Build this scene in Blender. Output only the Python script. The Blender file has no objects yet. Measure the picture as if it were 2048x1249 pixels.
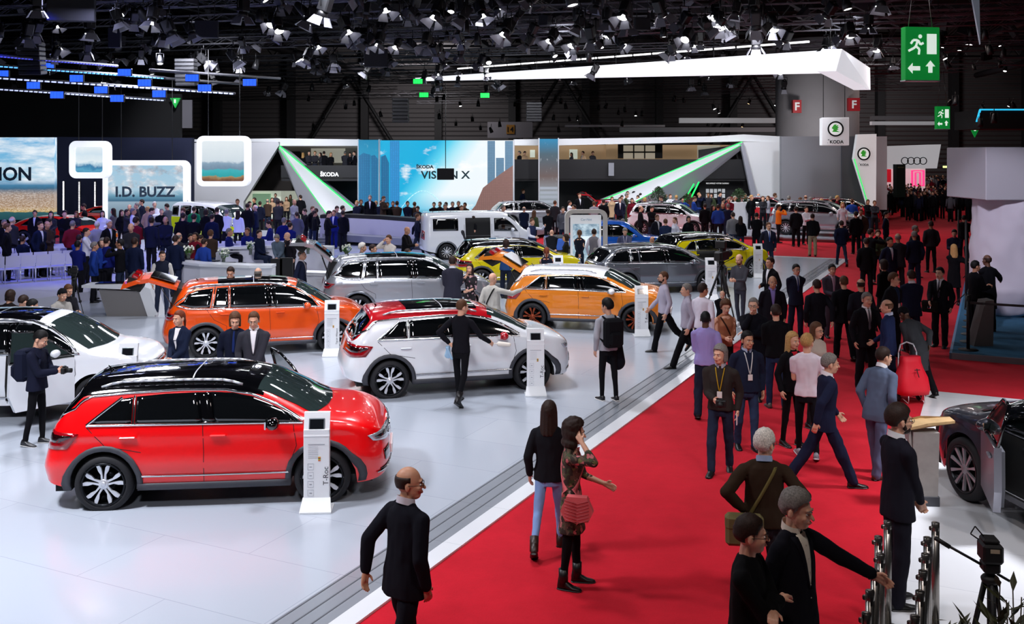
import bpy, bmesh, math, random
import numpy as np
from mathutils import Vector, Matrix, Euler
from mathutils.bvhtree import BVHTree
random.seed(7)
PI = math.pi
HC, YH, FP = 4.35, 305.0, 1991.0        # eye height, horizon row, focal length in pixels of the 2048 frame
C = bpy.context.scene.collection
def G(px, py, z=0.0):
    s = (py-YH)/(HC-z)
    return Vector(((px-1024)/s, FP/s, z))
def P(px, py, Y):
    s = FP/Y
    return Vector(((px-1024)/s, Y, HC-(py-YH)/s))
def lin(c):
    if isinstance(c, str):
        c = [int(c[i:i+2], 16)/255 for i in (0, 2, 4)]
    return tuple((x/12.92 if x <= .04045 else ((x+.055)/1.055)**2.4) for x in c)
MC = {}
def mat(name, col, rough=.5, metal=0, coat=0, emit=0, spec=None, sheen=0, alpha=1, trans=0, ecol=None, noise=None):
    if name in MC: return MC[name]
    m = bpy.data.materials.new(name); m.use_nodes = True
    b = m.node_tree.nodes['Principled BSDF']
    c = lin(col)+(1,)
    b.inputs['Base Color'].default_value = c
    b.inputs['Roughness'].default_value = rough
    b.inputs['Metallic'].default_value = metal
    b.inputs['Coat Weight'].default_value = coat
    b.inputs['Coat Roughness'].default_value = .03
    if sheen: b.inputs['Sheen Weight'].default_value = sheen
    if spec is not None: b.inputs['Specular IOR Level'].default_value = spec
    if trans: b.inputs['Transmission Weight'].default_value = trans
    if emit:
        b.inputs['Emission Color'].default_value = (lin(ecol)+(1,)) if ecol else c
        b.inputs['Emission Strength'].default_value = emit
        m.cycles.emission_sampling = 'NONE'
    if noise:                               # (scale, amount): mottled weave
        nt = m.node_tree
        n = nt.nodes.new('ShaderNodeTexNoise'); n.inputs['Scale'].default_value = noise[0]; n.inputs['Detail'].default_value = 4
        r = nt.nodes.new('ShaderNodeValToRGB')
        a = noise[1]
        r.color_ramp.elements[0].color = tuple(x*(1-a) for x in c[:3])+(1,)
        r.color_ramp.elements[1].color = tuple(min(1, x*(1+a)) for x in c[:3])+(1,)
        r.color_ramp.elements[0].position = .3; r.color_ramp.elements[1].position = .7
        tc = nt.nodes.new('ShaderNodeTexCoord')
        nt.links.new(tc.outputs['Object'], n.inputs['Vector'])
        nt.links.new(n.outputs['Fac'], r.inputs['Fac']); nt.links.new(r.outputs['Color'], b.inputs['Base Color'])
    MC[name] = m
    return m
def link(name, me, mats=None, parent=None, loc=None, rz=None):
    o = bpy.data.objects.new(name, me); C.objects.link(o)
    if mats is not None:
        for m in (mats if isinstance(mats, (list, tuple)) else [mats]): me.materials.append(m)
    if parent is not None: o.parent = parent
    if loc is not None: o.location = loc
    if rz is not None: o.rotation_euler = (0, 0, rz)
    return o
def tag(o, label, cat, group=None):
    o['label'] = label; o['category'] = cat
    if group: o['group'] = group
    return o
def struct(o):
    o['kind'] = 'structure'; return o
def thing(name, label, cat, loc=(0, 0, 0), rz=0, group=None):
    o = bpy.data.objects.new(name, None); C.objects.link(o); o.empty_display_size = .1
    o.location = loc; o.rotation_euler = (0, 0, rz)
    return tag(o, label, cat, group)
def copy_tree(o, loc=None, rz=None, parent=None, label=None, group=None):
    c = o.copy(); C.objects.link(c)
    if parent is not None: c.parent = parent
    if loc is not None: c.location = loc
    if rz is not None: c.rotation_euler = (0, 0, rz)
    if label: c['label'] = label
    if group: c['group'] = group
    for ch in o.children: copy_tree(ch, parent=c)
    return c
class MB:
    """collects shapes into one mesh"""
    def __init__(s): s.v = []; s.f = []; s.mi = []; s.sm = []
    def add(s, vs, fs, mi=0, smooth=False):
        n = len(s.v); s.v += [tuple(v) for v in vs]
        for f in fs: s.f.append(tuple(i+n for i in f)); s.mi.append(mi); s.sm.append(smooth)
        return s
    def box(s, x0, y0, z0, x1, y1, z1, mi=0, M=None):
        vs = [Vector(p) for p in ((x0,y0,z0),(x1,y0,z0),(x1,y1,z0),(x0,y1,z0),(x0,y0,z1),(x1,y0,z1),(x1,y1,z1),(x0,y1,z1))]
        if M is not None: vs = [M @ v for v in vs]
        return s.add(vs, ((3,2,1,0),(4,5,6,7),(0,1,5,4),(1,2,6,5),(2,3,7,6),(3,0,4,7)), mi)
    def rbox(s, x0, y0, z0, x1, y1, z1, r, mi=0, M=None):
        """box with chamfered edges"""
        vs = []
        for x, sx in ((x0, 1), (x1, -1)):
            for y, sy in ((y0, 1), (y1, -1)):
                for z, sz in ((z0, 1), (z1, -1)):
                    vs += [(x+sx*r, y+sy*r, z), (x+sx*r, y, z+sz*r), (x, y+sy*r, z+sz*r)]
        bm = bmesh.new()
        for v in vs: bm.verts.new(v)
        bmesh.ops.convex_hull(bm, input=bm.verts)
        bm.verts.index_update()
        V = [v.co.copy() for v in bm.verts]; F = [[v.index for v in f.verts] for f in bm.faces]; bm.free()
        if M is not None: V = [M @ v for v in V]
        return s.add(V, F, mi)
    def prism(s, pts, d, mi=0):
        """pts: closed list of 3-D points, extruded by vector d"""
        n = len(pts); d = Vector(d); pts = [Vector(p) for p in pts]
        return s.add(pts+[p+d for p in pts], [tuple(range(n))[::-1], tuple(range(n, 2*n))]+[(i, (i+1) % n, n+(i+1) % n, n+i) for i in range(n)], mi)
    def rings(s, rs, mi=0, smooth=True, cap=True, close=True):
        n = len(rs[0]); vs = [p for r in rs for p in r]; fs = []
        m = n if close else n-1
        for j in range(len(rs)-1):
            for i in range(m):
                a = j*n+i; b = j*n+(i+1) % n
                fs.append((a, b, b+n, a+n))
        if cap: fs += [tuple(range(n))[::-1], tuple(range((len(rs)-1)*n, len(rs)*n))]
        return s.add(vs, fs, mi, smooth)
    def tube(s, p0, p1, r0, r1=None, n=8, mi=0, smooth=True, cap=True, fl=1.0, up=None):
        p0 = Vector(p0); p1 = Vector(p1); r1 = r0 if r1 is None else r1
        d = (p1-p0).normalized() if (p1-p0).length > 1e-9 else Vector((0, 0, 1))
        u = Vector(up) if up is not None else (Vector((0, 0, 1)) if abs(d.z) < .95 else Vector((0, 1, 0)))
        a = d.cross(u).normalized(); b = a.cross(d)
        rs = [[p+a*(r*math.cos(2*PI*i/n))+b*(r*fl*math.sin(2*PI*i/n)) for i in range(n)] for p, r in ((p0, r0), (p1, r1))]
        return s.rings(rs, mi, smooth, cap)
    def pipe(s, pts, r, n=6, mi=0):
        for a, b in zip(pts[:-1], pts[1:]): s.tube(a, b, r, n=n, mi=mi)
        return s
    def cap(s, p0, r0, p1, r1, n=12, k=4, mi=0):
        """tapered capsule"""
        p0 = Vector(p0); p1 = Vector(p1); d = p1-p0
        d = d.normalized() if d.length > 1e-6 else Vector((0, 0, 1))
        u = Vector((0, 0, 1)) if abs(d.z) < .95 else Vector((0, 1, 0))
        a = d.cross(u).normalized(); b = a.cross(d); rs = []
        for j in range(k+1):
            t = -PI/2+PI/2*j/k; t = max(t, -PI/2+.12)
            rs.append([p0+d*(r0*math.sin(t))+(a*math.cos(2*PI*i/n)+b*math.sin(2*PI*i/n))*(r0*math.cos(t)) for i in range(n)])
        for j in range(k+1):
            t = PI/2*j/k; t = min(t, PI/2-.12)
            rs.append([p1+d*(r1*math.sin(t))+(a*math.cos(2*PI*i/n)+b*math.sin(2*PI*i/n))*(r1*math.cos(t)) for i in range(n)])
        return s.rings(rs, mi)
    def ell(s, c, r, n=16, k=10, M=None, mi=0):
        c = Vector(c); rs = []
        for j in range(k+1):
            t = -PI/2+PI*j/k; t = max(-PI/2+.06, min(PI/2-.06, t))
            ring = []
            for i in range(n):
                p = Vector((r[0]*math.cos(t)*math.cos(2*PI*i/n), r[1]*math.cos(t)*math.sin(2*PI*i/n), r[2]*math.sin(t)))
                ring.append(c+(M @ p if M is not None else p))
            rs.append(ring)
        return s.rings(rs, mi)
    def lathe(s, prof, n=24, mi=0, M=None, smooth=True, cap=False):
        rs = []
        for r, z in prof:
            ring = [Vector((r*math.cos(2*PI*i/n), r*math.sin(2*PI*i/n), z)) for i in range(n)]
            if M is not None: ring = [M @ p for p in ring]
            rs.append(ring)
        return s.rings(rs, mi, smooth, cap)
    def mesh(s, name='m'):
        me = bpy.data.meshes.new(name); me.from_pydata(s.v, [], s.f)
        me.polygons.foreach_set('material_index', s.mi); me.polygons.foreach_set('use_smooth', s.sm)
        me.update(); return me
    def build(s, name, mats, parent=None, loc=None, rz=None, fixn=True):
        me = s.mesh(name)
        if fixn:
            bm = bmesh.new(); bm.from_mesh(me); bmesh.ops.recalc_face_normals(bm, faces=bm.faces); bm.to_mesh(me); bm.free()
        return link(name, me, mats, parent, loc, rz)
FONT = {}
def text_mesh(txt, size=1, bold=.0, extrude=.01, align='CENTER', space=1.0):
    cu = bpy.data.curves.new('t', 'FONT'); cu.body = txt; cu.size = size; cu.align_x = align; cu.align_y = 'CENTER'
    cu.extrude = extrude; cu.offset = bold; cu.space_character = space; cu.resolution_u = 3
    o = bpy.data.objects.new('t', cu); C.objects.link(o)
    dg = bpy.context.evaluated_depsgraph_get(); dg.update()
    me = bpy.data.meshes.new_from_object(o.evaluated_get(dg), depsgraph=dg)
    bpy.data.objects.remove(o); me.materials.clear(); return me
def text(name, txt, loc, width=None, height=None, m=None, parent=None, bold=0, rz=0, rx=PI/2, align='CENTER', extrude=.01, ry=0):
    me = text_mesh(txt, 1, bold, 0, align)
    vs = np.array([v.co[:] for v in me.vertices]); lo = vs.min(0); hi = vs.max(0)
    sx = (width/(hi[0]-lo[0])) if width else None; sy = (height/(hi[1]-lo[1])) if height else None
    sx = sx or sy; sy = sy or sx
    cx, cy = (lo[0]+hi[0])/2, (lo[1]+hi[1])/2
    for v in me.vertices:
        v.co.x = (v.co.x-cx)*sx; v.co.y = (v.co.y-cy)*sy
    o = link(name, me, m, parent)
    o.rotation_euler = (rx, ry, rz); o.location = loc
    return o
TMP = bpy.data.scenes.new('workbench')
def remesh(mb, vox, smooth=2, name='m'):
    """melt overlapping closed shapes into one continuous skin"""
    me = mb.mesh(name) if isinstance(mb, MB) else mb
    o = bpy.data.objects.new('r', me); TMP.collection.objects.link(o)
    md = o.modifiers.new('r', 'REMESH'); md.mode = 'VOXEL'; md.voxel_size = vox; md.use_smooth_shade = True
    if smooth:
        sm = o.modifiers.new('s', 'SMOOTH'); sm.factor = .5; sm.iterations = smooth
    vl = TMP.view_layers[0]; vl.update(); dg = vl.depsgraph
    r = bpy.data.meshes.new_from_object(o.evaluated_get(dg), depsgraph=dg)
    bpy.data.objects.remove(o); r.materials.clear(); return r
# ------------------------------------------------------------------ cars
def ipol(pts, smooth=True):
    xs = [p[0] for p in pts]; ys = [p[1] for p in pts]; n = len(xs)
    d = [(ys[i+1]-ys[i])/(xs[i+1]-xs[i]) for i in range(n-1)]
    m = [d[0]]+[0 if d[i-1]*d[i] <= 0 else 2*d[i-1]*d[i]/(d[i-1]+d[i]) for i in range(1, n-1)]+[d[-1]]
    def f(x):
        if x <= xs[0]: return ys[0]
        if x >= xs[-1]: return ys[-1]
        i = max(j for j in range(n-1) if xs[j] <= x)
        h = xs[i+1]-xs[i]; t = (x-xs[i])/h
        return ys[i]*(2*t**3-3*t*t+1)+h*m[i]*(t**3-2*t*t+t)+ys[i+1]*(-2*t**3+3*t*t)+h*m[i+1]*(t**3-t*t)
    return f
class Car:
    """body surface described by a plan outline, a top line and a belt line; x forward, ground at z=0"""
    def __init__(s, d):
        s.d = d; s.W = d['W']/2; s.xf = d['xf']; s.xr = d['xr']; s.af = d.get('af', .62); s.ar = d.get('ar', .42)
        s.top = ipol(d['top']); s.belt = ipol(d['belt']); s.H = d['H']; s.n = d.get('n', 4.2); s.tum = d.get('tum', .30)
        s.wx = d['wx']; s.R = d['R']; s.Ra = d['R']+.055; s.sill = d.get('sill', .24); s.mf = d.get('mf', 2.5)
    def plan(s, p):
        """p is x on the straight flank and runs round the corner beyond it"""
        a, b = s.xf-s.af, s.xr+s.ar
        side = s.W*(1-.035*((p-.1)/2.2)**2)
        if p > a:
            t = min(1, (p-a)/(s.af*1.3))*PI/2
            return a+s.af*max(0, math.sin(t))**(2/s.mf), s.W*(1-.035*((a-.1)/2.2)**2)*max(0, math.cos(t))**(2/s.mf)
        if p < b:
            t = min(1, (b-p)/(s.ar*1.3))*PI/2
            return b-s.ar*max(0, math.sin(t))**(2/3.), s.W*(1-.035*((b-.1)/2.2)**2)*max(0, math.cos(t))**(2/3.)
        return p, side
    def pend(s): return s.xr+s.ar-s.ar*1.3, s.xf-s.af+s.af*1.3
    def zl(s, x):
        z = s.sill
        if x > s.xf-.7: z = s.sill-.02+.05*((x-(s.xf-.7))/.7)**2
        if x < s.xr+.6: z = s.sill+.12*(((s.xr+.6)-x)/.6)
        for w in s.wx:
            if abs(x-w) < s.Ra: z = max(z, s.R+math.sqrt(max(0, s.Ra**2-(x-w)**2)))
        return z
    def warp(s, x, y, z, p):
        k = 1-min(1, abs(y)/s.W)**2
        if x > .3: x += s.d.get('bow', .16)*min(1, (x-.3)/.6)*k*max(0, min(1, (s.xf-x)/.5))
        if x < -.8: x -= .08*min(1, (-.8-x)/.5)*k*max(0, min(1, (x-s.xr)/.3+.2))
        a, b = s.xf-s.af, s.xr+s.ar
        if p > a-.2:                              # nose leans back above the bumper
            q = min(1, (p-a+.2)/.6); zz = (z-.48)
            x -= q*(s.d.get('nose', .35)*max(0, zz)**1.5+.5*max(0, -zz)**1.6)
        if p < b+.2:
            q = min(1, (b+.2-p)/.5); zz = (z-.55)
            x += q*(s.d.get('tail', .18)*max(0, zz)**1.2+.55*max(0, -zz)**1.5)
        return x, y, z
    def prof(s, z, zb, x=0):
        t = (z-.55)
        r = 1-.055*max(0, t)**1.2/.4**1.2*(.9)-.06*max(0, -t)/.35
        c = s.d.get('crease', .9); dz = z-(c)
        r += .014*math.exp(-(dz/.05)**2)-.012*math.exp(-((z-.42)/.09)**2)
        return r
    def side(s, p, z, off=0):
        x, w = s.plan(p); zb = s.belt(x); zt = max(zb+.02, s.top(x))
        if z <= zb: y = w*s.prof(z, zb)
        else:
            u = min(.9999, (z-zb)/(zt-zb)); wb = w*s.prof(zb, zb)
            y = wb*(1-u**s.n)**(1/s.n)*(1-s.tum*(z-zb)*min(1, (zt-zb)/.25))
        return s.warp(x, y, z, p)
    def upper(s, p, t):
        x, w = s.plan(p); zb = s.belt(x); zt = max(zb+.02, s.top(x)); wb = w*s.prof(zb, zb)
        c = max(0, math.cos(t))**(2/s.n); q = max(0, math.sin(t))**(2/s.n); z = zb+(zt-zb)*q
        return s.warp(x, wb*c*(1-s.tum*(z-zb)*min(1, (zt-zb)/.25)), z, p)
    def stations(s):
        a, b = s.pend(); st = set(np.linspace(a, b, 84).tolist())
        for e in np.linspace(0, 1, 9): st.add(a+.25*e*e); st.add(b-.3*e*e)
        out = [x for x in st if all(abs(abs(x-w)-s.Ra) > .02 for w in s.wx)]
        for w in s.wx:
            for sg in (-1, 1): out += [w+sg*(s.Ra-.001), w+sg*(s.Ra+.002), w+sg*(s.Ra-.012)]
        return sorted(out)
    def body(s, mats, parent, roof=None, cut=None):
        st = s.stations(); n1, n2 = 11, 16; rows = []
        for p in st:
            x, w = s.plan(p); zl = s.zl(x); zb = s.belt(x); r = []
            zl = min(zl, zb-.02)
            for j in range(n1): r.append(s.side(p, zl+(zb-zl)*j/n1))
            for j in range(n2+1):
                t = (j/n2)**.75*PI/2; r.append(s.upper(p, t))
            rows.append(r)
        mb = MB(); n = n1+n2+1; roofj = s.d.get('roofj', 7)
        for sg in (-1, 1):
            vs = [(v[0], sg*v[1], v[2]) for r in rows for v in r]; base = len(mb.v); mb.v += vs
            for i in range(len(rows)-1):
                xm = (st[i]+st[i+1])/2
                for j in range(n-1):
                    a = base+i*n+j; f = (a, a+n, a+n+1, a+1)
                    if sg < 0: f = f[::-1]
                    mi = 0
                    if roof and j >= n1+roofj and roof[0] < xm < roof[1]: mi = 1
                    mb.f.append(f); mb.mi.append(mi); mb.sm.append(True)
        me = mb.mesh('body')
        bm = bmesh.new(); bm.from_mesh(me); bmesh.ops.remove_doubles(bm, verts=bm.verts, dist=.0015)
        bmesh.ops.recalc_face_normals(bm, faces=bm.faces); bm.to_mesh(me); bm.free()
        return link('body', me, mats, parent)
    def nrm(s, f, a, b, e=.004):
        p = Vector(f(a, b)); u = Vector(f(a+e, b))-Vector(f(a-e, b)); v = Vector(f(a, b+e))-Vector(f(a, b-e))
        n = u.cross(v)
        if n.length < 1e-9: return p, Vector((0, 0, 1))
        n.normalize()
        if n.dot(Vector((0, p.y, .35))) < 0 and p.y > .05: n = -n
        return p, n
    def patch(s, mb, topl, botl, rows=5, off=.006, sides=(-1, 1), mi=0, sub=4, thick=.012):
        """ruled panel between two (p,z) lines laid on the flank"""
        T = []; B = []
        for L, o in ((topl, T), (botl, B)):
            for a, b in zip(L[:-1], L[1:]):
                for k in range(sub): o.append((a[0]+(b[0]-a[0])*k/sub, a[1]+(b[1]-a[1])*k/sub))
            o.append(L[-1])
        for sg in sides:
            gr = []
            for j in range(rows+1):
                r = []
                for (a, b), (c, d) in zip(B, T):
                    q = j/rows; pp = a+(c-a)*q; zz = b+(d-b)*q
                    P0, n = s.nrm(s.side, pp, zz)
                    if n.y < 0: n = -n
                    v = P0+n*off; r.append((v.x, sg*v.y, v.z))
                gr.append(r)
            m = len(T); vs = [v for r in gr for v in r]
            fs = [(j*m+i, j*m+i+1, (j+1)*m+i+1, (j+1)*m+i) for j in range(rows) for i in range(m-1)]
            # rim walls back into the body
            ring = [i for i in range(m)]+[j*m+m-1 for j in range(1, rows+1)]+[rows*m+i for i in range(m-2, -1, -1)]+[j*m for j in range(rows-1, 0, -1)]
            k0 = len(vs)
            for i in ring:
                v = vs[i]; vs.append((v[0], v[1]-sg*thick, v[2]))
            L = len(ring)
            fs += [(ring[i], ring[(i+1) % L], k0+(i+1) % L, k0+i) for i in range(L)]
            mb.add(vs, fs, mi, True)
        return mb
    def strip(s, mb, line, w, off=.01, sides=(-1, 1), mi=0, closed=False, sub=4):
        pts = []
        L = line+([line[0]] if closed else [])
        for a, b in zip(L[:-1], L[1:]):
            for k in range(sub): pts.append(Vector((a[0]+(b[0]-a[0])*k/sub, a[1]+(b[1]-a[1])*k/sub)))
        pts.append(Vector(L[-1]))
        m = len(pts)
        for sg in sides:
            vs = []
            for i, q in enumerate(pts):
                t = (pts[min(m-1, i+1)]-pts[max(0, i-1)])
                if closed and i in (0, m-1): t = pts[1]-pts[m-2]
                t.normalize(); nn = Vector((-t.y, t.x))
                for e in (-.5, .5):
                    for o in (off, off-.012):
                        a = q+nn*w*e; P0, n = s.nrm(s.side, a.x, a.y)
                        if n.y < 0: n = -n
                        v = P0+n*o; vs.append((v.x, sg*v.y, v.z))
            fs = []
            for i in range(m-1):
                k = i*4; fs += [(k, k+4, k+6, k+2), (k, k+1, k+5, k+4), (k+2, k+6, k+7, k+3)]
            mb.add(vs, fs, mi, True)
        return mb
    def toppatch(s, mb, pa, pb, t0, off=.006, rows=10, cols=14, mi=0, bow=0):
        vs = []
        for j in range(rows+1):
            for i in range(cols+1):
                q = -1+2*i/cols; t = PI/2-abs(q)*(PI/2-t0)
                a0 = pa(abs(q)) if callable(pa) else pa; b0 = pb(abs(q)) if callable(pb) else pb
                p = a0+(b0-a0)*j/rows
                P0, n = s.nrm(s.upper, p, t)
                P0 = Vector(s.upper(p, t))
                if n.z < 0: n = -n
                v = P0+n*off; vs.append((v.x, math.copysign(v.y, q) if q else 0, v.z))
        m = cols+1; fs = [(j*m+i, j*m+i+1, (j+1)*m+i+1, (j+1)*m+i) for j in range(rows) for i in range(cols)]
        return mb.add(vs, fs, mi, True)
def wheel_meshes(R, style='double', wide=.225):
    """tyre, rim and spokes around the y axis; outer face looks to -y"""
    M = Matrix.Rotation(PI/2, 4, 'X')   # z -> -y
    h = wide/2; ri = R*.735
    t = MB(); t.lathe([(ri, -h*.8), (ri+.02, -h), (R-.05, -h), (R-.012, -h*.85), (R, -h*.5), (R, h*.5), (R-.012, h*.85), (R-.05, h), (ri+.02, h), (ri, h*.8), (ri, -h*.8)], 40, M=M)
    for k in range(40):
        a = 2*PI*k/40; c, sn = math.cos(a), math.sin(a)
    rim = MB(); rim.lathe([(ri+.004, h*.98), (ri-.012, h*.98), (ri-.02, h*.75), (ri-.03, -h*.2), (.02, -h*.25)], 40, M=M, mi=0)
    rim.lathe([(ri+.006, h*.86), (ri+.006, h*1.0), (ri-.014, h*1.0), (ri-.016, h*.86)], 40, M=M, mi=1)
    rim.lathe([(R*.42, -h*.2), (R*.42, h*.1), (.06, h*.1), (.06, -h*.2)], 28, M=M, mi=2)   # brake disc
    sp = MB()
    n = {'double': 5, 'multi': 10, 'blade': 5, 'ten': 10}[style]
    for k in range(n):
        a = 2*PI*k/n+PI/2
        for sgn in ((-1, 1) if style in ('double', 'multi') else (0,)):
            def pt(r, w, y):   # w is sideways offset
                c, s_ = math.cos(a), math.sin(a)
                return Vector((r*c-w*s_, y, r*s_+w*c))
            if style == 'double':
                path = [(.045, sgn*.017, .013), (R*.34, sgn*.022, .010), (R*.48, sgn*.040, .022), (R*.60, sgn*.050, .024), (ri-.006, sgn*.074, .017)]
            elif style == 'multi':
                path = [(.045, sgn*.004, .008), (R*.45, sgn*.012, .009), (ri-.006, sgn*.04, .009)]
            elif style == 'ten':
                path = [(.045, 0, .012), (R*.4, 0, .013), (ri-.006, 0, .022)]
            else:
                path = [(.04, 0, .035), (R*.35, .01, .05), (R*.6, .03, .055), (ri-.006, .07, .03)]
            rs = []
            for r, w, hw in path:
                y = -h*(.72+.2*(r/ri)); rs.append([pt(r, w-hw, y), pt(r, w+hw, y), pt(r, w+hw, y+.03), pt(r, w-hw, y+.03)])
            sp.rings(rs, 0, False)
    sp.lathe([(.0, h*.82), (.05, h*.82), (.062, h*.74), (.062, h*.5)], 20, M=M)
    sp.lathe([(.0, h*.85), (.03, h*.85), (.032, h*.8)], 16, M=M, mi=1)
    return t, rim, sp
TYRE = mat('tyre_rubber', '15151a', .75); RIMD = mat('rim_dark', '202226', .3, .8); DISC = mat('brake_disc', '6a6c70', .35, 1)
ALLOY = mat('alloy', 'dcdee4', .3, .45); CHROME = mat('chrome', 'f4f4f6', .12, 1); PLAST = mat('grey_cladding', '3a3b42', .55)
GLASS = mat('tinted_glass', '07090b', .03, 0, 1, spec=.9); BLK = mat('gloss_black', '050507', .06, 0, 1); WSG = mat('windscreen_glass', '2a3635', .05, 0, 1, spec=1)
UNDER = mat('underbody', '050506', .8); LAMPR = mat('lamp_red', '8a0610', .1, 0, 1, emit=.12); LAMPW = mat('headlamp_glass', 'b9c0c8', .08, .6, 1)
LAMPD = mat('lamp_dark', '1c0508', .08, 0, 1); SEATM = mat('seat_leather', '2a2a2e', .5)
WC = {}
def put_wheels(c, root, rimcol=None, style='double', spoke=None):
    key = (round(c.R, 3), style)
    if key not in WC: WC[key] = [x.mesh() for x in wheel_meshes(c.R, style)]
    tm, rm, sm = WC[key]
    tm = tm if len(tm.materials) else (tm.materials.append(TYRE) or tm)
    rm2 = rm.copy(); rm2.materials.clear(); [rm2.materials.append(x) for x in (rimcol or RIMD, spoke or ALLOY, DISC)]
    sm2 = sm.copy(); sm2.materials.clear(); [sm2.materials.append(x) for x in (spoke or ALLOY, CHROME)]
    for wx in c.wx:
        for sg in (-1, 1):
            o = link('wheel', tm, None, root, (wx, sg*(c.W-.125), c.R), 0 if sg < 0 else PI)
            o.rotation_euler = (0, random.uniform(0, 1.2)*0+.0, 0 if sg < 0 else PI)
            link('rim', rm2, None, o); link('spokes', sm2, None, o)
def build_car(spec, root, paint, roofpaint=None, rimcol=None, spoke=None, style='double', gate=False, rails=None, chrome=CHROME, lower=None, door=None, clad=PLAST, detail=True):
    c = Car(spec); d = spec
    bmats = [paint, roofpaint or paint]
    c.body(bmats, root, roof=d.get('roofx') if roofpaint else None)
    # underside, arch liners and floor
    u = MB(); a, b = c.xr+.12, c.xf-.12; hw = c.W-.12
    u.box(a+.15, -hw, c.sill-.02, b-.2, hw, c.sill+.35)
    for w in c.wx:
        n = 14; rs = []
        for i in range(n+1):
            t = PI*i/n; rs.append([Vector((w+c.Ra*1.0*math.cos(t), y, c.R+c.Ra*math.sin(t))) for y in (-c.W+.05, -c.W+.42)])
        u.rings(rs, 0, True, False, False)
        rs = [[Vector((q.x, -q.y, q.z)) for q in r] for r in rs]; u.rings(rs, 0, True, False, False)
    # the middle tunnel between the arches is cut by shorter boxes
    u.v = []; u.f = []; u.mi = []; u.sm = []
    xs = [a+.1, c.wx[0]-c.Ra, c.wx[0]+c.Ra, c.wx[1]-c.Ra, c.wx[1]+c.Ra, b-.1]
    for i in range(5):
        h2 = hw if i % 2 == 0 else hw-.28
        u.box(xs[i], -h2, c.sill-.015, xs[i+1], h2, c.sill+.5)
    for w in c.wx:
        for sg in (-1, 1):
            rs = []
            for i in range(15):
                t = PI*i/14; rs.append([Vector((w+c.Ra*math.cos(t), sg*y, c.R+c.Ra*math.sin(t))) for y in (c.W-.045, c.W-.42)])
            u.rings(rs, 0, True, False, False)
            u.add([(w-c.Ra, sg*(c.W-.42), c.R), (w+c.Ra, sg*(c.W-.42), c.R)]+[(w+c.Ra*math.cos(PI*i/10), sg*(c.W-.42), c.R+c.Ra*math.sin(PI*i/10)) for i in range(11)], [tuple(range(2, 13))])
            u.box(w-c.Ra, sg*(c.W-.42)-.005, c.sill, w+c.Ra, sg*(c.W-.42)+.005, c.R+.02)
    u.build('underbody', UNDER, root)
    # arch lips and sill cladding
    if clad is not None:
        for w, sg_ in [(w, q) for w in c.wx for q in (-1, 1)]:
            T = []; B = []; cl = MB()
            for i in range(17):
                t = -0.18+(PI+.36)*i/16; r2 = c.Ra+.062
                z0 = max(c.sill+.01, c.R+c.Ra*math.sin(t)); z1 = max(c.sill+.02, c.R+r2*math.sin(t))
                B.append((w+(c.Ra-.004)*math.cos(t), z0)); T.append((w+r2*math.cos(t), z1))
            c.patch(cl, T, B, 2, .016, sub=1, thick=.05, sides=(sg_,)); cl.build('wheel_arch_trim', clad, root)
        for sg_ in (-1, 1): cl = MB(); c.patch(cl, [(c.wx[0]+c.Ra, c.sill+.07), (c.wx[1]-c.Ra, c.sill+.07)], [(c.wx[0]+c.Ra, c.sill-.01), (c.wx[1]-c.Ra, c.sill-.01)], 2, .018, sub=12, thick=.1, sides=(sg_,)); cl.build('sill_cladding', clad, root)
    # glazing
    for i, (T, B) in enumerate(d['win']):
        for q in (-1, 1): m = MB(); c.patch(m, T, B, 6, .006, sub=5, sides=(q,)); m.build('side_window', GLASS, root)
    if d.get('pillar'):
        for T, B in d['pillar']:
            for q in (-1, 1): m = MB(); c.patch(m, T, B, 6, .004, sub=2, sides=(q,)); m.build('door_pillar', BLK, root)
    if d.get('wline'):
        for q in (-1, 1):
            m = MB()
            for l, cl_ in d['wline']: c.strip(m, l, .022, .012, closed=cl_, sides=(q,))
            m.build('window_trim', chrome, root)
    ws = d['ws']; m = MB(); c.toppatch(m, ws[0], ws[1], .62, .007, 12, 18); m.build('windscreen', WSG, root)
    if not gate and d.get('rw'):
        rw = d['rw']; m = MB(); c.toppatch(m, rw[0], rw[1], .7, .007, 8, 16); m.build('rear_window', GLASS, root)
    if d.get('sun'):
        m = MB(); c.toppatch(m, d['sun'][0], d['sun'][1], .95, .006, 8, 12); so = m.build('sunroof', BLK, root)
        m = MB(); xm = (d['sun'][0]+d['sun'][1])/2; c.toppatch(m, xm-.008, xm+.008, .95, .008, 1, 12)
        m.build('sunroof_bar', ALLOY, so)
    # shut lines
    for l in d.get('shut', []):
        for q in (-1, 1): m = MB(); c.strip(m, l, .008, .0015, sides=(q,)); m.build('door_seam', UNDER, root)
    # chrome trim strip along the sill
    if d.get('strip'):
        for q in (-1, 1): m = MB(); c.strip(m, d['strip'], .02, .02, sub=8, sides=(q,)); m.build('sill_trim', chrome, root)
    for hx in d.get('handles', []):
        for sg in (-1, 1):
            p, n = c.nrm(c.side, hx, d.get('hz', .93)); y = sg*(p.y+.018)
            h = MB(); h.rbox(hx-.10, y-.02, p.z-.014, hx+.10, y+.02, p.z+.014, .012); h.build('door_handle', paint, root)
    mx, mz = d.get('mir', (.75, 1.03)); mc = d.get('mircol') or roofpaint or paint
    for sg in (-1, 1):
        m = MB(); p = c.side(mx, mz-.08)
        m.ell((mx, sg*(p[1]+.17), mz), (.085, .125, .075), mi=0)
        m.tube((mx+.02, sg*(p[1]-.02), mz-.07), (mx, sg*(p[1]+.14), mz-.05), .022, n=6, mi=1)
        m.box(mx-.088, sg*(p[1]+.17)-.09, mz-.045, mx-.07, sg*(p[1]+.17)+.09, mz+.045, mi=2)
        m.build('wing_mirror', [mc, BLK, CHROME], root)
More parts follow.
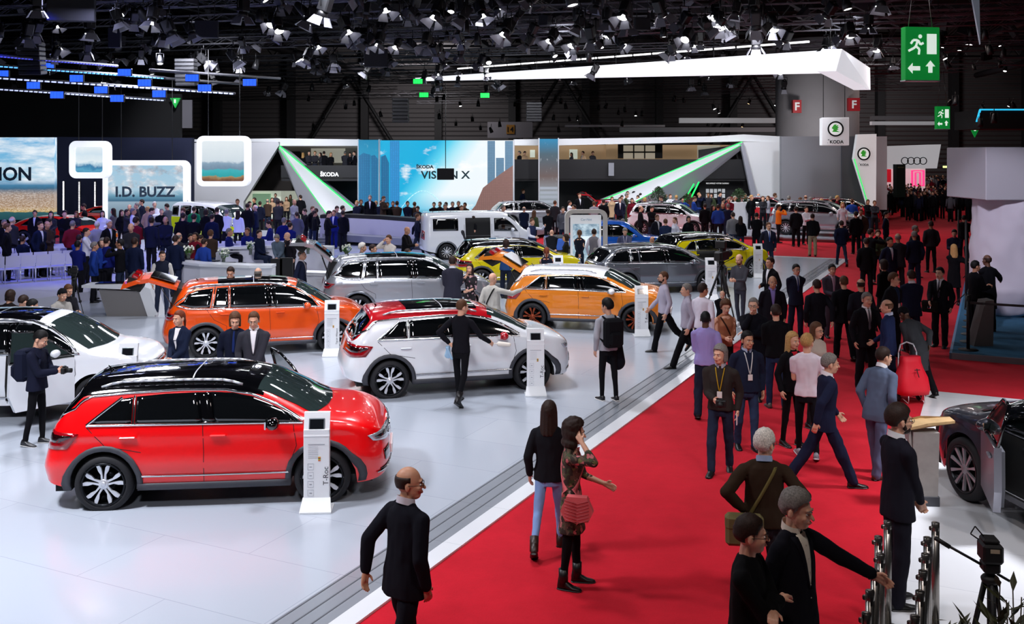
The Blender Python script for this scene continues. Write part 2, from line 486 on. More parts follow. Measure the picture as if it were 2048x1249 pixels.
    # lamps
    for nm, key, mm in (('headlamp', 'head', LAMPW), ('tail_lamp', 'tailp', LAMPR)):
        if gate and nm == 'tail_lamp' and d.get('gatetail'): pass
        for sg in (-1, 1):
            if d.get(key):
                m = MB(); T, B = d[key]; c.patch(m, T, B, 4, .010, sides=(sg,), sub=4); lo = m.build(nm, mm, root)
                m = MB(); k = lambda L, q, dz: [(a_+q, b_+dz) for a_, b_ in L]
                zc = sum(z for _, z in T+B)/len(T+B); pc = sum(z for z, _ in T+B)/len(T+B)
                sh = lambda L: [(pc+(x-pc)*.72, zc+(z-zc)*.45+(.0 if key == 'head' else .02)) for x, z in L]
                c.patch(m, sh(T), sh(B), 3, .014, sides=(sg,), sub=3); m.build('lamp_unit', BLK if nm == 'headlamp' else LAMPD, lo)
    for T, B in d.get('grille', []):
        for q in (-1, 1): g = MB(); c.patch(g, T, B, 3, .008, sub=5, sides=(q,)); g.build('grille', BLK, root)
    for l in d.get('gbar', []):
        for q in (-1, 1): g = MB(); c.strip(g, l, .018, .018, sub=6, sides=(q,)); g.build('grille_bar', chrome, root)
    if d.get('plate', 1):
        for x, nm in ((1, 'number_plate'),):
            zz = .50; e = c.pend()[1]; q = c.side(e-.001, zz)
            m = MB(); m.rbox(q[0]-.005, -.26, zz-.055, q[0]+.02, .26, zz+.055, .004); m.build(nm, mat('plate', 'e9e9ec', .4), root)
    rl = rails if rails is not None else d.get('rails')
    if rl:
        for sg in (-1, 1):
            m = MB(); pts = []
            N = 14
            for i in range(N+1):
                p = rl[0]+(rl[1]-rl[0])*i/N; v = c.upper(p, rl[2]); h = .045*min(1, min(i, N-i)/1.5)
                pts.append(Vector((v[0], sg*v[1], v[2]+h)))
            m.pipe(pts, .017, 8); m.build('roof_rail', rl[3] if len(rl) > 3 else ALLOY, root)
    an = MB(); v = c.upper(d['ant'] if 'ant' in d else c.xr+.6, PI/2)
    an.tube((v[0], 0, v[2]-.01), (v[0]-.06, 0, v[2]+.06), .022, .006, 6); an.build('roof_aerial', BLK, root)
    put_wheels(c, root, rimcol, style, spoke)
    return c
def tailgate(c, root, paint, hx, hz, ang, hw=.55):
    """hatch swung up about its roof hinge: upper glass part and lower painted part with lamps"""
    g = thing_part('tailgate', root, (hx, 0, hz)); g.rotation_euler = (0, ang, 0)
    # local: panel runs to -x from the hinge when shut it hung down; a shallow bent tray
    def panel(x0, z0, x1, z1, w0, w1, th):
        pts = []
        for x, z, w in ((x0, z0, w0), (x1, z1, w1)):
            pts.append([Vector((x, y, z)) for y in (-w, -w*.5, 0, w*.5, w)])
        top = [[p+Vector((0, 0, -.06*(abs(p.y)/w0)**3)) for p in r] for r in pts]
        bot = [[p-Vector((0, 0, th)) for p in r] for r in top]
        m = MB(); ring = lambda a, b: a+b[::-1]
        m.rings([ring(top[0], bot[0]), ring(top[1], bot[1])], 0, False); return m
    panel(0, .02, -.66, .04, hw, hw*1.06, .07).build('gate_frame', paint, g)
    m = MB(); m.rbox(-.62, -hw*.88, .028, -.08, hw*.88, .052, .004); m.build('gate_window', GLASS, g)
    m = MB(); m.rbox(-.62, -hw*.88, -.052, -.08, hw*.88, -.03, .004); m.build('gate_inner_window', GLASS, g)
    panel(-.62, .05, -.80, -.02, hw*1.06, hw*1.12, .10).build('gate_edge', paint, g)
    panel(-.78, -.0, -1.12, -.26, hw*1.12, hw*1.06, .10).build('gate_skin', paint, g)
    m = MB(); m.box(-1.05, -hw*.95, -.36, -.72, hw*.95, -.10); m.build('gate_lining', UNDER, g)
    for sg in (-1, 1):
        m = MB(); m.rbox(-.99, sg*hw*.62-.16*1, -.14, -.84, sg*hw*.62+.16, -.02, .02); m.build('gate_lamp', LAMPR, g)
    for sg in (-1, 1):
        m = MB(); a = Vector((-.45, sg*hw*.98, -.03)); R_ = Matrix.Rotation(-ang, 4, 'Y')
        bq = R_ @ Vector((-.12, sg*hw*.98, -.45))
        m.tube(a, bq, .012, n=6); m.build('gas_strut', BLK, g)
def thing_part(name, parent, loc):
    o = bpy.data.objects.new(name, None); C.objects.link(o); o.parent = parent; o.location = loc; o.empty_display_size = .1
    return o
def win(xs, zt, zbt):
    """window from matching x lists"""
    return [(x, z) for x, z in zip(xs[0], zt)], [(x, z) for x, z in zip(xs[1], zbt)]
TROC = dict(W=1.82, xf=2.13, xr=-2.10, af=.46, mf=2.9, H=1.57, wx=(-1.30, 1.30), R=.345, sill=.27, nose=.42, tail=.34, tum=.40, n=4.6,
    top=[(-2.3, .99), (-2.06, 1.03), (-1.98, 1.10), (-1.62, 1.47), (-1.50, 1.525), (-1.0, 1.565), (-.3, 1.575), (.25, 1.55), (.50, 1.49), (.85, 1.30), (1.18, 1.10), (1.30, 1.065), (1.6, 1.02), (1.95, .90), (2.13, .80), (2.4, .78)],
    belt=[(-2.3, .97), (-2.0, 1.00), (-1.6, 1.04), (-.6, 1.03), (.9, 1.0), (1.3, .96), (1.7, .90), (2.05, .78), (2.4, .74)],
    win=[([(-1.10, 1.41), (-.98, 1.43)], [(-1.46, 1.065), (-.98, 1.06)]),
         ([(-.94, 1.435), (-.60, 1.465), (-.22, 1.475)], [(-.94, 1.06), (-.55, 1.055), (-.16, 1.05)]),
         ([(-.06, 1.475), (.20, 1.455), (.42, 1.40), (.60, 1.31), (.78, 1.20)], [(.01, 1.05), (.25, 1.045), (.5, 1.04), (.72, 1.035), (.95, 1.03)])],
    pillar=[([(-.22, 1.475), (-.06, 1.475)], [(-.16, 1.05), (.01, 1.05)]), ([(.78, 1.20), (.88, 1.14)], [(.95, 1.03), (1.03, 1.025)])],
    wline=[([(-1.98, 1.06), (-1.62, 1.36), (-1.45, 1.45), (-1.05, 1.485), (-.4, 1.515), (.1, 1.50), (.4, 1.44), (.7, 1.29), (1.04, 1.05)], False), ([(-1.50, 1.045), (-.5, 1.04), (.3, 1.032), (1.04, 1.02)], False),
           ([(-1.50, 1.05), (-1.10, 1.43)], False), ([(-.96, 1.05), (-.96, 1.45)], False)],
    ws=(lambda q: .50-.03*q, lambda q: 1.20-.06*q), rw=(-1.97, -1.64), sun=(-.95, .32), roofx=(-2.05, .52), roofj=3, ant=-1.35, crease=.93,
    shut=[[(-.14, 1.04), (-.12, .7), (-.12, .30)], [(.93, 1.0), (.98, .75), (.86, .40), (.86, .30)], [(-1.5, 1.03), (-1.28, .80), (-.86, .72)]],
    handles=(-1.02, .05), hz=.90, mir=(.72, 1.06), rails=(-1.35, .30, .72),
    head=([(1.88, .80), (2.10, .805), (2.28, .79)], [(1.92, .73), (2.12, .68), (2.28, .69)]),
    tail_=0, grille=[([(2.28, .77), (2.33, .77)], [(2.28, .66), (2.33, .66)]), ([(2.12, .60), (2.22, .60)], [(2.12, .46), (2.21, .47)]), ([(2.05, .38), (2.33, .40)], [(2.05, .32), (2.33, .29)])],
    gbar=[[(2.0, .36), (2.33, .37)]], strip=[(-.85, .43), (.88, .43)])
TROC['tail'] = .34
TROC['tailp'] = ([(-2.19, .98), (-2.02, .97), (-1.72, .93)], [(-2.19, .83), (-2.02, .80), (-1.84, .80)])
LOWER = lambda L: [(x, 1.04+(z-1.04)*.80 if z > 1.07 else z) for x, z in L]
TROC['win'] = [(LOWER(a), LOWER(b)) for a, b in TROC['win']]; TROC['pillar'] = [(LOWER(a), LOWER(b)) for a, b in TROC['pillar']]
TROC['wline'] = [(LOWER(a), c) for a, c in TROC['wline']]
def scaled(d, **k):
    r = dict(d); r.update(k); return r
TIG = dict(W=1.84, xf=2.25, xr=-2.33, H=1.67, wx=(-1.38, 1.38), R=.35, sill=.26, nose=.30, tail=.30, tum=.30, n=4.6,
    top=[(-2.5, 1.02), (-2.30, 1.08), (-2.20, 1.16), (-1.98, 1.52), (-1.85, 1.60), (-1.2, 1.66), (-.3, 1.675), (.30, 1.64), (.55, 1.58), (.9, 1.36), (1.2, 1.16), (1.32, 1.10), (1.7, 1.06), (2.05, .98), (2.22, .88), (2.5, .86)],
    belt=[(-2.5, 1.0), (-2.2, 1.06), (-1.6, 1.11), (-.6, 1.07), (.9, 1.04), (1.3, 1.01), (1.8, .95), (2.15, .86), (2.5, .80)],
    win=[([(-1.80, 1.40), (-1.52, 1.50), (-1.20, 1.53)], [(-1.97, 1.20), (-1.65, 1.13), (-1.28, 1.125)]),
         ([(-1.13, 1.535), (-.90, 1.545)], [(-1.22, 1.12), (-.90, 1.115)]),
         ([(-.86, 1.55), (-.45, 1.565), (-.06, 1.565)], [(-.86, 1.115), (-.45, 1.105), (-.0, 1.10)]),
         ([(.06, 1.565), (.32, 1.54), (.52, 1.47), (.72, 1.35), (.90, 1.22)], [(.12, 1.095), (.35, 1.09), (.6, 1.085), (.82, 1.08), (1.02, 1.075)])],
    pillar=[([(-.06, 1.565), (.06, 1.565)], [(0., 1.10), (.12, 1.095)])],
    wline=[([(-2.04, 1.20), (-1.86, 1.40), (-1.55, 1.55), (-.9, 1.59), (-.2, 1.605), (.3, 1.58), (.56, 1.49), (.8, 1.33), (1.10, 1.07), (.3, 1.075), (-.6, 1.09), (-1.5, 1.105), (-1.8, 1.12)], True),
           ([(-1.25, 1.11), (-1.16, 1.55)], False), ([(-.88, 1.11), (-.88, 1.56)], False)],
    ws=(lambda q: .56-.03*q, lambda q: 1.25-.06*q), rw=(-2.16, -1.99), sun=(-1.1, .38), ant=-1.5, crease=.99,
    shut=[[(-.02, 1.08), (0, .7), (0, .30)], [(1.0, 1.04), (1.06, .75), (.94, .40), (.94, .30)], [(-1.35, 1.08), (-1.2, .86), (-.94, .72), (-.92, .3)]],
    handles=(-.98, .22), hz=.975, mir=(.80, 1.12), rails=(-1.75, .30, .72),
    head=([(1.98, .86), (2.2, .87), (2.38, .86)], [(2.02, .80), (2.2, .77), (2.38, .76)]),
    tailp=([(-2.42, 1.03), (-2.22, 1.02), (-1.95, 1.0)], [(-2.42, .89), (-2.22, .86), (-2.05, .88)]),
    grille=[([(2.38, .85), (2.44, .85)], [(2.38, .70), (2.44, .70)]), ([(2.15, .56), (2.44, .58)], [(2.15, .40), (2.44, .38)])],
    gbar=[[(2.36, .83), (2.44, .83)], [(2.36, .76), (2.44, .76)], [(2.1, .36), (2.44, .36)]], strip=[(-.92, .40), (.94, .40)])
GOLF = scaled(TIG, W=1.80, xf=2.22, xr=-2.30, H=1.50, wx=(-1.33, 1.31), R=.335, sill=.25, tum=.36,
    top=[(-2.5, .93), (-2.28, .98), (-2.18, 1.05), (-1.80, 1.36), (-1.6, 1.43), (-1.0, 1.49), (-.3, 1.505), (.25, 1.48), (.55, 1.40), (.9, 1.20), (1.2, 1.03), (1.32, .99), (1.7, .93), (2.0, .86), (2.2, .76), (2.5, .74)],
    belt=[(-2.5, .92), (-2.2, .95), (-1.6, .985), (-.6, .96), (.9, .94), (1.3, .90), (1.8, .84), (2.15, .74), (2.5, .70)],
    win=[([(-1.62, 1.28), (-1.40, 1.33), (-1.17, 1.36)], [(-1.88, 1.02), (-1.5, 1.0), (-1.22, .995)]),
         ([(-1.10, 1.37), (-.92, 1.38)], [(-1.15, .995), (-.92, .99)]),
         ([(-.88, 1.385), (-.5, 1.40), (-.12, 1.40)], [(-.88, .99), (-.5, .985), (-.06, .98)]),
         ([(0, 1.40), (.26, 1.38), (.48, 1.31), (.68, 1.21), (.84, 1.11)], [(.06, .975), (.3, .97), (.55, .965), (.78, .96), (.98, .955)])],
    pillar=[([(-.12, 1.40), (0, 1.40)], [(-.06, .98), (.06, .975)])],
    wline=[([(-1.95, 1.02), (-1.72, 1.24), (-1.5, 1.35), (-.9, 1.415), (-.2, 1.435), (.25, 1.415), (.55, 1.32), (.8, 1.18), (1.06, .945), (.3, .955), (-.6, .97), (-1.5, .985), (-1.8, 1.0)], True), ([(-1.18, .99), (-1.13, 1.38)], False)],
    ws=(lambda q: .54-.03*q, lambda q: 1.25-.06*q), rw=(-2.14, -1.80), crease=.87, hz=.855, mir=(.78, 1.0), rails=(-1.6, .25, .72), handles=(-1.02, .18),
    shut=[[(-.04, .96), (-.02, .7), (-.02, .30)], [(.98, .93), (1.02, .7), (.92, .40), (.92, .28)], [(-1.35, .96), (-1.15, .80), (-.92, .65), (-.9, .28)]],
    head=([(1.90, .78), (2.15, .78), (2.34, .765)], [(1.95, .70), (2.15, .67), (2.34, .67)]),
    tailp=([(-2.39, .92), (-2.2, .91), (-1.9, .90)], [(-2.39, .80), (-2.2, .77), (-2.0, .79)]),
    grille=[([(2.34, .76), (2.4, .76)], [(2.34, .68), (2.4, .68)]), ([(2.15, .5), (2.4, .52)], [(2.15, .34), (2.4, .32)])], gbar=[[(2.1, .34), (2.4, .33)]], strip=[(-.9, .37), (.92, .37)])
VAN = dict(W=1.90, xf=2.45, xr=-2.45, H=1.98, wx=(-1.5, 1.5), R=.345, sill=.30, nose=.22, tail=.06, tum=.12, n=5.5, ar=.25, af=.55, bow=.1,
    top=[(-2.7, 1.5), (-2.46, 1.75), (-2.36, 1.90), (-2.2, 1.96), (-1, 1.99), (.6, 1.985), (1.05, 1.93), (1.35, 1.72), (1.75, 1.32), (1.85, 1.25), (2.2, 1.12), (2.42, .98), (2.7, .95)],
    belt=[(-2.7, 1.15), (-2, 1.16), (0, 1.16), (1.2, 1.14), (1.7, 1.08), (2.2, .98), (2.7, .88)],
    win=[([(-2.05, 1.72), (-1.0, 1.72)], [(-2.05, 1.22), (-1.0, 1.22)]), ([(.52, 1.72), (.95, 1.72), (1.2, 1.55), (1.38, 1.38)], [(.52, 1.18), (.9, 1.17), (1.25, 1.16), (1.55, 1.15)])],
    pillar=[], wline=[], ws=(lambda q: 1.12-.02*q, lambda q: 1.75-.05*q), rw=None, crease=1.0,
    shut=[[(-.75, 1.75), (-.75, .35)], [(.42, 1.8), (.42, .35)], [(1.6, 1.1), (1.62, .7)]], handles=(.62,), hz=1.0, mir=(1.28, 1.25), rails=None,
    head=([(2.2, .93), (2.4, .93), (2.55, .92)], [(2.22, .80), (2.4, .77), (2.55, .78)]),
    tailp=([(-2.5, 1.22), (-2.36, 1.22)], [(-2.5, .85), (-2.36, .85)]),
    grille=[([(2.55, .9), (2.61, .9)], [(2.55, .78), (2.61, .78)]), ([(2.3, .6), (2.6, .6)], [(2.3, .42), (2.6, .42)])])
PICK = dict(W=1.95, xf=2.6, xr=-2.65, H=1.83, wx=(-1.62, 1.47), R=.38, sill=.36, nose=.15, tail=.02, tum=.28, n=5, ar=.25, af=.5,
    top=[(-2.8, 1.13), (-1.0, 1.14), (-.92, 1.20), (-.72, 1.70), (-.55, 1.80), (0, 1.83), (.5, 1.80), (.8, 1.66), (1.2, 1.28), (1.35, 1.20), (1.9, 1.15), (2.4, 1.06), (2.6, .98), (2.8, .95)],
    belt=[(-2.8, 1.10), (-1, 1.11), (.9, 1.12), (1.4, 1.09), (2.0, 1.03), (2.6, .92)],
    win=[([(-.62, 1.58), (-.1, 1.68)], [(-.78, 1.2), (-.1, 1.18)]), ([(-.02, 1.68), (.3, 1.67), (.62, 1.52), (.85, 1.33)], [(-.02, 1.18), (.35, 1.17), (.75, 1.165), (1.05, 1.16)])],
    pillar=[([(-.1, 1.68), (-.02, 1.68)], [(-.1, 1.18), (-.02, 1.18)])], wline=[], ws=(lambda q: .76-.03*q, lambda q: 1.3-.05*q), rw=(-.90, -.74), crease=1.02,
    shut=[[(-.06, 1.15), (-.06, .4)], [(-1.0, 1.1), (-1.0, .5)], [(1.05, 1.1), (1.0, .5)]], handles=(-.55, .2), hz=1.03, mir=(.85, 1.22), rails=None,
    head=([(2.35, 1.0), (2.55, 1.0), (2.68, .99)], [(2.38, .86), (2.55, .84), (2.68, .84)]),
    tailp=([(-2.7, 1.08), (-2.52, 1.08)], [(-2.7, .78), (-2.52, .78)]),
    grille=[([(2.68, .98), (2.75, .98)], [(2.68, .84), (2.75, .84)]), ([(2.4, .7), (2.74, .7)], [(2.4, .5), (2.74, .5)])])
for D_ in (TROC, TIG, GOLF, VAN, PICK):
    D_['tailk'] = D_['tail']
def car(name, label, spec, contact, yaw, paint, front=False, scale=1, z=0, gate=None, side=-1, **k):
    """contact: pixel of the near rear (or front) tyre's footprint"""
    d = dict(spec); tk = d['tailk']; c0 = Car(d)
    loc = G(*contact, z=z) if len(contact) == 2 else Vector(contact)
    a = math.radians(yaw); wx = d['wx'][1 if front else 0]*scale; wy = side*(d['W']/2-.12)*scale
    off = Vector((wx*math.cos(a)-wy*math.sin(a), wx*math.sin(a)+wy*math.cos(a), 0))
    root = thing(name, label, 'car', loc-off, a); root.scale = (scale,)*3
    class K(Car): pass
    spec2 = dict(d); spec2['tail'] = tk
    # the lamp outline lives under its own key
    c = build_car2(spec2, root, paint, gate=bool(gate), **k)
    if gate: tailgate(c, root, paint, *gate)
    return root, c
def build_car2(d, root, paint, **k):
    dd = dict(d); dd['tail_lampline'] = d.get('tailp')
    return build_car(dd, root, paint, **k)
# ------------------------------------------------------------------ people
from mathutils import noise as MN
SKIN = {'f': mat('skin_fair', 'd9a488', .5), 'm': mat('skin_medium', 'c08a6c', .5), 't': mat('skin_tan', 'a87455', .5), 'd': mat('skin_dark', '5a3a2a', .5)}
LIPM = mat('lips', 'b0685a', .6); EYEW = mat('eye_white', 'e6e2dc', .3); EYED = mat('eye_dark', '2a1c16', .2)
HAIR = {'black': mat('hair_black', '0e0c0d', .62, spec=.25, noise=(85, .4)), 'dark': mat('hair_dark_brown', '2a1a14', .62, spec=.25, noise=(85, .4)), 'brown': mat('hair_brown', '553622', .62, spec=.25, noise=(85, .4)), 'grey': mat('hair_grey', '77716c', .62, spec=.25, noise=(85, .4)),
        'white': mat('hair_white', 'cfc8bf', .62, spec=.25, noise=(85, .4)), 'blond': mat('hair_blond', 'b38a55', .62, spec=.25, noise=(85, .4)), 'auburn': mat('hair_auburn', '6b3018', .62, spec=.25, noise=(85, .4))}
GLS = mat('spectacle_frame', '1a1410', .3)
def cloth(c, kind='wool'):
    return mat('cloth_'+kind+c, c, .9 if kind != 'leather' else .4, spec=.12 if kind != 'leather' else .5)
ARMS = {'hang': (.238, -.02, .90), 'swingf': (.24, -.24, .96), 'swingb': (.25, .20, .94), 'hip': (.20, .05, 1.04), 'fold': (-.10, -.20, 1.19), 'clasp': (.03, -.25, 1.00),
        'clasplow': (.03, -.22, .86), 'back': (.03, .19, .93), 'hold': (.07, -.34, 1.16), 'chest': (.06, -.26, 1.08), 'phone': (.135, -.13, 1.585), 'face': (.03, -.15, 1.50),
        'pocket': (.215, -.07, .92), 'read': (.12, -.36, 1.10), 'offer': (.12, -.38, 1.05), 'photo': (.09, -.26, 1.50)}
ELB = {'hip': (1, .55, -.2), 'back': (1, .4, -.3), 'phone': (.5, -.4, -.9), 'face': (.5, -.3, -.9), 'fold': (.9, -.1, -.6), 'photo': (.9, -.2, -.7)}
def ik(a, t, l1, l2, hint):
    d = t-a; L = d.length; mx = (l1+l2)*.995
    if L > mx: d *= mx/L; L = mx
    if L < .12: L = .12; d = d.normalized()*L
    x = (l1*l1-l2*l2+L*L)/(2*L); h = math.sqrt(max(0, l1*l1-x*x)); u = d.normalized()
    n = hint-u*hint.dot(u); n = n.normalized() if n.length > 1e-4 else Vector((1, 0, 0))
    return a+u*x+n*h, a+d
class Fig:
    def __init__(s, h=1.78, female=False, lean=0, legs=(3, 3, -3, 3), L='hang', R='hang', head=(0, 0), bulk=1.0, twist=0, sit=False, hands='rel', roll=0):
        s.h = h; s.k = h/1.78; s.f = female; s.bulk = bulk; s.lean = math.radians(lean)
        s.hip = Vector((0, 0, .93)); s.TR = Matrix.Rotation(math.radians(twist), 3, 'Z') @ Matrix.Rotation(s.lean, 3, 'X') @ Matrix.Rotation(math.radians(roll), 3, 'Y')
        sw = .165 if female else .188
        s.J = J = {}
        for n, sg, a, k in (('L', 1, legs[0], legs[1]), ('R', -1, legs[2], legs[3])):
            a = math.radians(a); k = math.radians(k); hp = Vector((sg*.088, 0, .91)); sp = .02*sg
            kn = hp+Vector((sp, -math.sin(a)*.42, -math.cos(a)*.42)); b = a-k
            an = kn+Vector((0, -math.sin(b)*.405, -math.cos(b)*.405))
            fp = min(0, b+.12)*1.15 if not sit else 0                      # heel lifts behind
            J['hip'+n], J['kn'+n], J['an'+n] = hp, kn, an
            J['fd'+n] = Vector((sg*.12, -math.cos(fp), math.sin(fp))).normalized()
        lo = min(min(J['an'+n].z-.085, (J['an'+n]+J['fd'+n]*.17).z-.045) for n in 'LR')
        s.dz = -lo
        for key in list(J):
            if not key.startswith('fd'): J[key] = J[key]+Vector((0, 0, s.dz))
        s.hip = s.hip+Vector((0, 0, s.dz))
        for n, sg, A in (('L', 1, L), ('R', -1, R)):
            sh = s.T((sg*sw, 0, 1.405))
            hint = Vector((.45, .75, -.5)); tgt = A
            if isinstance(A, str): tgt = ARMS[A]; hint = Vector(ELB.get(A, hint))
            elif len(A) == 2: tgt, hint = A; hint = Vector(hint)
            t = s.T((sg*tgt[0], tgt[1], tgt[2])); hint = s.TR @ Vector((sg*hint.x, hint.y, hint.z))
            J['sh'+n] = sh; J['el'+n], J['wr'+n] = ik(sh, t, .285, .25, hint)
            J['crv'+n] = .9 if A in ('hip', 'fold', 'phone', 'face', 'hold', 'photo') else .45
        s.neck = s.T((0, .01, 1.50)); HR = s.TR @ Matrix.Rotation(math.radians(head[0]), 3, 'Z') @ Matrix.Rotation(math.radians(head[1]), 3, 'X')
        HR = HR*1.07; s.HR = HR; s.hc = s.T((0, -.005, 1.560))+HR @ Vector((0, -.012, .085))
    def T(s, p):
        p = Vector(p)+Vector((0, 0, s.dz)); return s.hip+s.TR @ (p-s.hip)
    def Hd(s, p): return s.hc+s.HR @ Vector(p)
    def torso(s, mb, rings, n=20, slope=True):
        rs = []
        for z, rx, ry, yo in rings:
            r = []
            for i in range(n):
                a = 2*PI*i/n; c, sn = math.cos(a), math.sin(a)
                p = Vector((rx*math.copysign(abs(c)**.85, c), yo+ry*math.copysign(abs(sn)**.9, sn), z))
                r.append(s.T(p) if z > .93 else s.T(p).lerp(p+Vector((0, 0, s.dz)), min(1, (.93-z)/.12)))
            rs.append(r)
        mb.rings(rs)
    def hand(s, mb, n, r=1.0):
        J = s.J; w, e = J['wr'+n], J['el'+n]; d = (w-e).normalized(); sg = 1 if n == 'L' else -1
        inward = s.TR @ Vector((-sg, -.15, 0)); pn = inward-d*inward.dot(d)
        if pn.length < .3: pn = (s.TR @ Vector((0, 0, -1))); pn = pn-d*pn.dot(d)
        pn.normalize(); b = d.cross(pn)
        if b.dot(s.TR @ Vector((0, -1, .3))) < 0: b = -b                  # thumb side, forward/up
        crv = J['crv'+n]
        for q in (-.5, .5): mb.cap(w+b*(.016*q), .021*r, w+d*.075+b*(.034*q), .019*r, 8, 2)
        for i, ln in enumerate((.070, .078, .072, .056)):
            base = w+d*.082+b*(.030-.020*i)
            d1 = (d+pn*crv*.5).normalized(); d2 = (d+pn*crv*(1.8+.15*i)).normalized()
            m = base+d1*ln*.5; mb.cap(base, .0095*r, m, .009*r, 6, 2); mb.cap(m, .009*r, m+d2*ln*.5, .0078*r, 6, 2)
        tb = w+d*.028+b*.026; tm = tb+(d*.55+b*.75+pn*.35).normalized()*.036; mb.cap(tb, .013*r, tm, .0105*r, 6, 2); mb.cap(tm, .0105*r, tm+(d*.9+b*.2+pn*.5).normalized()*.030, .009*r, 6, 2)
    def bodymesh(s, vox, face=True, arms=True, nohands=False):
        mb = MB(); J = s.J; T = s.T; f = s.f
        mb.ell(s.Hd((0, .012, .026)), (.076, .096, .097), 18, 12, s.HR)
        mb.ell(s.Hd((0, -.024, -.032)), (.061, .070, .084), 16, 10, s.HR)
        mb.ell(s.Hd((0, -.045, -.082)), (.038 if f else .046, .042, .032), 12, 8, s.HR)
        mb.cap(s.Hd((0, -.092, .006)), .008, s.Hd((0, -.113, -.028)), .0135, 8, 3)
        mb.cap(s.Hd((-.035, -.086, .024)), .010, s.Hd((.035, -.086, .024)), .010, 8, 2)
        for e in (-1, 1):
            mb.ell(s.Hd((e*.078, .012, -.012)), (.011, .019, .031), 8, 6, s.HR)
            mb.ell(s.Hd((e*.036, -.070, -.030)), (.022, .02, .02), 8, 6, s.HR)
        mb.cap(s.Hd((-.016, -.096, -.060)), .009, s.Hd((.016, -.096, -.060)), .009, 6, 2)
        mb.cap(s.Hd((0, .015, -.06)), .054 if not f else .046, T((0, .012, 1.45)), .062 if not f else .054, 12, 3)
        k = s.bulk
        s.torso(mb, [(1.50, .06, .055, .01), (1.45, .12, .075, .01), (1.33, .118, .078, 0), (1.1, .098*k, .070*k, 0), (.95, .105*k, .07*k, 0), (.88, .09, .06, 0)], 14)
        for n in 'LR':
            mb.cap(J['sh'+n], .047, J['el'+n], .038, 10, 3); mb.cap(J['el'+n], .037, J['wr'+n], .0255, 10, 3)
            if not nohands: s.hand(mb, n, 1.05 if vox < .008 else 1.2)
            mb.cap(J['hip'+n], .055, J['kn'+n], .036, 10, 3); mb.cap(J['kn'+n], .036, J['an'+n], .026, 10, 3)
            mb.cap(J['an'+n]-Vector((0, 0, .04)), .024, J['an'+n]+J['fd'+n]*.08-Vector((0, 0, .058)), .018, 8, 2)
        me = remesh(mb, vox, 1)
        # lips take their own colour
        inv = s.HR.transposed(); hc = s.hc
        for p in me.polygons:
            q = inv @ (p.center-hc)/1.145
            if abs(q.x) < .024 and q.y < -.088 and -.070 < q.z < -.050: p.material_index = 1
        return me
    def crumple(s, me, amp, sc=9):
        amp *= 1.5
        me.update(); no = [v.normal.copy() for v in me.vertices]
        for v, n in zip(me.vertices, no):
            q = v.co*sc; w = MN.noise(Vector((q.x, q.y, q.z*.55)))+.5*MN.noise(Vector((q.x*2.3, q.y*2.3, q.z*1.2+7)))
            v.co += n*(w*amp)
    def topmesh(s, kind, vox):
        J = s.J; mb = MB(); k = s.bulk; f = s.f
        loose = {'suit': 1.0, 'coat': 1.06, 'jacket': 1.05, 'sweater': .98, 'shirt': .95, 'tee': .93, 'dress': .93, 'vest': .93, 'fit': .88}[kind]
        a = (.158 if f else .176)*loose; d = (.108 if f else .118)*loose
        wb = (.8 if f else .93)
        bust = .02 if f else 0
        rg = [(1.515, .066, .060, .012), (1.495, .088, .070, .012), (1.475, a*.62, d*.66, .012), (1.445, a*.86, d*.78, .01), (1.39, a*1.02, d*.9, .005), (1.30, a*1.05, d+bust*.8, -bust*.7), (1.20, a*.98*(1+(k-1)*.6), d*.96*(1+(k-1)*.8), -.01*(k-1)*3)]
        if kind in ('suit', 'coat', 'jacket'):
            rg += [(1.08, a*.94*k, d*.97*k, -.03*(k-1)), (.96, a*1.05*k, d*1.03*k, 0), (.86, a*1.10*k, d*1.08*k, .0)]
            if kind != 'jacket': rg += [(.79, a*1.13*k, d*1.12*k, .0)]
            if kind == 'coat': rg += [(.65, a*1.15, d*1.22, 0), (.52, a*1.18, d*1.30, 0)]
        elif kind == 'dress':
            rg += [(1.10, a*.82*k, d*.86*k, 0), (1.0, a*1.0*k, d*1.05*k, 0), (.88, a*1.13*k, d*1.18*k, 0), (.72, a*1.22*k, d*1.3*k, 0), (.60, a*1.30*k, d*1.42*k, 0)]
        else:
            rg += [(1.08, a*wb*k, d*.94*k, -.03*(k-1)), (.98, a*(1.04)*k, d*1.06*k, 0), (.89, a*1.07*k, d*1.10*k, 0)]
        s.torso(mb, rg, 22); s.bvh = BVHTree.FromPolygons([Vector(v) for v in mb.v], mb.f)
        for sg in (-1, 1): mb.cap(s.T((sg*.045, .012, 1.485)), .045, s.T((sg*a*.80, .005, 1.425)), .058 if not f else .048, 10, 3)
        sl = 1 if kind not in ('tee', 'vest') else (.55 if kind == 'tee' else 0)
        r0 = (.058 if f else .066)*loose; r1 = r0*.90; r2 = r0*.70
        if kind in ('fit', 'tee', 'shirt') : r0 *= .92; r1 *= .93
        for n in 'LR':
            sh, el, wr = J['sh'+n], J['el'+n], J['wr'+n]; inn = s.T((0, 0, 1.44))
            if sl > 0:
                mb.cap(sh.lerp(inn, .30), r0*.92, sh, r0, 12, 3)
                if sl < 1: mb.cap(sh, r0, sh.lerp(el, .62), r0*.95, 12, 2)
                else:
                    mb.cap(sh, r0, el, r1, 12, 3); e2 = wr.lerp(el, .06)
                    if kind == 'dress': e2 = wr.lerp(el, .55)
                    mb.cap(el, r1, e2, r2, 12, 3)
            else: mb.cap(sh.lerp(inn, .35), r0*.8, sh.lerp(inn, .12), r0*.75, 12, 2)
        me = remesh(mb, vox, 3); s.crumple(me, .007 if kind in ('dress', 'coat', 'sweater', 'shirt', 'tee') else .0055)
        return me
